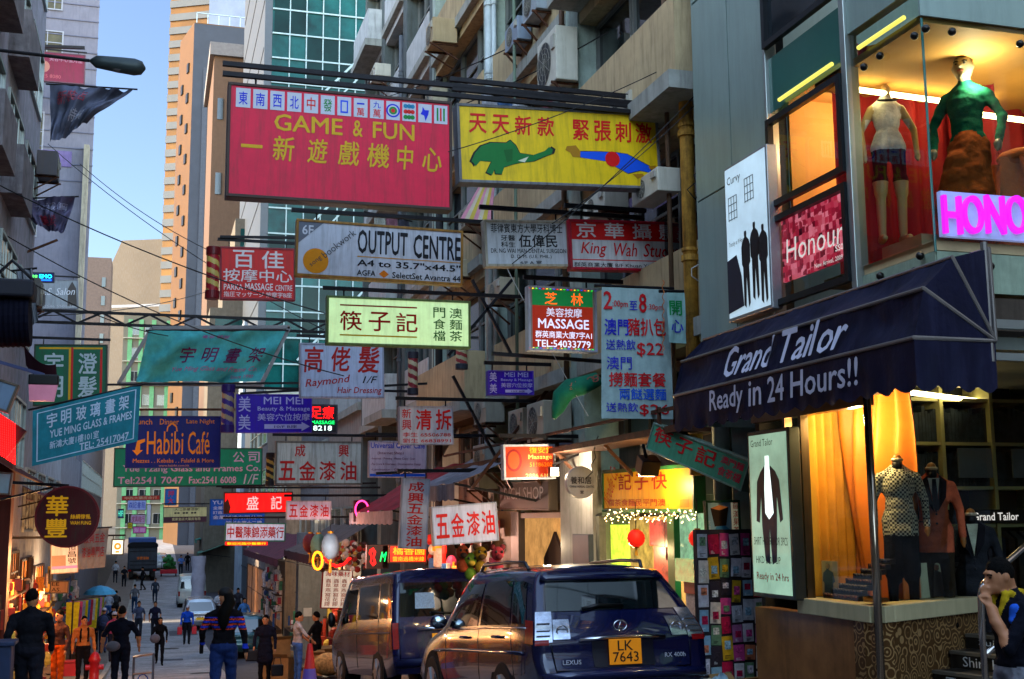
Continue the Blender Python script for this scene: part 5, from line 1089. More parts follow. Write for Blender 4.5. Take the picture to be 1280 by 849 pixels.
ring_ = [P0+Vector((.15*math.cos(a*math.pi/12), -.03, .2*math.sin(a*math.pi/12))) for a in range(25)]; m.tube(ring_, .02, 6); m.tube([P0+Vector((-.07, -.03, -.06)), P0+Vector((0, -.03, -.1)), P0+Vector((.07, -.03, -.06))], .014, 6); m.build('neon_tube', ink('#f05070', 2), t, world=True)
# far signs over the road
def fsign(label, q, Y, face, txt, c, e=0, **k): return sign(label, q, Y=Y, face=face, items=[T(txt, .08, .2, .92, .8, c, e)] if txt else [], bars=0, rim=.03, group='far signs over the road', **k)
sign('cream and brown board high over the middle of the road', [(204, 634), (259, 633), (259, 653), (204, 654)], Y=58, face='#a89a70', items=[T('大江茶樓酒家', .25, .08, .8, .25, '#2c2420'), T('-- -- --', .25, .34, .75, .44, '#2c2420'), Rc(0, .62, 1, 1, '#3a2028', 0, .0006, 'brown_band'), T('富豪金店大藥房有限', .2, .68, .85, .86, '#a89a70')], bars=1, barX=5, rim=.03, group='far signs over the road')
fsign('faded red cloth sign across the far end', [(152, 620), (200, 619), (200, 625), (152, 626)], 75, '#8c2c28', '中西大藥房金行', '#a88a70')
fsign('grey blue far sign with blue writing above a pink one', [(159, 625), (183, 625), (183, 638), (159, 638)], 68, '#8c90b0', '森記書局', '#3a4488')
fsign('pinkish far sign under the grey blue one', [(163, 643), (182, 643), (182, 655), (163, 655)], 70, '#a88ca0', '皮具鞋行', '#8c3050')
fsign('bright pink small far sign at the lorry roof', [(166, 658), (183, 658), (183, 667), (166, 667)], 72, '#b05a90', '髮廊', '#c8a8c0')
fsign('tall white upright far sign over the lorry', [(183, 630), (189, 630), (189, 656), (183, 656)], 74, '#a8a8b0', '', K)
sign('blue upright far sign with red characters', [(206, 611), (221, 611), (221, 632), (206, 632)], Y=80, face='#1c4a7c', items=[T('押大', .25, .1, .75, .95, '#a02838', vert=True)], bars=0, rim=.03, group='far signs over the road')
fsign('small dark blue far sign with green writing at the left', [(147, 636), (155, 636), (155, 648), (147, 648)], 60, '#14284c', 'HIFI', '#60c0a0', .4)
fsign('small yellow far sign at the left', [(159, 653), (166, 653), (166, 661), (159, 661)], 62, '#b0a020', '茶', '#3a3010')
# left hand signs
t = thing('round_sign', 'round dark red sign with gold characters hanging over the left pavement', 'sign', atY(84, 680, 25), group='hanging shop signs')
Cc = atY(84, 646, 25); rr = 33*25*1.085/1500
m = MB(); m.cyl(Cc+Vector((0, .16, 0)), Cc, rr, n=40); m.build('case', M('round_rim', '#6a1018', .4, var=.2), t, world=True, bevel=.01)
m = MB(); m.cyl(Cc-Vector((0, .001, 0)), Cc-Vector((0, .012, 0)), rr*.93, n=40); m.build('face', sc('#3c0c14', 0, .5), t, world=True)
fr = lambda x, y, z: Cc+Vector((x*rr, -.02, -y*rr))
for s, q in (('華', (-.66, -.68, .02, -.02)), ('豐', (-.66, .06, .02, .66)), ('絲綢傢俬', (.1, -.08, .72, .08)), ('WAH FUNG', (.1, .14, .74, .26))): m = MB(); text_to(m, s, *q, fr, bold=.03); m.build('lettering', ink('#b88a20', .12), t, world=True)
m = MB(); m.bar(Cc+Vector((0, .08, rr)), Cc+Vector((-1.6, .08, rr+.1)), .06); m.build('support_bar', steel, t, world=True)
sign('white upright sign with dark characters and photos, below the round red sign', [(63, 680), (98, 678), (98, 716), (63, 718)], Y=30, face='#8c8a90', items=[T('恒昌號', .62, .08, .92, .7, '#1c1a1c', vert=True), Rc(.05, .4, .55, .85, '#6a5a54', 0, .001, 'photo_print'), Rc(.05, .75, .98, .84, '#7c68a0', 0, .0015, 'purple_rule')], bars=1, barX=XL, rim=.02)
cloth_banner('pale wrinkled cloth sign with red characters behind the round red sign', [(98, 663), (136, 660), (131, 709), (98, 712)], 32.5, '#8c8478', [T('成興五金', .2, .1, .9, .36, '#8c3a3a', bold=.02), T('漆油專門店', .12, .45, .92, .72, '#8c3a3a', bold=.02)], amp=.08)
sign('brown shop board with tan capital letters at the left shopfront', [(62, 726), (86, 726), (86, 742), (62, 742)], Y=33, face='#8c6a4c', items=[T('EE', .1, .12, .5, .4, '#3c2418', bold=.03), T('AS.', .1, .55, .6, .85, '#3c2418', bold=.03)], bars=0, rim=.03)
sign('white light box with an orange round emblem over the left pavement', [(139, 674), (155, 674), (155, 694), (139, 694)], Y=42, face='#c8c0a8', items=[Ci(.5, .45, .22, '#d86a20', .8, n='emblem'), Ci(.5, .45, .1, '#c8c0a8', .6, .0015, n='emblem_centre'), Rc(.35, .74, .65, .85, '#d86a20', .8, .001, 'emblem_base')], e=.9, bars=1, barX=XL, rim=.04)
sign('dull red weathered sign on the siding block, upper left', [(31, 62), (107, 69), (106, 106), (31, 100)], Y=52, face='#5c2030', items=[T('美容中心蜜月屋', .4, .14, .95, .3, '#8c6a78'), Ci(.3, .5, .2, '#8c6058', n='printed_disc'), T('2525 8080', .2, .75, .6, .87, '#8c4a50')], bars=1, barX=-9, rim=.05, frame='#4a3038')
sign('grey salon billboard with cursive white lettering on the white siding block', [(44, 350), (98, 350), (98, 386), (44, 387)], Y=50, face='#686c70', items=[T('P.S. Salon', .12, .28, .92, .52, '#a8a8ac', bold=0, shear=.3), Pg([(.0, .9), (.04, .4), (.14, .25), (.24, .5), (.22, .9)], '#34302e', n='printed_portrait'), Pg([(.74, .9), (.76, .3), (.86, .06), (.95, .3), (.96, .9)], '#34302e', n='printed_portrait'), T('2546 5501 26', .2, .86, .9, .95, '#8c8c90', bold=0)], bars=1, barX=-9, rim=.04, frame='#5c5c60')
sign('small blue LED sign above the salon billboard', [(30, 340), (68, 341), (68, 353), (30, 353)], Y=48, face='#101840', items=[T('EMO', .5, .2, .92, .6, '#30b0f0', 1.8, bold=.04), T('桌球會', .1, .25, .45, .6, '#60d060', 1), Rc(.5, .7, .9, .85, '#3060f0', 1.4, .001, 'light_strip')], e=.2, bars=0, rim=.03, frame='#141820')
t = sign('curtain of glowing red LED dots at the far left edge', [(-14, 508), (20, 530), (20, 582), (-14, 560)], Y=17, face='#2a0608', items=[], bars=0, rim=.01, frame='#3a0c0c')
Pq = [atY(*q, 16.98) for q in ((-14, 508), (20, 530), (20, 582), (-14, 560))]; m = MB()
for i in range(13):
    for j in range(24):
        x = (i+.5)/13; y = (j+.5)/24; p = (Pq[0]*(1-x)+Pq[1]*x)*(1-y)+(Pq[3]*(1-x)+Pq[2]*x)*y; m.box(p+Vector((0, -.03, 0)), (.014, .014, .014))
tag(m.build('led_dots', ink('#ff3a20', 4), t, world=True), kind='stuff')
sign('grey green blank shop board under the red LED curtain', [(-14, 588), (14, 592), (14, 618), (-14, 618)], Y=17.5, face='#6a7c80', items=[], bars=0, rim=.02)
sign('long grey white slanting board below the black drum, far left edge', [(-14, 470), (17, 478), (17, 520), (-14, 508)], Y=16, face='#5a6878', items=[], bars=0, rim=.03)
# ------------------------------------------------------------------ right-hand shopfront signs on the facade
XS = 6.12
sign('dark grey shopfront sign with slim pale capitals below the massage sign', [(624, 603), (687, 601), (687, 637), (624, 638)], X=XS, face='#2c2e36', items=[T('RICH SHOP', .13, .2, .9, .62, '#b8b8c0', bold=.01)], bars=0, rim=.02, name='fascia_sign', group='shopfront signs')
it = [T('復安堂', .5, .08, .96, .26, '#d07830', .5), T('Massage', .48, .3, .94, .46, '#e0a060', .5), T('51186202', .5, .52, .94, .64, '#c86a30', .5), T('2886 6108', .42, .84, .94, .95, '#e0b070', .5), Ci(.2, .45, .24, '#6a2008', .1, .001, .32, 'foot_print'), Ci(.2, .45, .17, '#a04010', .2, .0015, .25, 'foot_print')]
sign('orange lit foot massage sign in an aluminium frame, next to a glaring floodlight', [(629, 556), (694, 555), (694, 599), (629, 600)], Y=17.2, face='#983408', items=it, frame='#8c8c90', e=.35, bars=1)
t = thing('round_sign', 'round white emblem sign with dark characters between the massage sign and noodle shop', 'sign', atY(727, 626, 16.2), group='shopfront signs')
Cc2 = atY(727, 603, 16.2); r2 = 20*16.2*1.06/1500
m = MB(); m.cyl(Cc2+Vector((0, .1, 0)), Cc2, r2, n=32); m.build('case', M('emblem_white', '#8c8a90', .5, grime=.3), t, world=True, bevel=.01)
fr = lambda x, y, z: Cc2+Vector((x*r2, -.01, -y*r2))
for s, q in (('養和居', (-.75, -.35, .65, .1)), ('CHINA HERBAL CENTRE', (-.8, .2, .8, .34)), ('堂', (-.12, .5, .12, .7))): m = MB(); text_to(m, s, *q, fr, bold=.03); m.build('lettering', ink('#2c2a30'), t, world=True)
# noodle shop front
it = [T('記子快', .2, .12, .74, .5, '#8c1810', bold=.02, space=1.3), T('檔茶食麵民平門澳', .07, .7, .72, .86, '#8c1810'), T('Noodle Co', .0, .1, .2, .62, '#a01820', rot=.9, bold=0), Rc(.86, .72, .95, .88, '#a06030', .2, .001, 'seal')]
sign('warmly lit noodle shop fascia with old style red characters and a green frame', [(754, 585), (869, 583), (869, 638), (754, 643)], X=XS, face='#a4702c', items=it, frame='#1c4a2c', e=.2, bars=0, rim=.05, name='fascia_sign', group='shopfront signs')
it = [T('筷', .04, .08, .24, .62, '#8c1c28', bold=.03), T('子', .28, .12, .46, .66, '#8c1c28', bold=.03), T('記', .5, .12, .7, .7, '#8c1c28', bold=.03), T('澳門麵', .74, .15, .96, .4, '#a03040', bold=.02), T('食茶檔', .74, .5, .96, .8, '#a03040', bold=.02)]
sign('slanting green printed noodle sign with big red characters, hung below the navy awning', [(815, 528), (935, 574), (932, 618), (811, 562)], Yl=13.1, Yr=11.6, face='#3c6a54', items=it, frame='#5a6a60', bars=0, rim=.02, depth=.2, group='shopfront signs')
it = [Rc(.04, .04, .74, .96, '#8ca4a8', 0, .0005, 'photo_print'), Pg([(.14, .2), (.66, .18), (.58, .66), (.24, .68)], '#2c1c10', .0, .002, 'printed_glass'), Pg([(.15, .2), (.4, .12), (.65, .18), (.4, .26)], '#a0603c', .1, .003, 'printed_rim'), Pg([(.3, .68), (.55, .66), (.68, .76), (.5, .86), (.22, .82)], '#4c7c94', 0, .0015, 'printed_saucer'), T('羅漢果茶', .79, .06, .96, .9, RED, vert=True), T('大涼茶', .05, .5, .13, .95, '#c0c0b0', vert=True)]
sign('framed poster of a glass of dark herbal tea with red characters', [(882, 626), (925, 625), (925, 673), (882, 674)], Y=11.9, face='#b0a890', items=it, frame='#1c3a24', bars=0, rim=.025, name='menu_poster', cat='poster', e=.1, group='shopfront signs', depth=.05)
# ------------------------------------------------------------------ vehicles: spline body surface with panes, lamps and trim lying on it
def cr(P, t):                                              # Catmull-Rom through rows of numpy points
    n = len(P); i = min(int(t), n-2); f = t-i
    p0 = P[i-1] if i > 0 else 2*P[0]-P[1]; p1 = P[i]; p2 = P[i+1]; p3 = P[i+2] if i+2 < n else 2*P[-1]-P[-2]
    return .5*((2*p1)+(-p0+p2)*f+(2*p0-5*p1+4*p2-p3)*f*f+(-p0+3*p1-3*p2+p3)*f**3)
class Body:
    def __init__(s, tab, bulge=.04):                       # tab[station][k] = (y, halfwidth, z)
        s.A = np.array([[(hw, y, z) for (y, hw, z) in st] for st in tab], float); s.ns, s.nk = s.A.shape[:2]; s.bulge = bulge
    def S(s, u, k, side=-1, off=0):
        def q(u, k):
            col = np.array([cr(s.A[i], k) for i in range(s.ns)]); p = cr(col, u); return np.array((side*max(p[0], 0), p[1], p[2]))
        p = q(u, k)
        if off:
            e = .02; a = q(min(u+e, s.ns-1), k)-q(max(u-e, 0), k); b = q(u, min(k+e, s.nk-1))-q(u, max(k-e, 0)); n = np.cross(a, b); n = n/max(np.linalg.norm(n), 1e-9)
            if n[0]*side < 0: n = -n
            p = p+n*off
        return Vector(p)
    def R(s, x, k, off=0, st=0):                           # rear panel, x in -1..1
        r = cr(s.A[st], min(k, s.nk-2)); sg = -1 if st == 0 else 1
        b = (1-x*x); z = r[2]+(.04*b if k > s.nk-2.6 else 0)*min(1, (k-(s.nk-2.6))/.6 if k > s.nk-2.6 else 0)
        return Vector((x*r[0], r[1]+sg*(s.bulge*b+off), z))
def bump_patch(fn, nu, nv): m = MB(); m.grid(fn, nu, nv); return m
def wheel(par, x, y, r, w=.22, rimc=None):
    s = 1 if x > 0 else -1
    m = MB(); m.cyl((x-s*.3, y, r), (x+s*.0, y, r), r*1.2, n=28); m.build('wheel_well', M('well_black', '#08080a', .9, var=0), par)
    m = MB(); m.cyl((x-s*w, y, r), (x+s*.012, y, r), r, n=28); o = m.build('wheel', M('tyre_rubber', '#141416', .8, var=.1), par, bevel=.02)
    m = MB(); m.cyl((x+s*.013, y, r), (x+s*.02, y, r), r*.66, n=24)
    for a in range(5): th = a*2*math.pi/5; m.box((x+s*.026, y+math.cos(th)*r*.34, r+math.sin(th)*r*.34), (.02, r*.62, r*.13), Matrix.Rotation(th, 3, 'X'))
    m.build('rim', rimc or M('alloy', '#84868a', .3, .8), o)
CARM = {}
def vehicle(name, label, cat, tab, loc, paint, panes, rwin, tails, wheels, yaw=0, group=None, bulge=.04, plate=None, fwin=None, front=False, st_face=0):
    sl_ = (gz(loc[1]+2)-gz(loc[1]-0))/2
    mat = Matrix.Translation(Vector((loc[0], loc[1], gz(loc[1])+.0))) @ Matrix.Rotation(yaw, 4, 'Z') @ Matrix.Rotation(math.atan(sl_)*math.cos(yaw), 4, 'X')
    t = thing(name, label, cat, group=group, mat=mat); B = Body(tab, bulge); ns, nk = B.ns, B.nk
    m = MB()
    for sd in (-1, 1):
        vs = []; nu, nv = (ns-1)*6, (nk-1)*5
        m.grid(lambda u, v, sd=sd: B.S(u*(ns-1), v*(nk-1), sd), nu, nv)
    m.grid(lambda u, v: B.R(-1+2*u, v*(nk-2)), 16, (nk-2)*5); m.grid(lambda u, v: B.R(-1+2*u, v*(nk-2), 0, ns-1), 16, (nk-2)*5)
    # welded into one shell
    bm = bmesh.new(); me = bpy.data.meshes.new('body'); me.from_pydata([tuple(p) for p in m.v], [], m.f); bm.from_mesh(me); bmesh.ops.remove_doubles(bm, verts=bm.verts, dist=.004); bmesh.ops.recalc_face_normals(bm, faces=bm.faces)
    for f in bm.faces: f.smooth = True
    bm.to_mesh(me); bm.free(); me.materials.append(paint); link('body', me, t)
    gl = M('car_glass', '#0c1214', .03, var=.1, spec=1.0, coat=.5)
    for sd in (-1, 1):
        for (u0, u1, k0, k1) in panes:
            m = MB(); m.grid(lambda a, b: B.S(u0+(u1-u0)*a, k0+(k1-k0)*b, sd, .006), 8, 6); m.build('side_window', gl, t, smooth=True)
    x1, k0, k1 = rwin
    m = MB(); m.grid(lambda a, b: B.R(-x1+2*x1*a, k0+(k1-k0)*b, .008), 14, 6); m.build('rear_window', gl, t, smooth=True)
    if fwin: m = MB(); m.grid(lambda a, b: B.R(-fwin[0]+2*fwin[0]*a, fwin[1]+(fwin[2]-fwin[1])*b, .008, ns-1), 14, 6); m.build('front_window', gl, t, smooth=True)
    for sd in (-1, 1):
        for (xa, xb, ka, kb, mt_) in tails:
            m = MB(); m.grid(lambda a, b: B.R(sd*(xa+(xb-xa)*a), ka+(kb-ka)*b, .012), 5, 5); m.build('tail_lamp', mt_, t, smooth=True)
    for (y, r) in wheels:
        for sd in (-1, 1):
            hw = B.A[:, 1, 0].max(); wheel(t, sd*(hw+.004), y, r)
    if plate:
        k_, txt, col = plate; p = B.R(0, k_, .05); m = MB(); m.box(p, (.34 if len(txt) > 1 else .42, .012, .24 if len(txt) > 1 else .12)); o = m.build('number_plate', M('plate_'+col, col, .4, var=.03, emit=.03), t, bevel=.004)
        for i, s in enumerate(txt):
            m = MB(); n_ = len(txt); h_ = .22/n_ if n_ > 1 else .09; w_ = .27 if (i or n_ == 1) else .16
            text_to(m, s, p.x-w_/2, p.z+.105-i*.107, p.x+w_/2, p.z+.105-i*.107-h_*.86, lambda x, y, z: Vector((x, p.y-.009, y)), .01); m.build('lettering', ink('#080808'), o)
    return t, B
paint_blue = M('navy_car_paint', '#080e34', .22, .2, var=.1, scale=1, coat=.8)
lens_red = M('lamp_red', '#7c0a0e', .25, var=.3, scale=30, spec=.2); lens_clear = M('lamp_clear', '#a4a8b4', .14, .85, var=.3, scale=14, spec=.3)
SUV = [[(.10, .78, .34), (.0, .86, .55), (.05, .90, .78), (.10, .88, 1.02), (.50, .70, 1.52), (.58, .54, 1.61), (.56, 0, 1.65)],
       [(.45, .87, .30), (.42, .915, .55), (.48, .925, .80), (.52, .905, 1.04), (.85, .735, 1.54), (.92, .57, 1.64), (.92, 0, 1.68)],
       [(1.2, .88, .28), (1.2, .92, .55), (1.2, .925, .80), (1.25, .905, 1.04), (1.4, .755, 1.56), (1.45, .58, 1.665), (1.45, 0, 1.705)],
       [(2.2, .88, .28), (2.2, .92, .55), (2.2, .925, .80), (2.2, .905, 1.03), (2.15, .77, 1.56), (2.1, .58, 1.67), (2.1, 0, 1.71)],
       [(3.0, .88, .28), (3.0, .92, .55), (3.0, .92, .80), (3.0, .90, 1.02), (2.75, .745, 1.54), (2.65, .56, 1.65), (2.62, 0, 1.69)],
       [(3.6, .88, .28), (3.6, .92, .55), (3.6, .91, .78), (3.5, .88, 1.00), (3.55, .78, 1.06), (3.5, .55, 1.10), (3.45, 0, 1.13)],
       [(4.3, .86, .28), (4.3, .90, .52), (4.3, .88, .72), (4.25, .83, .88), (4.2, .70, .95), (4.2, .5, .98), (4.2, 0, 1.0)],
       [(4.66, .76, .3), (4.74, .82, .48), (4.70, .78, .64), (4.62, .72, .76), (4.56, .58, .83), (4.54, .4, .86), (4.54, 0, .88)]]
sx, sy = 4.42, 11.1
suv, SB = vehicle('parked_suv', 'glossy navy estate SUV with roof rails parked nearest, orange rear plate', 'car', SUV, (sx, sy), paint_blue, [(.5, 1.25, 3.12, 3.9), (1.36, 2.55, 3.1, 3.92), (2.66, 4.05, 3.1, 3.9)], (.86, 3.36, 3.95),
                  [(.60, .79, 2.72, 3.22, lens_clear), (.80, .995, 2.62, 3.36, lens_clear), (.84, .995, 2.5, 2.72, lens_red)], [(.98, .36), (3.72, .36)], yaw=.04, plate=(2.08, ['LK', '7643'], '#d88010'))
m = MB()
for sd in (-1, 1): m.grid(lambda a, b: SB.S(.0+.55*a, 2.5+.8*b, sd, .012), 8, 5)
def patchS(nm, mat, u0, u1, k0, k1, sd, off=.012, par=suv, B=SB): m = MB(); m.grid(lambda a, b: B.S(u0+(u1-u0)*a, k0+(k1-k0)*b, sd, off), 10, 5); return m.build(nm, mat, par, smooth=True)
for sd in (-1, 1): patchS('tail_lamp', lens_red, .0, .5, 2.55, 3.2, sd)
for sd in (-1, 1):                                         # lamp internals: ribs and a round reflector
    for k in (2.85, 3.0, 3.15): m = MB(); m.tube([SB.R(sd*x, k, .02) for x in (.83, .9, .98)], .006, 5); m.build('lamp_rib', chrome, suv)
    m = MB(); c_ = SB.R(sd*.69, 2.97, .016); m.tube([c_+Vector((.055*math.cos(a*.5236), 0, .05*math.sin(a*.5236))) for a in range(13)], .008, 6); m.build('lamp_ring', chrome, suv)
dkt = M('trim_black', '#060608', .35, var=.05)
def Rt(nm, mat, pts, r, par=suv, B=SB, off=.012): m = MB(); m.tube([B.R(x, k, off) for x, k in pts], r, 8); return m.build(nm, mat, par, smooth=True)
Rt('tailgate_trim', chrome, [(-.5, 2.66), (-.25, 2.72), (0, 2.74), (.25, 2.72), (.5, 2.66)], .018, off=.03)
for sd in (-1, 1): Rt('tailgate_seam', dkt, [(sd*.80, 3.0), (sd*.81, 2.4), (sd*.8, 1.4)], .005, off=.003)
Rt('tailgate_seam', dkt, [(-.8, 1.4), (0, 1.38), (.8, 1.4)], .006, off=.003)
Rt('bumper_step', M('bumper_navy', '#101840', .25, .3, coat=.8), [(-.98, 1.12), (-.6, 1.18), (0, 1.2), (.6, 1.18), (.98, 1.12)], .05, off=-.0)
m = MB(); m.grid(lambda a, b: SB.R(-.36+.72*a, 1.5+1.1*b, .006), 8, 4); m.build('plate_recess', M('recess_navy', '#050818', .3, coat=.5), suv, smooth=True)
Rt('rear_wiper', dkt, [(-.42, 3.38), (-.2, 3.44), (.12, 3.42)], .02, off=.03)
m = MB(); m.grid(lambda a, b: SB.R((-.97+1.94*a), 3.98+.9*b, .05-.05*b+.02*math.sin(b*3)), 16, 5); m.build('roof_spoiler', paint_blue, suv, smooth=True, solid=.03)
for sd in (-1, 1):
    m = MB(); m.tube([SB.S(.9, 4.75, sd, .0), SB.S(1.05, 4.75, sd, .07), SB.S(2, 4.75, sd, .08), SB.S(3.4, 4.75, sd, .07), SB.S(3.8, 4.75, sd, 0)], .02, 8); m.build('roof_rail', M('rail_dark', '#3a3c44', .3, .7), suv, smooth=True)
    m = MB(); p = SB.S(4.25, 3.2, sd, .13); m.ell(p, (.11, .07, .085), 14, 8); mo = m.build('wing_mirror', paint_blue, suv, smooth=True)
    m = MB(); m.ell(p-Vector((0, .05, 0)), (.09, .03, .068), 12, 8); m.build('mirror_glass', M('mirror_glass', '#b0c0c8', .03, 1), mo, smooth=True)
    m = MB(); m.tube([SB.S(u, 2.05, sd, .008) for u in (.7, 1.5, 2.5, 3.5, 5)], .02, 6); m.build('side_moulding', paint_blue, suv, smooth=True)
    for u in (1.3, 2.6, 4.2): m = MB(); m.tube([SB.S(u, k, sd, .002) for k in (.6, 1.2, 2, 2.6, 3.05)], .004, 4); m.build('door_seam', dkt, suv)
    for u in (1.7, 2.95): m = MB(); m.tube([SB.S(u, 2.75, sd, .025), SB.S(u+.3, 2.75, sd, .025)], .016, 6); m.build('door_handle', paint_blue, suv, smooth=True)
    m = MB(); m.tube([SB.S(u, 3.03, sd, .008) for u in (.45, 1, 2, 3, 4.1)], .009, 6); m.build('window_trim', chrome, suv, smooth=True)
pe = SB.R(0, 3.06, .02)
m = MB(); m.tube([pe+Vector((.068*math.cos(a*math.pi/12), 0, .048*math.sin(a*math.pi/12))) for a in range(25)], .007, 6); m.tube([pe+Vector((.012, 0, .042)), pe+Vector((-.02, 0, -.022)), pe+Vector((.045, 0, -.026))], .007, 6); m.build('emblem', chrome, suv, smooth=True)
for s, xa, xb, k in (('LEXUS', -.72, -.5, 1.72), ('RX 400h', .48, .74, 1.85)):
    r0_ = SB.R((xa+xb)/2, k, .012); m = MB(); text_to(m, s, r0_.x-(xb-xa)*.43, r0_.z+.025, r0_.x+(xb-xa)*.43, r0_.z-.018, lambda x, y, z: Vector((x, r0_.y-.004, y)), .02); m.build('lettering', M('silver_badge', '#a8a8b0', .3), suv)
for xs in (-.4, .4):
    m = MB(); p = Vector((xs*.95, 1.3, 1.02)); m.ell(p, (.22, .1, .3), 12, 8); m.build('seat_back', M('seat_grey', '#6c7078', .8), suv, smooth=True)
# dark blue van
VAN = [[(.06, .76, .30), (.0, .83, .50), (.02, .85, .90), (.04, .845, 1.15), (.17, .765, 1.78), (.26, .63, 1.93), (.25, 0, 1.97)],
       [(.4, .82, .25), (.4, .85, .5), (.4, .855, .9), (.42, .85, 1.15), (.5, .775, 1.8), (.55, .65, 1.95), (.55, 0, 1.99)],
       [(1.6, .82, .25), (1.6, .85, .5), (1.6, .855, .9), (1.6, .85, 1.15), (1.6, .78, 1.8), (1.6, .65, 1.96), (1.6, 0, 2.0)],
       [(2.8, .82, .25), (2.8, .85, .5), (2.8, .855, .9), (2.8, .85, 1.15), (2.8, .78, 1.8), (2.8, .65, 1.96), (2.8, 0, 2.0)],
       [(3.7, .82, .25), (3.7, .85, .5), (3.7, .855, .88), (3.75, .845, 1.1), (3.55, .76, 1.76), (3.4, .63, 1.92), (3.35, 0, 1.96)],
       [(4.5, .80, .25), (4.5, .84, .5), (4.48, .84, .82), (4.4, .80, 1.02), (4.25, .72, 1.2), (4.2, .55, 1.26), (4.15, 0, 1.3)],
       [(4.66, .74, .3), (4.72, .78, .45), (4.7, .78, .7), (4.62, .76, .92), (4.5, .68, 1.02), (4.45, .5, 1.06), (4.4, 0, 1.08)]]
vx, vy = 4.6, 19.5
van, VB = vehicle('parked_van', 'dark blue high roofed passenger van parked just ahead of the navy SUV', 'van', VAN, (vx, vy), M('van_paint', '#0a1040', .25, .2, var=.1, coat=.8), [(.25, 1.4, 3.08, 3.9), (1.5, 2.6, 3.08, 3.9), (2.75, 3.95, 3.02, 3.86)], (.86, 3.1, 3.92), [(.88, .995, 1.5, 2.9, lens_red)], [(.95, .33), (3.75, .33)], yaw=.075, plate=(1.9, [], '#d89010'))
for sd in (-1, 1):
    patchS('tail_lamp', lens_red, .0, .3, 1.5, 2.9, sd, par=van, B=VB)
    m = MB(); p = VB.S(4.3, 3.25, sd, .16); m.ell(p, (.08, .06, .14), 12, 8); m.build('wing_mirror', dkt, van, smooth=True)
    for u in (1.45, 2.68): m = MB(); m.tube([VB.S(u, k, sd, .003) for k in (.5, 1, 2, 3, 3.9)], .006, 4); m.build('door_seam', dkt, van)
    m = MB(); m.tube([VB.S(u, 2.2, sd, .008) for u in (.4, 1.5, 2.5, 3.9)], .014, 6); m.build('side_moulding', dkt, van)
Rt('rear_handle', chrome, [(-.5, 2.42), (0, 2.46), (.5, 2.42)], .03, van, VB, .02); Rt('bumper_step', M('van_bumper', '#10163a', .35, .2), [(-.97, .9), (0, .93), (.97, .9)], .07, van, VB, 0)
Rt('tailgate_seam', dkt, [(-.87, 1.1), (-.87, 2.9)], .006, van, VB, .003); Rt('rear_wiper', dkt, [(.3, 3.15), (-.25, 3.2)], .014, van, VB, .03)
m = MB(); m.grid(lambda a, b: VB.R(-.55+.4*a, 3.3+.35*b, .016), 4, 4); m.build('window_sticker', M('sticker_blue', '#7a98b8', .4, var=.3, scale=40), van)
# small estate cars further down
def est(h=1.45, hood=1.0, b=.82): 
    return [[(.06, .70, .28), (.0, .78, .45), (.03, .80, .7), (.06, .78, .92), (.42, .62, h-.1), (.5, .48, h-.02), (.5, 0, h)],
            [(.7, .78, .22), (.7, b, .45), (.7, b+.01, .7), (.7, b, .93), (.9, .66, h-.06), (.95, .5, h+.01), (.95, 0, h+.03)],
            [(2.0, .78, .22), (2.0, b, .45), (2.0, b+.01, .7), (2.0, b, .92), (2.0, .67, h-.05), (2.0, .5, h+.02), (2.0, 0, h+.04)],
            [(3.2, .78, .22), (3.2, b, .45), (3.2, b, .7), (3.15, .80, .9), (2.7, .64, h-.1), (2.6, .5, h-.02), (2.6, 0, h)],
            [(4.2, .70, .26), (4.25, .76, .42), (4.2, .74, .6), (4.1, .68, .72), (3.5, .6, .88), (3.4, .45, .92), (3.3, 0, .95)]]
pw = dict(wheels=[(.8, .3), (3.3, .3)])
def vpos(px, D): p = EYE + ray(px, 650)*D; return (p.x, p.y)
vehicle('parked_car', 'silver estate car with red rear lamps parked ahead of the pale van', 'car', est(1.5), vpos(254, 60), M('silver_paint', '#98a0a8', .25, .5, coat=.6), [(.3, .95, 3.1, 3.9), (1.05, 2.5, 3.1, 3.9)], (.84, 3.1, 3.92), [(.4, .97, 2.1, 2.9, lens_red)], plate=(1.6, ['KX 4'], '#d0a020'), group='cars parked down the street', **pw)
vehicle('parked_van', 'pale grey van parked farther down behind the silver car', 'van', VAN, vpos(243, 76), M('pale_van_paint', '#a8b0ac', .3, .1, coat=.5), [(.25, 1.4, 3.1, 3.9), (1.5, 2.6, 3.1, 3.9)], (.86, 3.1, 3.92), [(.86, .99, 1.6, 2.6, lens_red)], [(.95, .33), (3.75, .33)], group='cars parked down the street')
vehicle('parked_car', 'dark teal car mostly hidden behind the woman in the striped jumper', 'car', est(1.5), vpos(313, 44), M('teal_paint', '#1c4450', .2, .4, coat=.8), [(.3, .95, 3.1, 3.9), (1.05, 2.5, 3.1, 3.9)], (.88, 3.08, 3.94), [(.6, .97, 2.1, 2.8, lens_red)], group='cars parked down the street', **pw)
vehicle('parked_car', 'small white car far off beside the dark lorry', 'car', est(1.4), vpos(200, 108), M('white_paint_car', '#a8acb0', .25, coat=.6), [(.3, .95, 3.1, 3.9), (1.05, 2.5, 3.1, 3.9)], (.84, 3.1, 3.92), [(.5, .97, 2.1, 2.8, lens_red)], group='cars parked down the street', **pw)
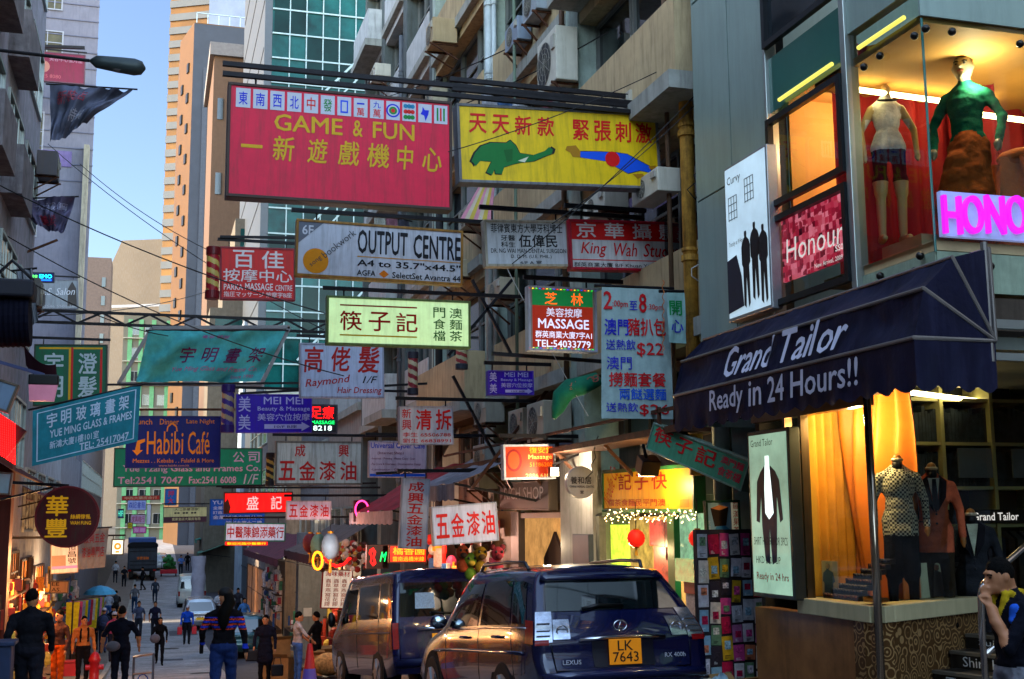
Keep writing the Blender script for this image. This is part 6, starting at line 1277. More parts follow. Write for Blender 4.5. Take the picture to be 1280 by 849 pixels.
# lorry
lx, ly = vpos(180, 98); z0 = gz(ly)
t = thing('lorry', 'dark blue grey lorry with boxy canopy and blue cab, far down the street', 'lorry', (lx, ly, z0), .02)
m = MB(); m.bb(-1.15, 1.15, .3, 5.2, 1.0, 3.05); m.build('cargo_box', M('lorry_grey', '#28303c', .7, var=.3, grime=.3), t, bevel=.03)
m = MB(); m.prism([(-1.2, .1, 2.75), (1.2, .1, 2.75), (1.2, .1, 2.95), (.9, .1, 3.15), (-.9, .1, 3.15), (-1.2, .1, 2.95)], (0, .5, 0)); m.build('canopy_hood', M('hood_black', '#101218', .8), t)
m = MB(); m.bb(-1.05, 1.05, .24, .3, 1.05, 2.7); m.build('rear_gate', M('gate_grey', '#343a44', .6, grime=.5), t)
for z in (1.3, 1.6, 2.4): m = MB(); m.bb(-1.0, 1.0, .2, .24, z, z+.05); m.build('gate_rib', steel, t)
m = MB(); text_to(m, '泰豐運輸', -.45, 1.98, .5, 1.75, lambda x, y, z: Vector((x, .195, y)), .01); m.build('lettering', ink('#c86a20'), t)
m = MB(); m.bb(-1.15, 1.15, 5.25, 6.9, .7, 3.5); m.build('cab', M('cab_blue', '#1c4a8c', .3, coat=.5), t, bevel=.1)
m = MB(); m.bb(-1.1, 1.1, .25, 5.2, .8, 1.0); m.build('chassis', M('chassis_black', '#0c0c10', .8), t)
for x in (-.98, .98):
    for y in (1.1, 5.9): wheel(t, x, y, .48, .28)
    m = MB(); m.bb(x-.25 if x > 0 else x-.05, x+.05 if x > 0 else x+.25, .42, .45, .35, .9); m.build('mud_flap', dkt, t)
    m = MB(); m.bb(x-.12, x+.12, .2, .24, .82, .95); m.build('tail_lamp', lens_red, t)
# red hand cart with goods
cx_, cy_ = vpos(213, 103); t = thing('goods_cart', 'red trolley piled with green goods standing in the road far off', 'cart', (cx_, cy_, gz(cy_)))
m = MB(); m.bb(-.7, .7, -.5, .5, .25, .6); m.build('cart_bed', M('cart_red', '#a81828', .5), t, bevel=.03)
m = MB(); [m.ell((R_.uniform(-.4, .4), R_.uniform(-.3, .3), R_.uniform(.7, 1.7)), (.22, .2, .2), 7, 5) for _ in range(16)]; m.build('goods_heap', M('goods_green', '#2c6a34', .8, var=.5, scale=4), t)
m = MB(); m.tube([(-.6, .5, .4), (-.6, .8, 1.2), (.6, .8, 1.2), (.6, .5, .4)], .03); m.build('handle', steel, t)
for x in (-.6, .6): m = MB(); m.cyl((x-.05, 0, .15), (x+.05, 0, .15), .15); m.build('wheel', M('tyre_rubber'), t)
# ------------------------------------------------------------------ shopfronts under the tenement
nf = thing('noodle_shopfront', 'open noodle shop front glowing yellow and green under the warm fascia, posters on its jambs', 'shopfront', (XF+.5, 14.5, gz(14.5)))
def fxr(px0, py0, px1, py1, X): a = atX(px0, py1, X); b = atX(px1, py0, X); return b.y, a.y, a.z, b.z
def facade_box(par, name, px0, py0, px1, py1, X, mat, out=.04, bevel=0):
    y0, y1, z0, z1 = fxr(px0, py0, px1, py1, X); m = MB(); m.bb(X-out, X, y0, y1, z0, z1); return m.build(name, mat, par, world=True, bevel=bevel)
facade_box(nf, 'glowing_interior', 758, 645, 866, 800, XF+.66, M('noodle_glow', '#a8844a', .5, emit=.14, var=.7, scale=5), .02)
facade_box(nf, 'menu_strip', 768, 656, 787, 705, XF+.3, M('lime_glow', '#9cb830', .5, emit=.35, var=.5, scale=14), .05)
facade_box(nf, 'tiled_jamb', 745, 645, 757, 840, XF, M('jamb_tile', '#6c6a5c', .5, var=.3, scale=9, grime=.4), .1)
for (a, b, c, d, col) in ((814, 650, 832, 682, '#7a1c20'), (820, 684, 842, 740, '#8c3028'), (834, 652, 846, 700, '#5c1418')): facade_box(nf, 'menu_poster', a, b, c, d, XF+.05, M('poster_'+col, col, .4, var=.8, scale=14, emit=.03), .02)
facade_box(nf, 'green_window', 846, 640, 884, 700, XF+.2, M('green_lit', '#86b890', .4, emit=.12, var=.5, scale=8), .02); facade_box(nf, 'fish_tank', 850, 700, 886, 726, XF-.1, M('tank_green', '#1c7a50', .2, emit=.12, var=.6, scale=12), .06)
facade_box(nf, 'red_board', 858, 727, 884, 741, XF-.1, M('board_red', '#b02430', .5, var=.2), .03); facade_box(nf, 'paper_menu', 860, 743, 884, 773, XF-.1, M('paper_pale', '#a89a9c', .6, var=.35, scale=30), .02)
facade_box(nf, 'green_frame', 845, 640, 849, 800, XF, M('frame_green', '#1c5a30', .4), .08); facade_box(nf, 'counter', 758, 775, 890, 830, XF+.1, M('counter_dark', '#2c1c14', .5), .2)
lamp('shop_lamp', nf, (XF-.3, 14.8, 5.6), 28, (1, .75, .35)); lamp('shop_lamp', nf, (XF+.3, 13.6, 5.5), 15, (.8, 1, .6))
t = thing('floodlight', 'black square floodlight shining down on the noodle shop fascia', 'lamp', atY(810, 582, 13.6)); p = atY(810, 582, 13.6)
m = MB(); m.box(p, (.24, .2, .2), Matrix.Rotation(.5, 3, 'X')); m.build('housing', black, t, world=True, bevel=.01); m = MB(); m.box(p+Vector((.02, .1, -.06)), (.2, .03, .14)); m.build('lit_glass', M('flood_glow', '#ffd890', .3, emit=3, var=0), t, world=True)
m = MB(); m.bar(p, p+Vector((-.1, -.1, .25)), .03); m.build('bracket', steel, t, world=True); lamp('lamp_light', t, p+Vector((.05, .1, -.25)), 22, (1, .72, .3))
t = thing('string_lights', 'string of tiny warm bulbs sagging under the noodle shop fascia', 'lights', atX(812, 650, XF-.2)); m = MB(); mw = MB()
for i in range(110):
    x = 756+114*i/109; p = atX(x, 645+6*math.sin(i*.9)+R_.uniform(-4, 4), XF-.15); m.ell(p, (.006, .006, .007), 6, 4)
tag(m.build('bulb', M('warm_bulb', '#ffcf80', .3, emit=3, var=0), t, world=True), kind='stuff')
mw.tube([atX(756+114*i/20, 644+3*math.sin(i*1.7), XF-.15) for i in range(21)], .006, 5); mw.build('cable', black, t, world=True)
def lantern(label, p, r, col, h=1.0, e=.2, group='red lanterns'):
    t = thing('paper_lantern', label, 'lantern', p-Vector((0, 0, r*1.5)), group=group); m = MB()
    n = 20; prof = [(r*.3, -r*h*.95)]+[(r*math.cos(a)*(1+.03*((k % 2)*2-1)), r*h*math.sin(a)) for k, a in enumerate([-1.25+2.5*i/14 for i in range(15)])]+[(r*.3, r*h*.95)]
    m.lathe(prof, p, n); m.build('paper_shade', M('lantern_'+col, col, .6, emit=e, var=.15), t, world=True, smooth=True)
    m = MB(); m.cyl(p+Vector((0, 0, r*h*.93)), p+Vector((0, 0, r*h*1.08)), r*.34); m.cyl(p-Vector((0, 0, r*h*1.08)), p-Vector((0, 0, r*h*.93)), r*.34); m.build('cap_ring', M('lantern_gold', '#a87820', .4, .6), t, world=True)
    m = MB(); m.cyl(p+Vector((0, 0, r*h)), p+Vector((0, 0, r*h+.35)), .006); m.build('cord', black, t, world=True)
    m = MB(); m.cyl(p-Vector((0, 0, r*h*1.08)), p-Vector((0, 0, r*h*1.9)), r*.12, r*.2, 8); m.build('tassel', M('tassel_gold', '#b88a28', .7), t, world=True)
lantern('red lantern at the left side of the noodle shop opening', atX(795, 673, XF-.25), .115, '#b8180c'); lantern('red lantern beside the tea poster', atX(872, 673, XF-.2), .105, '#b81c10')
# Rich shop doorway
rs = thing('boutique_shopfront', 'boutique doorway with a tan lit curtain under the dark grey shop sign', 'shopfront', (XF+.5, 18.5, gz(18.5)))
facade_box(rs, 'lit_curtain', 655, 646, 712, 830, XF+.4, M('tan_glow', '#b08048', .6, emit=.16, var=.4, scale=4), .03)
facade_box(rs, 'door_head', 650, 640, 718, 648, XF, M('head_brown', '#5a4436', .5), .1); facade_box(rs, 'door_jamb', 648, 640, 656, 830, XF, M('jamb_brown', '#3a2a22', .5), .12)
y0, y1, z0, z1 = fxr(680, 665, 706, 730, XF+.3); m = MB(); m.prism([(XF+.3, y0, z0), (XF+.3, y1, z0), (XF+.3, y1, z0+(z1-z0)*.5), (XF+.3, (y0+y1)/2+.2, z0+(z1-z0)*.8), (XF+.3, (y0+y1)/2, z1), (XF+.3, (y0+y1)/2-.2, z0+(z1-z0)*.8), (XF+.3, y0, z0+(z1-z0)*.5)], (.05, 0, 0)); m.build('carved_screen', M('screen_dark', '#241c28', .5), rs, world=True)
facade_box(rs, 'painted_panel', 620, 638, 651, 800, XF, M('panel_cream', '#8c7a5c', .6, var=.3, scale=6), .08); facade_box(rs, 'grey_pier', 714, 560, 751, 840, XF, M('pier_grey', '#8a8682', .7, var=.2, grime=.45), .14); facade_box(rs, 'meter_box', 722, 668, 742, 705, XF-.14, M('meter_grey', '#3c424a', .5), .08, .01)
lamp('door_lamp', rs, (XF-.2, 18.4, 5.6), 25, (1, .75, .45))
t = thing('floodlight', 'glaring white floodlight beside the orange massage sign', 'lamp', atY(692, 591, 16.9)); p = atY(692, 590, 16.9)
m = MB(); m.box(p, (.15, .1, .15)); m.build('housing', black, t, world=True, bevel=.01); m = MB(); m.box(p-Vector((0, .055, 0)), (.11, .015, .11)); m.build('lit_glass', M('flood_white', '#ffe8c0', .3, emit=4, var=0), t, world=True); m = MB(); m.bar(p+Vector((0, .05, .1)), p+Vector((.9, .1, .45)), .03); m.build('bracket', steel, t, world=True)
lamp('lamp_light', t, p-Vector((0, .3, .05)), 45, (1, .82, .55))
# rust ledge with frames over the shops, and first floor beam
t = thing('ledge_canopy', 'rusty steel ledge and frames above the boutique, holding pipes and air conditioners', 'canopy', (XF-.4, 17, 7))
m = MB(); m.bb(XF-.55, XF+.02, 12.5, 24, 6.98, 7.06); m.build('deck', rust, t, world=True)
for y in (13, 15, 17, 19, 21, 23): m = MB(); m.bar((XF-.5, y, 7.0), (XF, y, 6.5), .04); m.build('strut', rust, t, world=True)
m = MB(); m.bar((XF-.55, 12.5, 7.25), (XF-.55, 24, 7.3), .04); m.bar((XF-.55, 13, 7), (XF-.55, 13, 7.3), .04); m.bar((XF-.55, 18, 7), (XF-.55, 18, 7.3), .04); m.build('rail', rust, t, world=True)
# pilaster band walls between shop tops and first parapet
for a, b in ((12.5, 17.0), (17.6, 22.1), (22.7, 27.0)):
    m = MB(); m.bb(XF+.5, XF+.69, a, b, 6.3, 8.1); m.build('mezzanine_wall', M('mezz_wall', '#4c4038', .8, var=.4, scale=2, grime=.5), TEN, world=True)
    window(TEN, planeX(XF+.5, b-.4, 7.1), b-a-.8, .9, M('mezz_frame', '#3a3a38', .5), bars=(4, 1))
# air conditioners
def ac(px0, py0, px1, py1, Y, label, X=XF-.06, **k):
    pb_ = atY((px0+px1)/2, py1, Y); h = atY(px0, py0, Y).z-pb_.z; w = k.pop('w', .85); 
    return ac_unit(planeX(X, Y+w/2, pb_.z), label, w, h, **k)
ac(708, 48, 758, 116, 17.3, 'large white air conditioner on blue brackets above the yellow sign', d=.4, w=.95)
ac(553, 30, 590, 62, 25, 'beige boxy air conditioner under the upper slab, left of the white pipes', d=.6, w=.7, col='#a08c6a')
ac(838, 222, 862, 252, 13.6, 'pale air conditioner behind the right end of the photo studio sign', d=.35, bracket=False)
ac(766, 246, 800, 272, 15.3, 'pale air conditioner peeping over the middle of the photo studio sign', d=.4)
ac(634, 512, 658, 552, 19.2, 'cream air conditioner on the ledge, left of a matching larger one', d=.4, col='#a8a08a'); ac(657, 503, 692, 552, 17.8, 'cream air conditioner on the ledge under the purple sign, right of a smaller one', d=.5, col='#a8a290')
ac(568, 556, 596, 588, 21.6, 'small grey air conditioner left of the massage sign among dark pipes', d=.4, col='#8c8a80'); ac(600, 500, 622, 530, 21.5, 'dim air conditioner behind the demolition sign', d=.4, col='#8a8678')
ac(462, 84, 478, 100, 33, 'little white air conditioner on the far ribbed facade', d=.5, w=.8); ac(448, 300, 466, 318, 30, 'grey air conditioner on the facade behind the print shop sign', d=.4, w=.8, col='#9a988c'); ac(590, 330, 612, 352, 24, 'beige air conditioner behind the dentist sign', d=.5, col='#a4977c'); ac(640, 30, 668, 60, 19.6, 'blue grey window unit resting on the grey slab edge', d=.3, w=.8, col='#7c8896'); ac(670, -14, 700, 24, 18.5, 'window unit on the slab edge at the top of the picture', d=.3, w=.8, col='#8c949a')
# drain pipes
def pipe(label, px, X, Y, z0, z1, r, mat, n=3, collar=True, name='drainpipe'):
    p = atY(px, 300, Y); t = thing(name, label, 'pipe', (p.x, Y, z0), group='pipes on the facades'); m = MB(); m.tube([(p.x, Y, z0), (p.x, Y, z1)], r, 14); m.build('pipe', mat, t, world=True, smooth=True)
    if collar:
        for z in np.arange(z0+1, z1, 1.55): m = MB(); m.cyl((p.x, Y, z), (p.x, Y, z+.07), r*1.28, n=14); m.cyl((p.x, Y, z+.12), (p.x, Y, z+.16), r*1.2, n=14); m.build('collar', mat, t, world=True)
pipe('thick peeling rusty drainpipe between the tenement and the tailor building', 862, 0, 12.9, 6.5, 16, .085, M('rust_peel', '#a87c30', .75, var=.5, scale=7, grime=.9, gcol='#2a1408', streak=1, bump=.4))
pipe('grey conduit pipe at the edge of the mint cladding', 893, 0, 12.2, 6, 16, .1, M('conduit_grey', '#8a9088', .6, grime=.4), collar=False)
pipe('thin white conduit beside the grey one', 884, 0, 12.3, 6, 16, .02, M('conduit_white', '#b0b0a8', .5), collar=False)
pipe('paired white pipe on the mint pilaster', 612, 0, 22.0, 9, 18, .07, M('pipe_white', '#a8b0b0', .5, grime=.3)); pipe('white pipe right of the pair on the mint pilaster', 619, 0, 21.9, 9, 18, .05, M('pipe_white'))
pipe('dark stained pipe on the far tenement corner', 548, 0, 27.2, 6, 18, .12, M('pipe_dark', '#26282c', .7, grime=.4), collar=False)
# cables
CB = M('cable_black', '#101012', .6)
def cable(label, a, b, sag, r=.012, mat=None, mid=None):
    n = 16; pts = []
    for i in range(n+1): f = i/n; p = a*(1-f)+b*f; pts.append(p-Vector((0, 0, sag*4*f*(1-f))))
    m = MB(); m.tube(pts, r, 5); return tag(m.build('overhead_cable', mat or CB), label, 'cable', 'overhead cables')
cl_ = [((0, 232), 24, (560, 430), 20, .3, 'thin black cable crossing from the left siding block down to the middle signs'), ((0, 290), 26, (430, 470), 24, .3, 'thin black cable passing low across the sky gap'), ((60, 180), 40, (420, 420), 30, .4, 'thin cable running behind the gold tower foot'), ((100, 205), 40, (300, 330), 34, .3, 'thin cable over the crown tower'),
       ((560, 190), 13.4, (880, 60), 12.9, .1, 'slack cable crossing the yellow sign upward'), ((640, 330), 13.3, (905, 80), 12.4, .1, 'cable crossing the yellow sign steeply toward the conduit'), ((690, 280), 13.2, (890, 110), 12.5, .08, 'cable crossing the right half of the yellow sign'), ((470, 165), 25, (760, 40), 16, .2, 'cable looping over the tenement slabs'), ((430, 135), 30, (715, 20), 18, .2, 'upper cable over the tenement slabs'),
       ((600, 270), 17, (735, 520), 15, .05, 'pale cord dropping past the purple sign'), ((880, 330), 12.2, (960, 360), 11.5, .15, 'cable draped under the poster case'), ((0, 330), 22, (210, 420), 30, .2, 'cable running to the ragged teal banner'), ((45, 395), 31, (300, 350), 45, .3, 'cable fanning past the salon billboard')]
for (a, Ya_, b, Yb_, s, lb) in cl_: cable(lb, atY(*a, Ya_), atY(*b, Yb_), s, .012 if Ya_ > 20 else .006, M('cord_pale', '#a8a49a', .6) if 'pale' in lb else None)
t = thing('hanging_cable', 'orange spiral cable hanging by the price banner', 'cable', atY(832, 430, 12.8)); m = MB(); m.tube([atY(829+1.2*math.sin(i*1.4), 350+i*2.6, 12.8)+Vector((0, .012*math.cos(i*1.4), 0)) for i in range(36)], .005, 6); m.build('cord', M('cord_orange', '#a85a20', .6), t, world=True)
for k_, (x, y, Y) in enumerate(((873, 300, 12.6), (868, 210, 12.7), (890, 380, 12.0), (740, 545, 15.4))):
    pts = [atY(x+R_.uniform(-9, 9), y+i*9, Y) for i in range(7)]; m = MB(); m.tube(pts, .008, 5); tag(m.build('hanging_cable', M('cord_pale') if k_ % 2 == 0 else CB), ['loose pale cable loops on the tenement edge pipes, below the sign bars', 'black cable dangling on the rusty drainpipe', 'pale cable beside the poster case', 'black cable hanging on the boutique ledge'][k_], 'cable', 'loose cables')
# gantry truss and free bars
t = thing('truss_gantry', 'long black lattice truss spanning the street under the towers', 'gantry', atY(230, 402, 32))
L0, L1, H0, H1 = atY(35, 402, 32), atY(440, 402, 32), atY(230, 395, 32).z, atY(230, 409, 32).z
m = MB(); m.bar((L0.x, 32, H0), (L1.x, 32, H0), .07); m.build('top_chord', steel, t, world=True); m = MB(); m.bar((L0.x, 32, H1), (L1.x, 32, H1), .07); m.build('bottom_chord', steel, t, world=True); m = MB()
n = 14
for i in range(n): x = L0.x+(L1.x-L0.x)*i/n; x2 = L0.x+(L1.x-L0.x)*(i+1)/n; m.bar((x, 32, H0 if i % 2 else H1), (x2, 32, H1 if i % 2 else H0), .05)
m.build('lattice', steel, t, world=True)
for lb, a, b, Y in (('black bar carrying the ragged teal banner and purple sign', (130, 481), (470, 478), 30.5), ('thin bar right of the larger purple beauty sign', (300, 492), (600, 476), 26), ('rusty bar over the cafe sign', (150, 512), (300, 512), 29), ('black bar above the red massage sign', (275, 296), (420, 298), 24), ('steel bar over the small hardware signs', (270, 608), (470, 604), 33), ('bar carrying the upright grey sign', (470, 592), (640, 585), 21), ('diagonal brace beside the demolition sign', (566, 470), (640, 610), 20), ('diagonal brace below the noodle light box', (560, 445), (640, 350), 19.5), ('second diagonal brace below the noodle light box', (640, 445), (590, 350), 19.5), ('diagonal rusty stay left of the ledge', (590, 610), (690, 480), 19), ('cross bar under the LED massage board', (615, 442), (752, 452), 15.6), ('thin bar above the upper left red sign', (0, 56), (106, 60), 51), ('left rusty strut under the siding block', (-4, 330), (72, 300), 30)):
    m = MB(); m.bar(atY(*a, Y), atY(*b, Y), .05 if Y < 40 else .12); tag(m.build('sign_bracket', rust if 'rusty' in lb else steel), lb, 'bracket', 'loose steel bars between the signs')
# barber poles
def barber(label, px, py0, py1, Y, wpx, c1, c2, capc):
    p0 = atY(px, py1, Y); p1 = atY(px, py0, Y); r = wpx*Y*1.06/1500/2; h = p1.z-p0.z
    t = thing('barber_pole', label, 'barber pole', p0, group='barber poles'); m = MB(); n, k = 24, 40; zz = [h*.16+h*.68*j/k for j in range(k+1)]
    for j in range(k):
        for i in range(n):
            m.mi = int(((i/n)+(j/k)*2.2)*3) % 2; a0, a1 = 2*math.pi*i/n, 2*math.pi*(i+1)/n
            m.add([(r*math.cos(a0), r*math.sin(a0), zz[j]), (r*math.cos(a1), r*math.sin(a1), zz[j]), (r*math.cos(a1), r*math.sin(a1), zz[j+1]), (r*math.cos(a0), r*math.sin(a0), zz[j+1])], [(0, 1, 2, 3)])
    m.build('striped_cylinder', [M('bp_'+c1, c1, .4), M('bp_'+c2, c2, .4)], t)
    for z0, z1 in ((0, h*.16), (h*.84, h)): m = MB(); m.cyl((0, 0, z0), (0, 0, z1), r*1.12, n=20); m.build('cap', M('bpc_'+capc, capc, .4, var=.2), t, bevel=.01)
barber('red and gold barber pole left of the red massage sign', 265, 309, 374, 23.8, 15, '#8c1420', '#b09a50', '#5c0c14'); barber('purple and tan barber pole left of the purple beauty sign', 284, 481, 541, 27, 14, '#3c2a78', '#a08a6c', '#2c1c5c')
barber('red and cream barber pole under the noodle light box', 516, 440, 494, 23, 12, '#7a2028', '#a89878', '#26242c'); barber('faded red barber pole at the right end of the noodle light box', 577, 418, 462, 21, 14, '#8c3030', '#a8a078', '#2c3038'); barber('dark gold striped pole beside the rusty hardware sign', 337, 566, 608, 29, 9, '#1c1c20', '#8c7a3c', '#1c1c20')
# awnings along the street
def awning(label, y0, y1, z, X, out, drop, col, s=-1, val=.25, stripe=None):
    t = thing('shop_awning', label, 'awning', (X+s*out/2, (y0+y1)/2, z-drop), group='awnings along the street'); m = MB()
    m.grid(lambda u, v: Vector((X+s*out*v, y0+(y1-y0)*u, z-drop*v-.06*math.sin(math.pi*v)+.02*math.sin(u*22+v*3))), 24, 6); m.build('canopy', M('awn_'+col, col, .8, var=.35, scale=3, grime=.5, gcol='#1c1414', bump=.3), t, world=True, smooth=True)
    m = MB(); m.grid(lambda u, v: Vector((X+s*out+s*.005, y0+(y1-y0)*u, z-drop-.0-v*(val+.03*abs(math.sin(u*30))))), 60, 2); m.build('valance', M('awn_'+(stripe or col), stripe or col, .8, var=.35, scale=3), t, world=True)
    m = MB(); m.bar((X, y0+.1, z-drop-.3), (X+s*out, y0+.1, z-drop), .04); m.build('arm', steel, t, world=True); m = MB(); m.bar((X, y1-.1, z-drop-.3), (X+s*out, y1-.1, z-drop), .04); m.build('arm', steel, t, world=True)
awning('long maroon awning over the medicine shop front', 43, 60, 5.5, 5.6, 1.4, .8, '#5c2430'); awning('grey brown slanted awning left of the paper lanterns', 36, 44, 5.9, 6.2, 1.7, .9, '#5a4a44', stripe='#3c1c20'); awning('big red awning with a striped edge beside the neon face', 23.5, 29, 7.2, 6.2, 1.7, 1.0, '#8c1c28', stripe='#a08080'); awning('sagging grey tarpaulin awning behind the upright hardware sign', 19.2, 23.3, 7.3, 6.2, 1.5, .7, '#7c7880')
awning('dark maroon awning on the left above the round sign', 25, 31, 7.3, XL, 1.2, .6, '#4c1418', s=1); awning('worn maroon awning on the left beyond the round sign', 31.6, 42, 6.9, XL, 1.3, .5, '#5c2028', s=1); awning('pale plank awning on the left farther down', 44.5, 54, 5.4, XL, 1.1, .6, '#5c5a60', s=1)
for lb, q, Y, c in (('small teal awning far down on the right pavement', (216, 662), 95, '#1c6a5c'), ('second green awning far down on the right pavement', (224, 678), 90, '#2c5a4c')): p = atY(*q, Y); awning(lb, Y, Y+5, p.z, 5.4, 2.2, .8, c)
# hanging goods, lanterns of the dried goods shop
for lb, px, py, D, c, r, h in (('white and blue paper drum lantern of the trio', 413, 683, 29, '#6c7880', .22, 1.5), ('white and green paper drum lantern of the trio', 398, 682, 30, '#607c66', .2, 1.5), ('maroon drum lantern at the left of the trio', 388, 679, 31, '#6c2830', .2, 1.3)): lantern(lb, atD(px, py, D), r, c, h, 0, 'paper drum lanterns')
t = thing('neon_loop', 'orange glowing rope light loop hanging below the lanterns', 'light', atD(397, 712, 29)); m = MB(); m.tube([atD(397+6*math.sin(a*.524), 701-11*math.cos(a*.524), 29) for a in range(13)], .03, 6); m.build('rope_light', ink('#e06a18', 2.5), t, world=True)
t = thing('bead_garland', 'red glowing bead garland beside the orange loop', 'light', atD(420, 712, 29)); m = MB()
for i in range(26): m.ell(atD(405+i*1.3, 697+11*math.sin(i/25*3.1)+R_.uniform(-1, 1), 29), (.035, .035, .035), 6, 4)
tag(m.build('bead', ink('#e02028', 1.2), t, world=True), kind='stuff')
t = thing('goods_display', 'mass of small dried goods and trinkets hanging in the lantern shop front', 'goods', atD(435, 700, 30)); m = [MB() for _ in range(4)]
for i in range(170): q = R_.randint(0, 3); m[q].ell(atD(R_.uniform(392, 456), R_.uniform(678, 712), R_.uniform(30, 32)), (R_.uniform(.03, .1),)*3, 6, 5)
for q, c in enumerate(('#8c2418', '#8c6a30', '#a89080', '#3a1c14')): tag(m[q].build('hanging_goods', M('goods_'+c, c, .7, var=.3, emit=.03), t, world=True), kind='stuff')
lamp('shop_lamp', t, atD(405, 690, 28.0), 30, (.9, .95, 1)); lamp('shop_lamp', t, atD(440, 690, 27.2), 40, (1, .4, .2))
# plush toys
for lb, px, py, c, c2 in (('yellow plush toy with a brown face above the van', 601, 692, '#8c6a14', '#4c341c'), ('orange plush toy left of the yellow one', 578, 690, '#8c3818', '#2c1c14'), ('pink plush toy hanging right of the yellow one', 622, 692, '#8c2430', '#5c1820'), ('green and gold plush toy behind the van roof', 588, 700, '#5c7a20', '#b0902c')):
    p = atD(px, py, 19.4); t = thing('plush_toy', lb, 'toy', p-Vector((0, 0, .3)), group='plush toys hanging at the shop front'); m = MB(); m.ell(p, (.11, .1, .115), 12, 8); m.build('head', M('plush_'+c, c, .9, bump=.5, var=.3), t, world=True, smooth=True); m = MB(); m.ell(p-Vector((0, 0, .22)), (.1, .09, .11), 10, 7); m.build('body', M('plush_'+c), t, world=True, smooth=True)
    for s in (-1, 1): m = MB(); m.ell(p+Vector((s*.085, 0, .1)), (.05, .04, .05), 8, 6); m.build('ear', M('plush_'+c2, c2, .9), t, world=True, smooth=True); m = MB(); m.ell(p+Vector((s*.05, -.1, .03)), (.02, .02, .025), 8, 6); m.build('eye', black, t, world=True)
    m = MB(); m.ell(p+Vector((0, -.09, -.05)), (.06, .05, .045), 8, 6); m.build('muzzle', M('plush_'+c2), t, world=True, smooth=True)
# leaflet rack in front of the tea poster
lr = thing('leaflet_rack', 'tall board crowded with small colourful leaflets, right of the navy SUV', 'leaflet rack', onG(910, 11.7))
xa, xb = atY(866, 700, 11.9).x, atY(955, 700, 11.75).x; gzr = gz(11.8)+.12; zt0 = atY(900, 662, 11.8).z
m = MB(); m.bb(xa, xb, 11.8, 11.88, gzr+.05, zt0); m.build('board', M('rack_board', '#2c2428', .7), lr, world=True)
pal = ['#a0183c', '#b8b0b8', '#c8c0c4', '#b83c78', '#5c7a5c', '#b89020', '#a8a8b0', '#c8c0c0', '#9c5a84', '#7a9cb0', '#b86848', '#c8b8a8', '#302830']
cols_ = 6; w_ = (xb-xa)/cols_
for i in range(cols_):
    z = zt0-.04
    while z > gzr+.2:
        h = R_.uniform(.16, .26); m = MB(); m.box((xa+(i+.5)*w_+R_.uniform(-.008, .008), 11.79, z-h/2), (w_*R_.uniform(.78, .98), .008, h*R_.uniform(.9, 1.04)), Matrix.Rotation(R_.uniform(-.07, .07), 3, 'Y')); c = R_.choice(pal); o = m.build('leaflet', M('leaf_'+c, c, .35, var=.3, scale=20), lr, world=True)
        m = MB(); c2 = R_.choice(pal); a = R_.uniform(.1, .5); m.bb(xa+i*w_+.03, xa+(i+1)*w_-.03, 11.780, 11.784, z-h*(a+.35), z-h*a); m.build('printed_photo', M('leafp_'+c2, c2, .35, var=.9, scale=40), o, world=True)
        m = MB(); 
        for q in range(3): zz = z-h*(.82+.05*q); m.bb(xa+i*w_+.03, xa+(i+1)*w_-.03-R_.uniform(0, .06), 11.781, 11.784, zz, zz+h*.022)
        tag(m.build('printed_lines', ink(R_.choice(['#101018', '#c0c0c0'])), o, world=True), kind='stuff')
        z -= h+.02
t = thing('pale_bag', 'crumpled pale blue plastic bag on the pavement by the leaflet rack', 'bag', onG(893, 11.3)+Vector((0, 0, .12))); p = onG(893, 11.3)+Vector((0, 0, .3)); m = MB()
t.name = 'plastic_bag'
m.grid(lambda u, v: p+Vector((.17*math.sin(v*3.14)*math.cos(u*6.283), .14*math.sin(v*3.14)*math.sin(u*6.283), .2*math.cos(v*3.14)))*(1+.5*mnoise.noise(Vector((math.cos(u*6.283)*2, math.sin(u*6.283)*2, v*5)))), 20, 14); m.build('sack', M('bag_pale', '#8aa4b0', .3, var=.2), t, world=True, smooth=True)
def carton(label, p, s, rz=0, open_=True):
    t = thing('cardboard_box', label, 'box', p, rz, 'cardboard boxes'); cb = M('cardboard', '#8c6a40', .8, var=.2, scale=5); m = MB(); w, d, h = s; th = .012
    m.bb(-w/2, w/2, -d/2, -d/2+th, 0, h); m.bb(-w/2, w/2, d/2-th, d/2, 0, h); m.bb(-w/2, -w/2+th, -d/2+th, d/2-th, 0, h); m.bb(w/2-th, w/2, -d/2+th, d/2-th, 0, h); m.bb(-w/2+th, w/2-th, -d/2+th, d/2-th, 0, th); m.build('carton', cb, t)
    for s_ in (-1, 1): m = MB(); m.add([(-w/2, s_*d/2, h), (w/2, s_*d/2, h), (w/2, s_*d*.75, h+d*.2), (-w/2, s_*d*.75, h+d*.2)], [(0, 1, 2, 3)]); m.build('flap', cb, t, solid=.006)
    m = MB(); m.bb(-w/2-.002, -w/2, -.03, .03, .02, h-.02); m.build('tape', M('tape_tan', '#6c4c28', .3), t)
def G(px, D, dz=.0): p = EYE+ray(px, 650)*D; return Vector((p.x, p.y, gz(p.y)+dz))
carton('open cardboard box beside the plastic bag at the leaflet rack', onG(912, 11.2)+Vector((0, 0, .12)), (.3, .3, .34), .3)
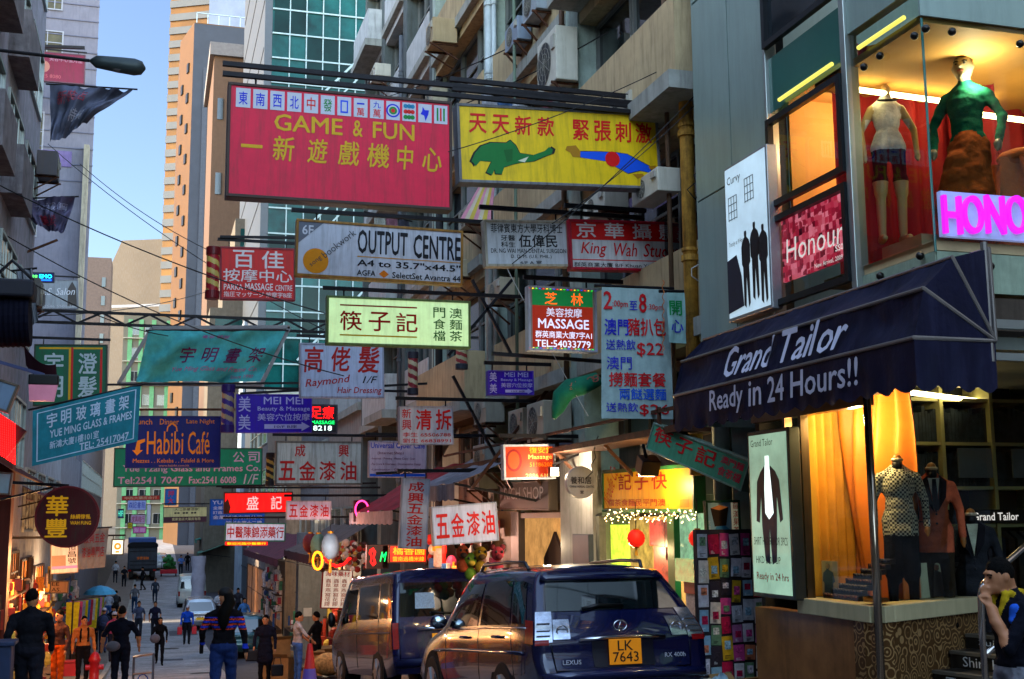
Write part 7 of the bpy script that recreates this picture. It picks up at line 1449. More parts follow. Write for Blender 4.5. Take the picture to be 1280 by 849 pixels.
for lb, px, D, s, dz in (('large cardboard box at the foot of the box pile beside the white shirted man', 350, 33, (.8, .6, .6), 0), ('tilted cardboard box leaning on the pile', 343, 34, (.6, .5, .5), .0), ('cardboard box topping the pile behind the dark coat', 349, 33, (.6, .5, .45), .62), ('flat cardboard box by the trolley wheels', 398, 31, (.7, .5, .3), 0), ('cardboard box stacked on the flat one', 399, 31.1, (.5, .4, .35), .32), ('cardboard box behind the trolley', 410, 33, (.7, .6, .7), 0)): carton(lb, G(px, D, dz), s, R_.uniform(-.4, .4))
# trolley with striped bag
t = thing('hand_trolley', 'folding hand trolley with a striped sack, left of the dark blue van', 'trolley', G(409, 27.5)); p = G(409, 27.5); m = MB()
m.tube([p+Vector((-.2, 0, .15)), p+Vector((-.35, 0, 1.0)), p+Vector((-.3, .35, 1.0)), p+Vector((-.15, .35, .15))], .018); m.build('handle_frame', steel, t, world=True); m = MB(); m.bb(p.x-.25, p.x+.45, p.y, p.y+.4, p.z+.12, p.z+.15); m.build('platform', steel, t, world=True)
m = MB(); m.ell(p+Vector((.1, .2, .42)), (.36, .22, .26), 12, 8); m.build('striped_sack', M('sack_tan', '#8c7040', .8, var=.7, scale=14), t, world=True, smooth=True)
for y in (0, .4): m = MB(); m.cyl(p+Vector((-.2, y-.02, .09)), p+Vector((-.2, y+.02, .09)), .09); m.build('wheel', M('tyre_rubber'), t, world=True)
# traffic cone
p = G(390, 17.5); t = thing('traffic_cone', 'red traffic cone with a faded band at the left rear of the dark blue van', 'cone', p); cr_ = M('cone_red', '#b01818', .5, var=.15, grime=.3)
m = MB(); m.lathe([(.15, .03), (.035, .86), (.0, .87)], p, 20); m.build('cone', cr_, t, world=True, smooth=True); m = MB(); m.bb(p.x-.2, p.x+.2, p.y-.2, p.y+.2, p.z, p.z+.03); m.build('base', M('cone_base', '#1c1a1a', .8), t, world=True, bevel=.01)
m = MB(); m.lathe([(.109, .35), (.084, .52)], p, 20); m.build('reflective_band', M('cone_band', '#6c50a0', .4), t, world=True, smooth=True)
# hydrant, railing, umbrella, clothes rail, posts
p = G(126, 31, .12); t = thing('fire_hydrant', 'squat red fire hydrant on the left pavement behind the orange jacket', 'hydrant', p); hm = M('hydrant_red', '#a81820', .4, coat=.3)
m = MB(); m.lathe([(.17, 0), (.17, .06), (.12, .08), (.12, .55), (.15, .57), (.15, .62), (.1, .74), (.04, .8), (0, .81)], p, 18); m.build('barrel', hm, t, world=True, smooth=True)
for s in (-1, 1): m = MB(); m.cyl(p+Vector((s*.1, 0, .42)), p+Vector((s*.22, 0, .42)), .07); m.build('outlet', hm, t, world=True)
t = thing('guard_railing', 'low bent steel railing at the left, beside the man with the waist bag', 'railing', G(186, 25)); m = MB(); a, b = G(174, 25.5), G(198, 24.5); m.tube([a, a+Vector((0, 0, .75)), b+Vector((0, 0, .78)), b], .025, 8); m.build('outer_hoop', M('rail_grey', '#6c7078', .3, .8), t, world=True); m = MB(); m.tube([a+Vector((0, 0, .4)), b+Vector((0, 0, .42))], .018); m.build('mid_bar', M('rail_grey'), t, world=True)
m = MB(); q = (a+b)/2; m.tube([q+Vector((.12*math.cos(i*.7), 0, .2+.2*math.sin(i*.7))) for i in range(10)], .012); tag(m.build('blue_cable', M('hose_blue', '#1c3c8c', .5)), 'blue hose looped on the steel railing', 'hose')
p = G(129, 50, 2.25); t = thing('umbrella', 'pale blue umbrella tilted over people on the left pavement', 'umbrella', p-Vector((0, 0, .7))); m = MB()
m.lathe([(.02, .32), (.3, .26), (.55, .12), (.66, -.04)], p, 10); m.build('canopy', M('umbrella_blue', '#3c8cb0', .5, var=.1), t, world=True, smooth=False); m = MB(); m.cyl(p+Vector((0, 0, .36)), p-Vector((0, 0, .75)), .015); m.build('shaft', steel, t, world=True)
t = thing('clothes_rail', 'rail of bright hanging clothes on the left pavement', 'clothes rack', G(108, 42)); a, b = G(96, 38, 2.3), G(128, 48, 2.2); m = MB(); m.bar(a, b, .05); m.build('rail', steel, t, world=True)
for i, c in enumerate(('#b0a020', '#b84068', '#8c8c98', '#b8a418', '#2c5a8c', '#a02c38', '#a8a8a0', '#c0a820', '#3c6a48', '#b06a90', '#888830')):
    q = a*(1-i/10)+b*(i/10); m = MB(); m.prism([q+Vector((-.2, 0, -.05)), q+Vector((.2, 0, -.05)), q+Vector((.17, 0, -.75-R_.random()*.4)), q+Vector((-.18, 0, -.75-R_.random()*.4))], (0, .08, 0)); m.build('garment', cloth(c), t, world=True)
for k_ in (a, b): m = MB(); m.bar(k_, Vector((k_.x, k_.y, gz(k_.y))), .05); m.build('stand', steel, t, world=True)
p = G(250, 76, .1); t = thing('wrapped_column', 'tall column wrapped in white sheeting on the right pavement, far down', 'column', p); m = MB()
m.grid(lambda u, v: p+Vector(((.42+.05*mnoise.noise(Vector((u*9, v*6, 1)))+.03*math.sin(v*15))*math.cos(u*6.283), .4*math.sin(u*6.283), 3.1*v)), 20, 18); m.build('sheeting', M('white_sheet', '#a4a4b4', .7, var=.15, bump=.4), t, world=True, smooth=True); m = MB(); m.cyl(p, p+Vector((0, 0, 3.1)), .25); m.build('post', concrete, t, world=True)
# goods piled outside shops, left
for lb, px, D, c, s in (('red crate on the left pavement behind the orange jacket', 97, 36, '#a02430', (.5, .4, .4)), ('blue bin at the far lower left corner', 4, 14.5, '#24304c', (.45, .45, .9))):
    p = G(px, D, .12); t = thing('crate' if 'crate' in lb else 'waste_bin', lb, 'crate' if 'crate' in lb else 'bin', p); w, d, h = s; m = MB(); m.prism([(-w*.42, -d*.42, 0), (w*.42, -d*.42, 0), (w*.42, d*.42, 0), (-w*.42, d*.42, 0)], (0, 0, h)); m.build('box', M('tub_'+c, c, .5, var=.2), t, bevel=.02); m = MB(); m.bb(-w/2, w/2, -d/2, d/2, h, h+.05); m.build('lid_rim', M('tub_'+c), t, bevel=.01)
# glowing left shopfront
ls = thing('left_shopfront', 'orange lit shopfront with dark shutters under the left awning', 'shopfront', (XL, 31, gz(31))); ls.name = 'lit_shopfront'
for a, b in ((27.2, 29.2), (29.6, 31.3), (32, 35), (35.6, 38.5)): zg = gz(a); window(ls, planeX(XL, a, zg+.2, 1), b-a, 3.0, M('shutter_frame', '#2c1c14', .6), M('orange_glow_shop', '#b85a1c', .5, emit=.3, var=.7, scale=2.2), name='shop_window', bars=(4, 6))
lamp('shop_lamp', ls, (XL+.7, 28.5, 4.6), 130, (1, .42, .12)); lamp('shop_lamp', ls, (XL+.5, 35, 4.0), 110, (1, .5, .2))
for y in (15.5, 19, 22.5, 26): m = MB(); zg = gz(y); m.bb(XL, XL+.06, y-1.5, y+1.5, zg+.1, zg+3); m.build('dark_shutter', M('shutter_dark', '#3a2c2c', .6, var=.3, scale=3, grime=.5), ls, world=True)
t = thing('wall_pier', 'red brown pier between the shopfronts at the left edge', 'pier', (XL+.2, 26.4, gz(26))); m = MB(); m.bb(XL, XL+.35, 26.1, 26.6, gz(26), 7.6); m.build('pier', M('pier_red', '#5c2a20', .7, grime=.4), t, world=True); m = MB(); m.bb(XL, XL+.4, 26.05, 26.65, gz(26), gz(26)+.3); m.build('plinth', M('plinth_dark', '#2c201c', .7), t, world=True)
# street lamp
t = thing('street_lamp', 'dark street lamp head on a long thin arm reaching over the street from the left', 'street lamp', atY(-10, 60, 20)); a, b = atY(-60, 56, 20), atY(112, 76, 20)
m = MB(); m.tube([a, b], .03, 8); m.build('arm', steel, t, world=True); c = atY(146, 80, 20); d = (atY(182, 86, 20)-b).normalized(); ang_ = math.atan2(d.z, d.x)
m = MB(); L = (atY(182, 86, 20)-b).length
prof = [(0, 0), (.05, .06), (.12, .11), (.25, .12), (.55, .14), (.8, .15), (.93, .12), (1, 0)]
vs = [b+d*(x*L) for x, r in prof]; m.tube(vs, [max(r, .02)*.95 for x, r in prof], 14); m.build('lamp_head', M('lamp_grey', '#2c3436', .45, .3), t, world=True, smooth=True)
m = MB(); m.ell(b+d*L*.6-Vector((0, 0, .07)), (L*.3, .1, .06), 12, 6); m.build('lamp_lens', M('lens_dull', '#5c5c60', .3), t, world=True, smooth=True)
# torn flags on the left
cloth_banner('torn grey banner flapping from a pole below the street lamp', [(62, 106), (167, 112), (108, 152), (63, 180)], 26, '#4c5064', [T('新裝店', .1, .12, .5, .35, '#7c3c48'), T('特價', .35, .5, .6, .75, '#8c8c98')], amp=.35, wave=4)
cloth_banner('crumpled purple grey banner sagging on the siding block', [(14, 250), (94, 246), (80, 292), (46, 282)], 30, '#54506c', [T('大減價', .3, .15, .9, .4, '#8c8ca0'), T('美髮', .3, .55, .7, .85, '#8c3c4c')], amp=.35, wave=4)
# boxed balconies on the near left building
for z, lb in ((12.4, 0), (15.2, 1), (18.2, 2)):
    for y in (22.4, 25.6):
        m = MB(); m.bb(XL+.001, XL+.4, y-1.0, y+1.0, z, z+1.0); m.build('boxed_balcony', M('balcony_grime', '#6a6468', .8, var=.4, grime=.5), bpy.data.objects['tenement_building.002'] if 'tenement_building.002' in bpy.data.objects else TEN, world=True)
ac_unit(planeX(XL+.1, 29.6, 14.2, 1), 'dark air conditioner box high on the left building', .8, .6, .5, col='#4c484c'); ac_unit(planeX(XL+.1, 27, 10.6, 1), 'grimy air conditioner on the left building, lower down', .8, .6, .5, col='#54504e')
# ribbed drum and flood lamp at left
t = thing('ribbed_drum', 'black ribbed drum and duct hanging on the left wall', 'duct', atY(10, 425, 16)); a, b = atY(-40, 405, 16), atY(38, 403, 16); m = MB(); m.tube([a*(1-i/24)+b*(i/24) for i in range(25)], [.3+.012*(i % 2) for i in range(25)], 20); m.build('drum', M('drum_black', '#0c0c18', .8, var=.3, spec=.05), t, world=True); m = MB(); m.box((a+b)/2+Vector((0, 0, .42)), (.8, .5, .22)); m.build('cover', M('cover_black', '#1a1a24', .6), t, world=True, bevel=.03); m = MB(); m.tube([b+Vector((-.5, 0, .5)), b+Vector((-.25, 0, .78)), b+Vector((0, 0, .55)), b+Vector((-.02, 0, .2))], .025); m.build('hose', M('hose_black', '#14141a', .5), t, world=True)
t = thing('floodlight', 'pinkish boxed flood lamp with a maroon cloth hood on the left', 'lamp', atY(54, 500, 19)); p = atY(54, 485, 19); m = MB(); m.box(p+Vector((0, .05, .12)), (.42, .2, .16)); m.build('housing', black, t, world=True, bevel=.02); m = MB(); m.prism([p+Vector((-.2, -.06, .04)), p+Vector((.2, -.06, .04)), p+Vector((.16, -.06, -.2)), p+Vector((-.18, -.06, -.2))], (0, .1, 0)); m.build('lens', M('lens_pink', '#8c5a70', .3, emit=.1), t, world=True); m = MB(); m.bar(p+Vector((0, .05, .2)), p+Vector((-.9, .05, .45)), .05); m.build('arm', M('arm_blue', '#3c4468', .5), t, world=True)
m = MB(); m.grid(lambda u, v: atY(30+40*u, 432+10*math.sin(u*3)+22*u+v*22, 19.3)+Vector((0, .3*v, 0)), 12, 6); m.build('cloth_hood', M('hood_maroon', '#3c1c2c', .8, var=.3), t, world=True, smooth=True)
# folding garment sheet hanging left
cloth_banner('pale sheet hanging beside the salon billboard', [(20, 340), (40, 336), (48, 400), (36, 410)], 22, '#6c7078', [], amp=.15)
# striped awning patch behind yellow sign
p = atY(596, 255, 20); t = thing('window_awning', 'pink and yellow striped window canopy behind the yellow sign', 'awning', p); m = MB(); nstr = 7
for i in range(nstr):
    m.mi = i % 3; a0, a1 = i/nstr, (i+1)/nstr
    m.add([atY(574+40*a0, 276, 20.5-.6*a0), atY(574+40*a1, 276, 20.5-.6*a1), atY(598+20*a1, 234, 20.9-.6*a1), atY(598+20*a0, 234, 20.9-.6*a0)], [(0, 1, 2, 3)])
m.build('canopy', [M('awn_pink', '#b0707c', .7), M('awn_cream', '#a89a80', .7), M('awn_yel', '#a89030', .7)], t, world=True, solid=.01); m = MB(); m.bar(atY(574, 276, 20.5), atY(616, 276, 19.9), .03); m.build('front_bar', steel, t, world=True)

# ------------------------------------------------------------------ merchandise spilling out of the shop fronts
def merchandise(label, y0, y1, X, s, n, pal, zlo=.15, zhi=2.8, out=.7, lampc=None, lp=30):
    t = thing('shop_merchandise', label, 'goods', (X+s*out*.5, (y0+y1)/2, gz((y0+y1)/2)), group='goods outside the shops')
    ms = [MB() for _ in pal]
    for i in range(n):
        y = R_.uniform(y0, y1); u = R_.random()**1.5; z = gz(y)+zlo+(zhi-zlo)*R_.random(); x = X+s*R_.uniform(.03, out)*(1 if z < gz(y)+1.1 else .35); q = ms[R_.randrange(len(pal))]; k = R_.random(); sz = R_.uniform(.08, .3)
        if k < .55: q.box((x, y, z), (sz*.6, sz*R_.uniform(.6, 1.6), sz*R_.uniform(.6, 1.8)), Matrix.Rotation(R_.uniform(-.3, .3), 3, 'Z'))
        elif k < .8: q.ell((x, y, z), (sz*.5, sz*.5, sz*.6), 7, 5)
        else: q.cyl((x, y, z), (x, y, z+sz*2.2), sz*.22, n=7)
    for q, c in zip(ms, pal):
        if q.v: tag(q.build('goods', M('merch_'+c, c, .6, var=.4, scale=12, emit=.012), t, world=True), kind='stuff')
    m = MB(); m.bb(X+s*.02, X+s*out, y0, y1, gz(y0)-.4, gz((y0+y1)/2)+.55); m.build('stall_table', M('stall_wood', '#4a3424', .8, var=.3), t, world=True)
    for z in (1.3, 2.0): m = MB(); m.bb(X+s*.02, X+s*.28, y0, y1, gz((y0+y1)/2)+z, gz((y0+y1)/2)+z+.04); m.build('shelf', M('stall_wood'), t, world=True)
    if lampc: lamp('stall_lamp', t, (X+s*.9, (y0+y1)/2, gz((y0+y1)/2)+2.9), lp*1.9, lampc)
warmp = ['#8c2c1c', '#b07a20', '#a89c88', '#5c1a20', '#c0a040', '#3c2a20']; coolp = ['#8c8c98', '#2c4470', '#a89c98', '#8c2838', '#2c5a44', '#b0a4a8']
merchandise('red and gold trinkets stacked outside the shop under the round sign', 24, 31, XL, 1, 170, warmp, lampc=(1, .5, .2), lp=60)
merchandise('mixed goods on a stall at the left pavement by the clothes rail', 32.5, 41, XL, 1, 150, warmp, lampc=(1, .6, .3), lp=60)
merchandise('pale bundles and boxes on the left pavement farther down', 45, 54, XL, 1, 120, coolp)
merchandise('heaps of dried goods in front of the lantern shop', 37.5, 44, 6.2, -1, 170, warmp, lampc=(1, .75, .5), lp=70)
merchandise('boxed medicine goods under the long maroon awning', 46, 53, 6.2, -1, 140, coolp, lampc=(1, .8, .6), lp=50)
merchandise('red and blue goods outside the tan shophouse', 55, 63, 5.6, -1, 130, coolp)
merchandise('bright toys and red bags hanging behind the dark blue van', 21.5, 28, 6.2, -1, 190, ['#b8281c', '#c09020', '#b84060', '#2c5a8c', '#a8a090', '#3a1c14'], zhi=3.3, lampc=(1, .5, .35), lp=70)
t = thing('tiled_pillar', 'grey tiled pillar with a small notice beside the maroon awning', 'pillar', (5.3, 45, gz(45))); m = MB(); m.bb(5.1, 6.2, 44.6, 45.4, gz(45)-.2, 5.6); m.build('shaft', M('pillar_tile', '#6c747c', .5, var=.15, scale=6, grime=.3), t, world=True); m = MB(); m.bb(5.3, 5.6, 44.57, 44.6, gz(45)+1.5, gz(45)+1.8); m.build('notice', M('notice_white', '#b0b4bc', .5), t, world=True)
sign('tall lit red and white price board beside the tiled pillar', [(402, 712), (440, 712), (440, 762), (402, 760)], Y=36.4, face='#b0a090', items=[T('海味藥材', .1, .04, .9, .18, RED, bold=.03)]+[T('蟲草燕窩花膠', .12+.26*i, .24, .3+.26*i, .95, '#8c3020', vert=True) for i in range(3)], e=.35, bars=0, rim=.03, frame='#7a2420', group='shopfront signs')

ac(520, 112, 540, 140, 26, 'small cream air conditioner just above the right end of the crimson sign', d=.4, col='#a49a84'); ac(600, 262, 622, 286, 22.5, 'dusty air conditioner behind the left end of the dentist sign, under the striped canopy', d=.45, col='#94907e'); ac(490, 178, 506, 196, 31, 'faint air conditioner on the facade right behind the crimson sign edge', d=.4)
ac(800, 128, 838, 168, 14.2, 'big grimy air conditioner above the right end of the yellow sign', d=.45, col='#a09a8a'); ac(626, 352, 650, 378, 20.5, 'rust stained air conditioner left of the LED massage board', d=.4, col='#988c74'); ac(548, 590, 568, 612, 22, 'low air conditioner beside the sagging tarpaulin', d=.4, col='#8c887c')
for lb, px, Y, z0, z1, r in (('thin green conduit on the mint pilaster behind the LED massage board', 645, 19.5, 7, 16, .03), ('thin grey conduit left of the rusty drainpipe', 838, 13.3, 7, 16, .03), ('narrow rusty pipe beside the brown soffit', 706, 17.2, 8, 17, .045), ('dark narrow pipe on the ribbed tenement', 500, 30.5, 6, 19, .06)): pipe(lb, px, 0, Y, z0, z1, r, M('pipe_'+lb[5:12], '#5c6a58' if 'green' in lb else '#5a4432' if 'rusty' in lb else '#4c5054', .7, grime=.5), collar=r > .04)
def laundry(label, a, b, cols):
    t = thing('laundry_pole', label, 'laundry', a, group='laundry on the tenement'); m = MB(); m.tube([a, b], .018, 6); m.build('pole', steel, t, world=True)
    for i, c in enumerate(cols):
        f = .2+.75*i/len(cols); q = a*(1-f)+b*f; w = (b-a).normalized()*.17; m = MB(); h = R_.uniform(.5, .8)
        m.grid(lambda u, v: q+w*(2*u-1)*(1-.2*v)+Vector((.04*math.sin(u*7+v*3), .03*math.sin(u*9), -h*v)), 8, 8); m.build('garment', cloth(c), t, world=True, smooth=True)
laundry('laundry pole with white and blue clothes under the upper slab', Vector((XF-.1, 19.3, 13.2)), Vector((XF-1.3, 19.0, 13.3)), ['#a8a8ac', '#3c5478', '#8c8c94']); laundry('laundry pole with dark clothes on the ribbed tenement', Vector((XF-.1, 29.5, 13.6)), Vector((XF-1.4, 29.2, 13.7)), ['#3a3a44', '#7c5460', '#94948c'])
# ------------------------------------------------------------------ mannequins and display pieces
MANQ = M('mannequin_cream', '#a8946c', .35, var=.05); MANG = M('mannequin_grey', '#6c6450', .35, var=.08)
def fseat(s, o, z): return fF(s, z, o)
def lookcam(p): return math.atan2(-(EYE.x-p.x), EYE.y-p.y)       # yaw that turns +Y towards the camera
p1 = atY(1117, 305, 9.25); p1.z = 8.452
figure('headless cream mannequin in a white peplum top and striped black shorts in the corner bay', p1, lookcam(p1)+.25, 1.62, P=dict(elbL=(-.26, -.02, 1.15), wriL=(-.25, .08, .9), elbR=(.25, -.03, 1.15), wriR=(.25, .05, .9)), colours=dict(skin=MANQ, shoes=MANQ, top='#c4c4cc', legs='#0c0c0e', bare=MANQ), headless=True, vox=.013, cat='mannequin', name='mannequin', sleeves='bare', forearm='bare', bulk=.8, lower='skin', zcuts=[(.93, 'top'), (.62, 'legs'), (-1, 'bare')],
       extra=[('c', (-.05, 0, 1.06), .09, (-.06, 0, .96), .115, 'top'), ('c', (.05, 0, 1.06), .09, (.06, 0, .96), .115, 'top'), ('c', (-.098, .015, .64), .078, (-.10, .02, .5), .062, 'bare'), ('c', (.098, .015, .64), .078, (.10, .02, .5), .062, 'bare'), ('c', (0, 0, 1.46), .055, (0, .01, 1.56), .05, 'bare')])
m = MB(); q = p1+Vector((0, 0, 1.36)); yaw_ = lookcam(p1)+.25; rx = Matrix.Rotation(yaw_, 3, 'Z')
m.tube([q+rx @ Vector((.09*math.cos(a*.4+.3), .05+.06*math.sin(a*.4+.3), -.03*math.sin(a*.4+.3))) for a in range(7)], .012, 6); tag(m.build('necklace', black), 'dark chunky necklace on the headless mannequin', 'necklace')
p2 = atY(1215, 250, 8.55); p2.z = 8.17
figure('grey headed mannequin in a green knitted sweater and long rust skirt in the corner bay', p2, lookcam(p2)-.2, 1.86, P=dict(elbL=(-.27, -.02, 1.15), wriL=(-.25, .09, .93), elbR=(.27, -.02, 1.15), wriR=(.25, .09, .93)), colours=dict(skin=MANG, shoes=MANG, top='#0c4a34', legs='#8c4018'), hair='bald', face=True, vox=.013, cat='mannequin', name='mannequin', forearm='top', bulk=.88, extra=[('c', (0, 0, .96), .13, (0, 0, .3), .22, 'legs'), ('c', (.06, .06, .8), .12, (.12, .08, .4), .16, 'legs')])
q = p2+Vector((.75, .2, 0)); t = thing('draped_garment', 'heap of rust coloured draped cloth beside the sweater mannequin', 'garment', q); m = MB()
m.grid(lambda u, v: q+Vector(((.4*(1-.35*v))*math.cos(u*6.283), (.3*(1-.35*v))*math.sin(u*6.283), 1.0*v))*1+Vector((.07*math.sin(u*38+v*4), .05*math.cos(u*31), 0)), 60, 10); m.build('drape', M('rust_cloth', '#9c4a1c', .7, var=.3, bump=.4), t, world=True, smooth=True); m = MB(); m.ell(q+Vector((0, 0, 1.02)), (.27, .2, .1), 14, 6); m.build('fold', M('rust_cloth'), t, world=True, smooth=True)
# houndstooth jacket form
hn = M('check_cloth', '#b8b49c', .8); _n = hn.node_tree; _b = _n.nodes['Principled BSDF']; _t = _n.nodes.new('ShaderNodeTexCoord'); _c = _n.nodes.new('ShaderNodeTexChecker'); _c.inputs['Scale'].default_value = 46; _c.inputs['Color1'].default_value = (.42, .40, .30, 1); _c.inputs['Color2'].default_value = (.01, .01, .01, 1); _n.links.new(_t.outputs['Object'], _c.inputs['Vector']); _n.links.new(_c.outputs['Color'], _b.inputs['Base Color'])
def dressform(label, px, top_py, D, colours, H=1.66, yawo=0, lapel=None, skirt=None, cut=.72, shirt=None, tie=None, ex=[]):
    p = atD(px, top_py, D); p.z -= 1.52*H/1.72; yw = lookcam(p)+yawo
    t = figure(label, p, yw, H, P=dict(elbL=(-.25, -.02, 1.13), wriL=(-.25, .05, .88), elbR=(.25, -.02, 1.13), wriR=(.25, .05, .88)), colours=colours, headless=True, face=False, vox=.013, cat='mannequin', name='dress_form', forearm='top', bulk=.98, coat=skirt or .8, flare=.9, zcuts=[((skirt or .8)-.02, 'top'), (-1, 'legs')], extra=ex, group='dressed forms in the tailor window')
    m = MB(); m.lathe([(.0, 1.56), (.04, 1.56), (.062, 1.545), (.062, 1.53), (.05, 1.52)], (0, .01, 0), 18); m.build('neck_cap', M('cap_cream', '#b8ac90', .2, .3), t, smooth=True)
    m = MB(); m.cyl((0, .01, 1.44), (0, .01, 1.53), .052, .05, 16); m.build('neck_block', M('neck_black', '#121214', .5), t, smooth=True)
    if shirt:
        m = MB(); m.add([(-.055, .112, 1.44), (.055, .112, 1.44), (.0, .136, 1.12)], [(0, 2, 1)]); m.build('shirt_front', cloth(shirt), t, solid=.01)
    if tie: m = MB(); m.add([(-.018, .128, 1.43), (.018, .128, 1.43), (.03, .15, 1.16), (0, .15, 1.1), (-.03, .15, 1.16)], [(4, 3, 2, 1, 0)]); m.build('tie', cloth(tie), t, solid=.01)
    if lapel:
        for s in (-1, 1): m = MB(); m.add([(s*.05, .10, 1.47), (s*.12, .105, 1.41), (s*.10, .135, 1.25), (s*.01, .15, 1.1), (s*.02, .145, 1.14), (s*.05, .12, 1.4)], [(0, 1, 2, 3, 4, 5)]); m.build('lapel', cloth(lapel), t, solid=.012)
        m = MB(); m.bb(.07, .16, .128, .14, 1.29, 1.305); m.build('pocket_trim', cloth(lapel), t); m = MB(); m.bb(.1, .2, .135, .16, 1.01, 1.022); m.build('pocket_trim', cloth(lapel), t)
        for z in (1.09, 1.0): m = MB(); m.ell((0, .165, z), (.012, .006, .012), 8, 6); m.build('button', black, t)
    return t
dressform('tailor form in a black and white checked jacket over a dark skirt', 1121, 577, 11.0, dict(top=hn, legs='#121214', skin=M('wood_hand', '#8c5a24', .4)), 1.55, .1, ex=[('c', (-.05, 0, .8), .12, (-.06, 0, .42), .12, 'legs'), ('c', (.05, 0, .8), .12, (.06, 0, .42), .12, 'legs')])
for z in (1.3, 1.2, 1.1): pass
dressform('tailor form in a salmon orange blazer with dark lapels and a tie', 1164, 588, 11.2, dict(top='#b05638', legs='#2c2418', skin=M('wood_hand')), 1.62, .15, lapel='#1c1618', shirt='#b0aca0', tie='#1a1a20', skirt=.74)
dressform('tailor form in a charcoal suit jacket half hidden behind the photo cards', 1213, 645, 11.3, dict(top='#24262a', legs='#1c1c20', skin=M('wood_hand')), 1.6, .1, lapel='#18181c', shirt='#a0a890')
# tie display steps
t = thing('tie_display', 'stepped display of rolled dark ties behind the corner pole', 'display', atX(1068, 748, XT+.4)); pa, pb2 = atX(1046, 747, XT+.3), atX(1090, 747, XT+.3)
for k in range(8):
    y0 = pa.y-(pa.y-pb2.y)*k/12; zz = zl+.045*k
    m = MB(); m.bb(XT+.16+.05*k, XT+.21+.05*k, pb2.y-.0, y0, zz, zz+.045); o = m.build('tier', M('tier_black', '#141216', .5), t, world=True); m = MB(); n = max(2, int((y0-pb2.y)/.05))
    for i in range(n): m.ell((XT+.16+.05*k, pb2.y+.03+i*.05, zz+.03), (.02, .02, .018), 8, 5)
    m.build('rolled_tie', M('tie_%d' % (k % 3), ['#3a1820', '#1c2440', '#3c3c44'][k % 3], .5, var=.6, scale=20), o, world=True)
def card(label, a, b, off, face, figc, D=None, tone='#0c0c10', side=False):
    n = thing('photo_card', label, 'photo card', a, group='photo cards in the tailor window'); u = (b-a); w = Vector((u.x, u.y, 0)); h = u.z; nn = Vector((w.y, -w.x, 0)).normalized()
    if nn.dot(EYE-a) < 0: nn = -nn
    fn = lambda x, y, z=0: a+w*x+Vector((0, 0, h*(1-y)))+nn*z
    m = MB(); m.prism([fn(0, 1, -.012), fn(1, 1, -.012), fn(1, 0, -.012), fn(0, 0, -.012)], nn*.012); m.build('card', M('card_'+face, face, .4, var=.15, emit=.02), n, world=True)
    m = MB(); m.add([fn(x, y, .003) for x, y in ((.5, .06), (.62, .1), (.62, .2), (.56, .25), (.8, .34), (.88, .6), (.78, .66), (.78, 1), (.3, 1), (.32, .66), (.24, .6), (.28, .36), (.46, .25), (.42, .18), (.44, .08))], [tuple(range(15))]); m.build('printed_figure', M('figc_'+figc, figc, .5, var=.3), n, world=True)
    m = MB(); m.add([fn(.52+.09*math.cos(i*.524), .15+.085*math.sin(i*.524), .005) for i in range(12)], [tuple(range(12))]); m.build('printed_face', SKIN, n, world=True)
a, b = atX(1024, 742, XT+.25), atX(1046, 702, XT+.25); card('small tan photo card of a man in a navy suit, left of the tie display', a, b, 0, '#8c6a48', '#1c2c4c')
s0 = onF(1131, 748, -.25); s1 = onF(1150, 700, -.25); s0.z = zl; card('orange photo card of a couple, left of the pale card', s0, Vector((s1.x, s1.y, s1.z)), 0, '#a8602c', '#5c4430')
s0 = onF(1153, 746, -.22); s1 = onF(1186, 702, -.22); s0.z = zl; card('pale green photo card of a man in a brown suit', s0, s1, 0, '#9cac98', '#4c4030')
s0 = onF(1187, 745, -.22); s1 = onF(1216, 702, -.22); s0.z = zl; card('dark photo card at the right of the pale one', s0, s1, 0, '#1c1e20', '#30302c')
# ------------------------------------------------------------------ people
PI = math.pi
def arms(**k): return k
walkA = dict(kneeL=(-.10, .14, .50), ankL=(-.10, .12, .09), kneeR=(.10, -.02, .48), ankR=(.09, -.26, .13), elbL=(-.25, -.12, 1.15), wriL=(-.24, -.06, .90), elbR=(.25, .06, 1.15), wriR=(.23, .22, .95))
walkB = dict(kneeL=(-.10, -.02, .48), ankL=(-.09, -.26, .13), kneeR=(.10, .14, .50), ankR=(.10, .12, .09), elbL=(-.25, .06, 1.15), wriL=(-.23, .22, .95), elbR=(.25, -.12, 1.15), wriR=(.24, -.06, .90))
# nearest figures
figure('broad man in a black jacket seen from behind at the lower left', G(45, 15.4, .0), -.1, 1.68, P=dict(walkA, headyaw=-.2), colours=dict(top='#141419', legs='#1a1a22'), forearm='top', bulk=1.15, vox=.014)
wm = figure('long haired woman in a dark jumper with red and blue stripes, walking away', G(284, 15.6), -.15, 1.63, P=dict(walkB, headyaw=.75, elbL=(-.29, .02, 1.16), wriL=(-.31, .2, .98), elbR=(.27, -.1, 1.15), wriR=(.3, -.12, .9)), colours=dict(top='#0e0c10', legs='#1c2c58', capm=M('cap_black', '#0c0c0e', .7)), hair='long', stripes=[(1.33, 1.35, '#1c2c98'), (1.30, 1.325, '#a83420'), (1.265, 1.29, '#1c2c98'), (1.235, 1.26, '#a83420'), (1.20, 1.225, '#1c2c98'), (1.18, 1.195, '#a83420'), (.93, .99, '#1c34b0')], forearm='top', bulk=1.06, vox=.013)
m = MB(); hp_ = WM[wm] @ Vector((0, .02, 1.66)); m.ell(hp_, (.092, .105, .075), 14, 8); tag(m.build('cap', M('cap_black', '#0c0c0e', .7), wm, world=True, smooth=True))
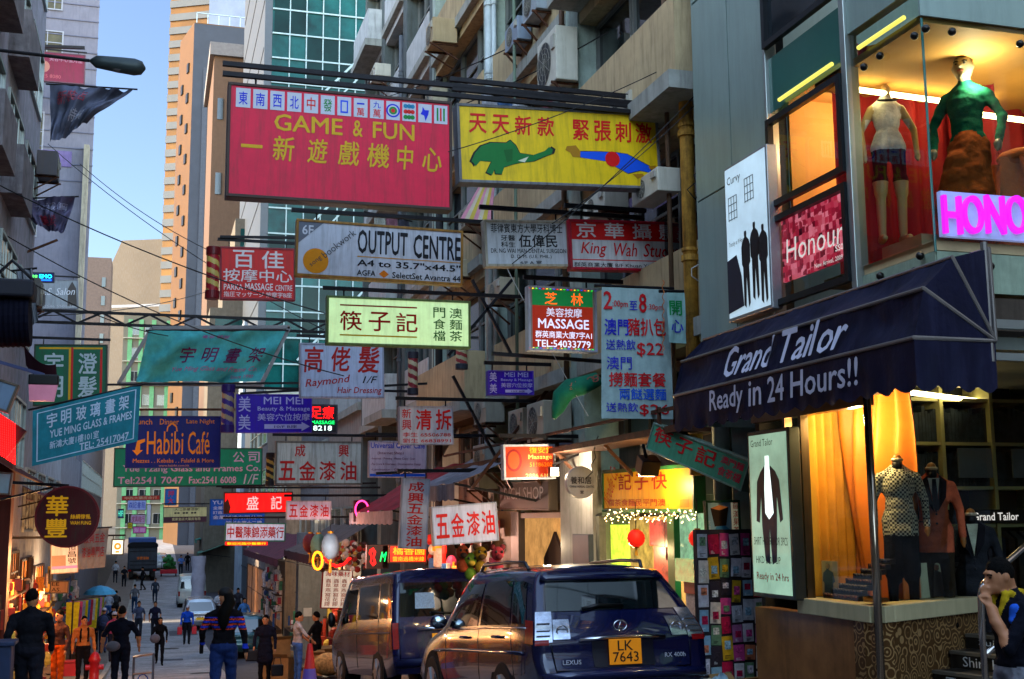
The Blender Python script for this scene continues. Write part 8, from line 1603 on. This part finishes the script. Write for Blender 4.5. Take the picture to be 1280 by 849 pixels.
m = MB(); q = WM[wm] @ Vector((-.32, .24, .93)); m.box(q, (.05, .1, .16), Matrix.Rotation(.5, 3, 'X')); tag(m.build('wallet', M('leather_black', '#0c0a0a', .5), bevel=.01), 'dark purse held in the left hand of the striped jumper woman', 'purse')
mn = figure('man in a black polo with a grey waist bag, seen from behind', G(157, 24), -.1, 1.72, P=dict(elbL=(-.33, .0, 1.16), wriL=(-.36, .08, .92), elbR=(.33, .0, 1.16), wriR=(.34, .08, .92)), colours=dict(top='#0c0e18', legs='#10121c'), sleeves='top', bulk=1.12, vox=.015)
m = MB(); q = WM[mn] @ Vector((-.12, -.2, .97)); m.ell(q, (.14, .07, .1), 12, 8); o = m.build('waist_bag', M('bag_grey', '#4c4a50', .7, var=.2), smooth=True); tag(o, 'grey waist bag on the man in the black polo shirt', 'bag')
figure('man in a tan orange jacket and dark trousers facing us with backpack straps', G(111, 31, .12), PI+.2, 1.70, P=dict(headyaw=.2), colours=dict(top='#a06030', legs='#141216', strap='#141214'), forearm='top', bulk=1.12, vox=.016, extra=[('c', (-.09, .11, 1.42), .022, (-.1, .125, 1.1), .022, 'strap'), ('c', (.09, .11, 1.42), .022, (.1, .125, 1.1), .022, 'strap')])
figure('man in a brown shirt and bright orange trousers, hand on hip, left pavement', G(81, 26.5, .12), 2.4, 1.70, P=dict(elbR=(.36, -.06, 1.16), wriR=(.17, .06, 1.0)), colours=dict(top='#3a2420', legs='#b84a10'), forearm='top', bulk=1.05, vox=.016)
figure('woman in black with a grey shoulder bag walking towards us mid road', G(205, 42), PI, 1.62, P=walkA, colours=dict(top='#0c0c10', legs='#0e0e14'), hair='long', forearm='top', vox=.018)
m = MB(); q = G(199, 41.7, .92); m.ell(q, (.17, .08, .16), 12, 8); o = m.build('shoulder_bag', M('bag_grey2', '#54505a', .6), smooth=True); tag(o, 'grey shoulder bag of the woman in black', 'bag')
cw = figure('person in a long dark navy coat standing by the cardboard boxes', G(335, 30.5), PI-.3, 1.68, P=dict(elbR=(.27, .0, 1.15), wriR=(.26, .1, .95)), colours=dict(top='#10121f', legs='#0c0c10'), forearm='top', bulk=1.1, coat=.62, vox=.017)
for lb, dx, h in (('black handbag hanging from the arm of the navy coat', .32, .72), ('dark shopping bag held low by the navy coat', -.34, .35)):
    q = WM[cw] @ Vector((dx, .1, h)); t = thing('handbag', lb, 'bag', q-Vector((0, 0, .16))); m = MB(); m.box(q, (.3, .12, .28)); m.build('pouch', M('bag_black', '#0e0e14', .5), t, world=True, bevel=.03); m = MB(); m.tube([q+Vector((-.1, 0, .13)), q+Vector((-.07, 0, .3)), q+Vector((.07, 0, .3)), q+Vector((.1, 0, .13))], .012); m.build('handle', black, t, world=True)
figure('man in a pale patterned shirt and blue jeans bending to a trolley', G(375, 29.5), -1.35, 1.70, P=dict(elbL=(-.22, .14, 1.16), wriL=(-.16, .34, 1.0), elbR=(.22, .14, 1.16), wriR=(.16, .34, 1.0), headyaw=-.1), colours=dict(top='#8c8888', legs='#34548c', shoes='#a09888'), sleeves='top', vox=.016)
figure('man in black behind the trolley holding a parcel', G(398, 31.5), .9, 1.74, P=dict(elbL=(-.24, .1, 1.14), wriL=(-.12, .3, 1.1), elbR=(.24, .1, 1.14), wriR=(.12, .3, 1.1)), colours=dict(top='#0c0c0e', legs='#0e0e12'), vox=.017)
bm_ = figure('man in a bright blue jacket holding red shopping bags in the road', G(238, 52), PI, 1.62, colours=dict(top='#1440a8', legs='#14141c'), forearm='top', hair='cap', bulk=1.1, vox=.02)
for lb, dx in (('red shopping bag in the right hand of the blue jacket', -.32), ('red shopping bag in the left hand of the blue jacket', .32)):
    q = WM[bm_] @ Vector((dx, .08, .62)); t = thing('shopping_bag', lb, 'bag', q-Vector((0, 0, .2)), group='red shopping bags'); m = MB(); m.box(q, (.2, .12, .32)); m.build('sack', M('bag_red', '#b82c38', .5), t, world=True, bevel=.03); m = MB(); m.tube([q+Vector((-.05, 0, .15)), q+Vector((0, 0, .28)), q+Vector((.05, 0, .15))], .01); m.build('handle', M('bag_red'), t, world=True)
# farther people
far = [(178, 55, PI, '#3a4258', '#20242e', 'short', walkA, 'man in a slate shirt carrying a bag, coming down the road'), (198, 55, PI, '#16182a', '#14161e', 'short', walkB, 'man in navy half hidden behind the woman in black'), (172, 72, 0, '#54565c', '#1c3450', 'short', {}, 'person in a grey vest top and blue jeans seen from behind'),
       (197, 80, PI, '#2c3440', '#1c2434', 'short', walkA, 'man in a dark jacket striding alone in mid road'), (149, 64, 0, '#16181c', '#1c1c24', 'short', {}, 'person with a big black backpack on the left pavement'), (140, 63, 0, '#8c94a0', '#2c4878', 'short', {}, 'person in a white top left of the big backpack'), (135, 46, 0, '#1c2230', '#1c2c48', 'cap', walkA, 'person in a pale cap with a navy backpack behind the hydrant'),
       (129, 50, PI, '#20222c', '#181820', 'cap', {}, 'person in a dark cap under the blue umbrella'), (146, 48, 0, '#0e1018', '#12141c', 'short', walkB, 'dark clad person behind the man in the black polo'), (148, 42, 0, '#a83c58', '#20202c', 'cap', {}, 'person in pink mostly hidden by the man in the black polo'), (147, 95, 0, '#a0a4ac', '#24242c', 'short', {}, 'person in a white shirt near the lit box sign'), (158, 92, PI, '#16181e', '#14141a', 'short', {}, 'dark figure left of the lorry tail'), (181, 90, 1.2, '#101014', '#101014', 'short', {}, 'dark figure standing at the back of the lorry'),
       (228, 104, PI, '#4c70b0', '#20242c', 'short', {}, 'cyclist like figure in pale blue far off'), (236, 108, 0, '#101014', '#101014', 'short', {}, 'black clad figure beside the pale blue one'), (277, 62, PI, '#a4a8b0', '#24262c', 'short', {}, 'person in a white shirt on the right pavement, left of the pair'), (289, 58, PI-.5, '#a8a8b4', '#181a20', 'short', dict(elbL=(-.24, .12, 1.15), wriL=(-.1, .28, 1.2), elbR=(.24, .12, 1.15), wriR=(.1, .28, 1.2)), 'person in white with raised hands on the right pavement'), (308, 56, PI+.3, '#3c6ca8', '#181a20', 'short', {}, 'person in a light blue shirt at the maroon awning'), (300, 64, PI, '#2c2c34', '#181a20', 'short', {}, 'dim figure between the white shirt and the blue shirt'), (131, 66, PI, '#3a3038', '#181a20', 'long', {}, 'long haired person at the clothes rail')]
for (px, D, yw, c1, c2, hr_, P_, lb) in far:
    dz = .12 if px < 152 or px > 270 else 0
    if not P_: P_ = dict(R_.choice([walkA, walkB, dict(elbR=(.24, .08, 1.14), wriR=(.1, .26, 1.1)), dict(elbL=(-.24, .06, 1.13), wriL=(-.14, .24, 1.02), kneeR=(.12, .06, .49))]))
    P_ = dict(P_, headyaw=R_.uniform(-.5, .5), headpitch=R_.uniform(-.3, .1))
    figure(lb, G(px, D, dz), yw, R_.uniform(1.62, 1.74), P=P_, colours=dict(top=c1, legs=c2), hair=hr_, forearm='top' if R_.random() < .6 else 'skin', vox=.024, face=D < 60)
for px, D, c, lb, yb_ in ((149, 63.8, '#101216', 'big black backpack on the left pavement', -.2), (135, 45.8, '#1c2848', 'navy backpack worn by the person in the pale cap', -.2)):
    q = G(px, D, 1.3); t = thing('backpack', lb, 'backpack', q-Vector((0, .2, .25))); m = MB(); m.ell(q+Vector((0, yb_, 0)), (.19, .13, .27), 12, 8); m.build('pack', M('pack_'+c, c, .7), t, world=True, smooth=True); m = MB(); m.ell(q+Vector((0, yb_-.1, -.08)), (.13, .06, .12), 10, 7); m.build('pocket', M('pack_'+c), t, world=True, smooth=True)
# boy on the steps, near right
pb_ = EYE+ray(1256, 650)*7.9; pb_.z = atD(1246, 690, 7.9).z-1.66
by = figure('boy in a black polo with yellow collar, hand to mouth, by the entrance steps', pb_, math.radians(84), 1.64, P=dict(walkA, head=(0, .07, 1.575), headpitch=-.15, elbL=(-.2, .16, 1.12), wriL=(-.06, .185, 1.37), elbR=(.22, -.13, 1.13), wriR=(.2, -.16, .9)), colours=dict(top='#0c0d16', legs='#7c7c84', collar='#a88c18', patch='#2050b0', bare=SKIN), sleeves='top', forearm='bare', fingers=True, bulk=1.0, vox=.0085,
       extra=[('c', (-.07, .03, 1.465), .022, (.07, .03, 1.465), .022, 'collar'), ('c', (-.06, .07, 1.46), .025, (-.03, .12, 1.3), .016, 'collar'), ('c', (.06, .07, 1.46), .025, (.03, .12, 1.3), .016, 'collar'), ('c', (-.06, -.05, 1.475), .024, (.06, -.05, 1.475), .024, 'collar'), ('c', (-.14, .06, 1.37), .03, (-.13, .08, 1.3), .028, 'patch')])
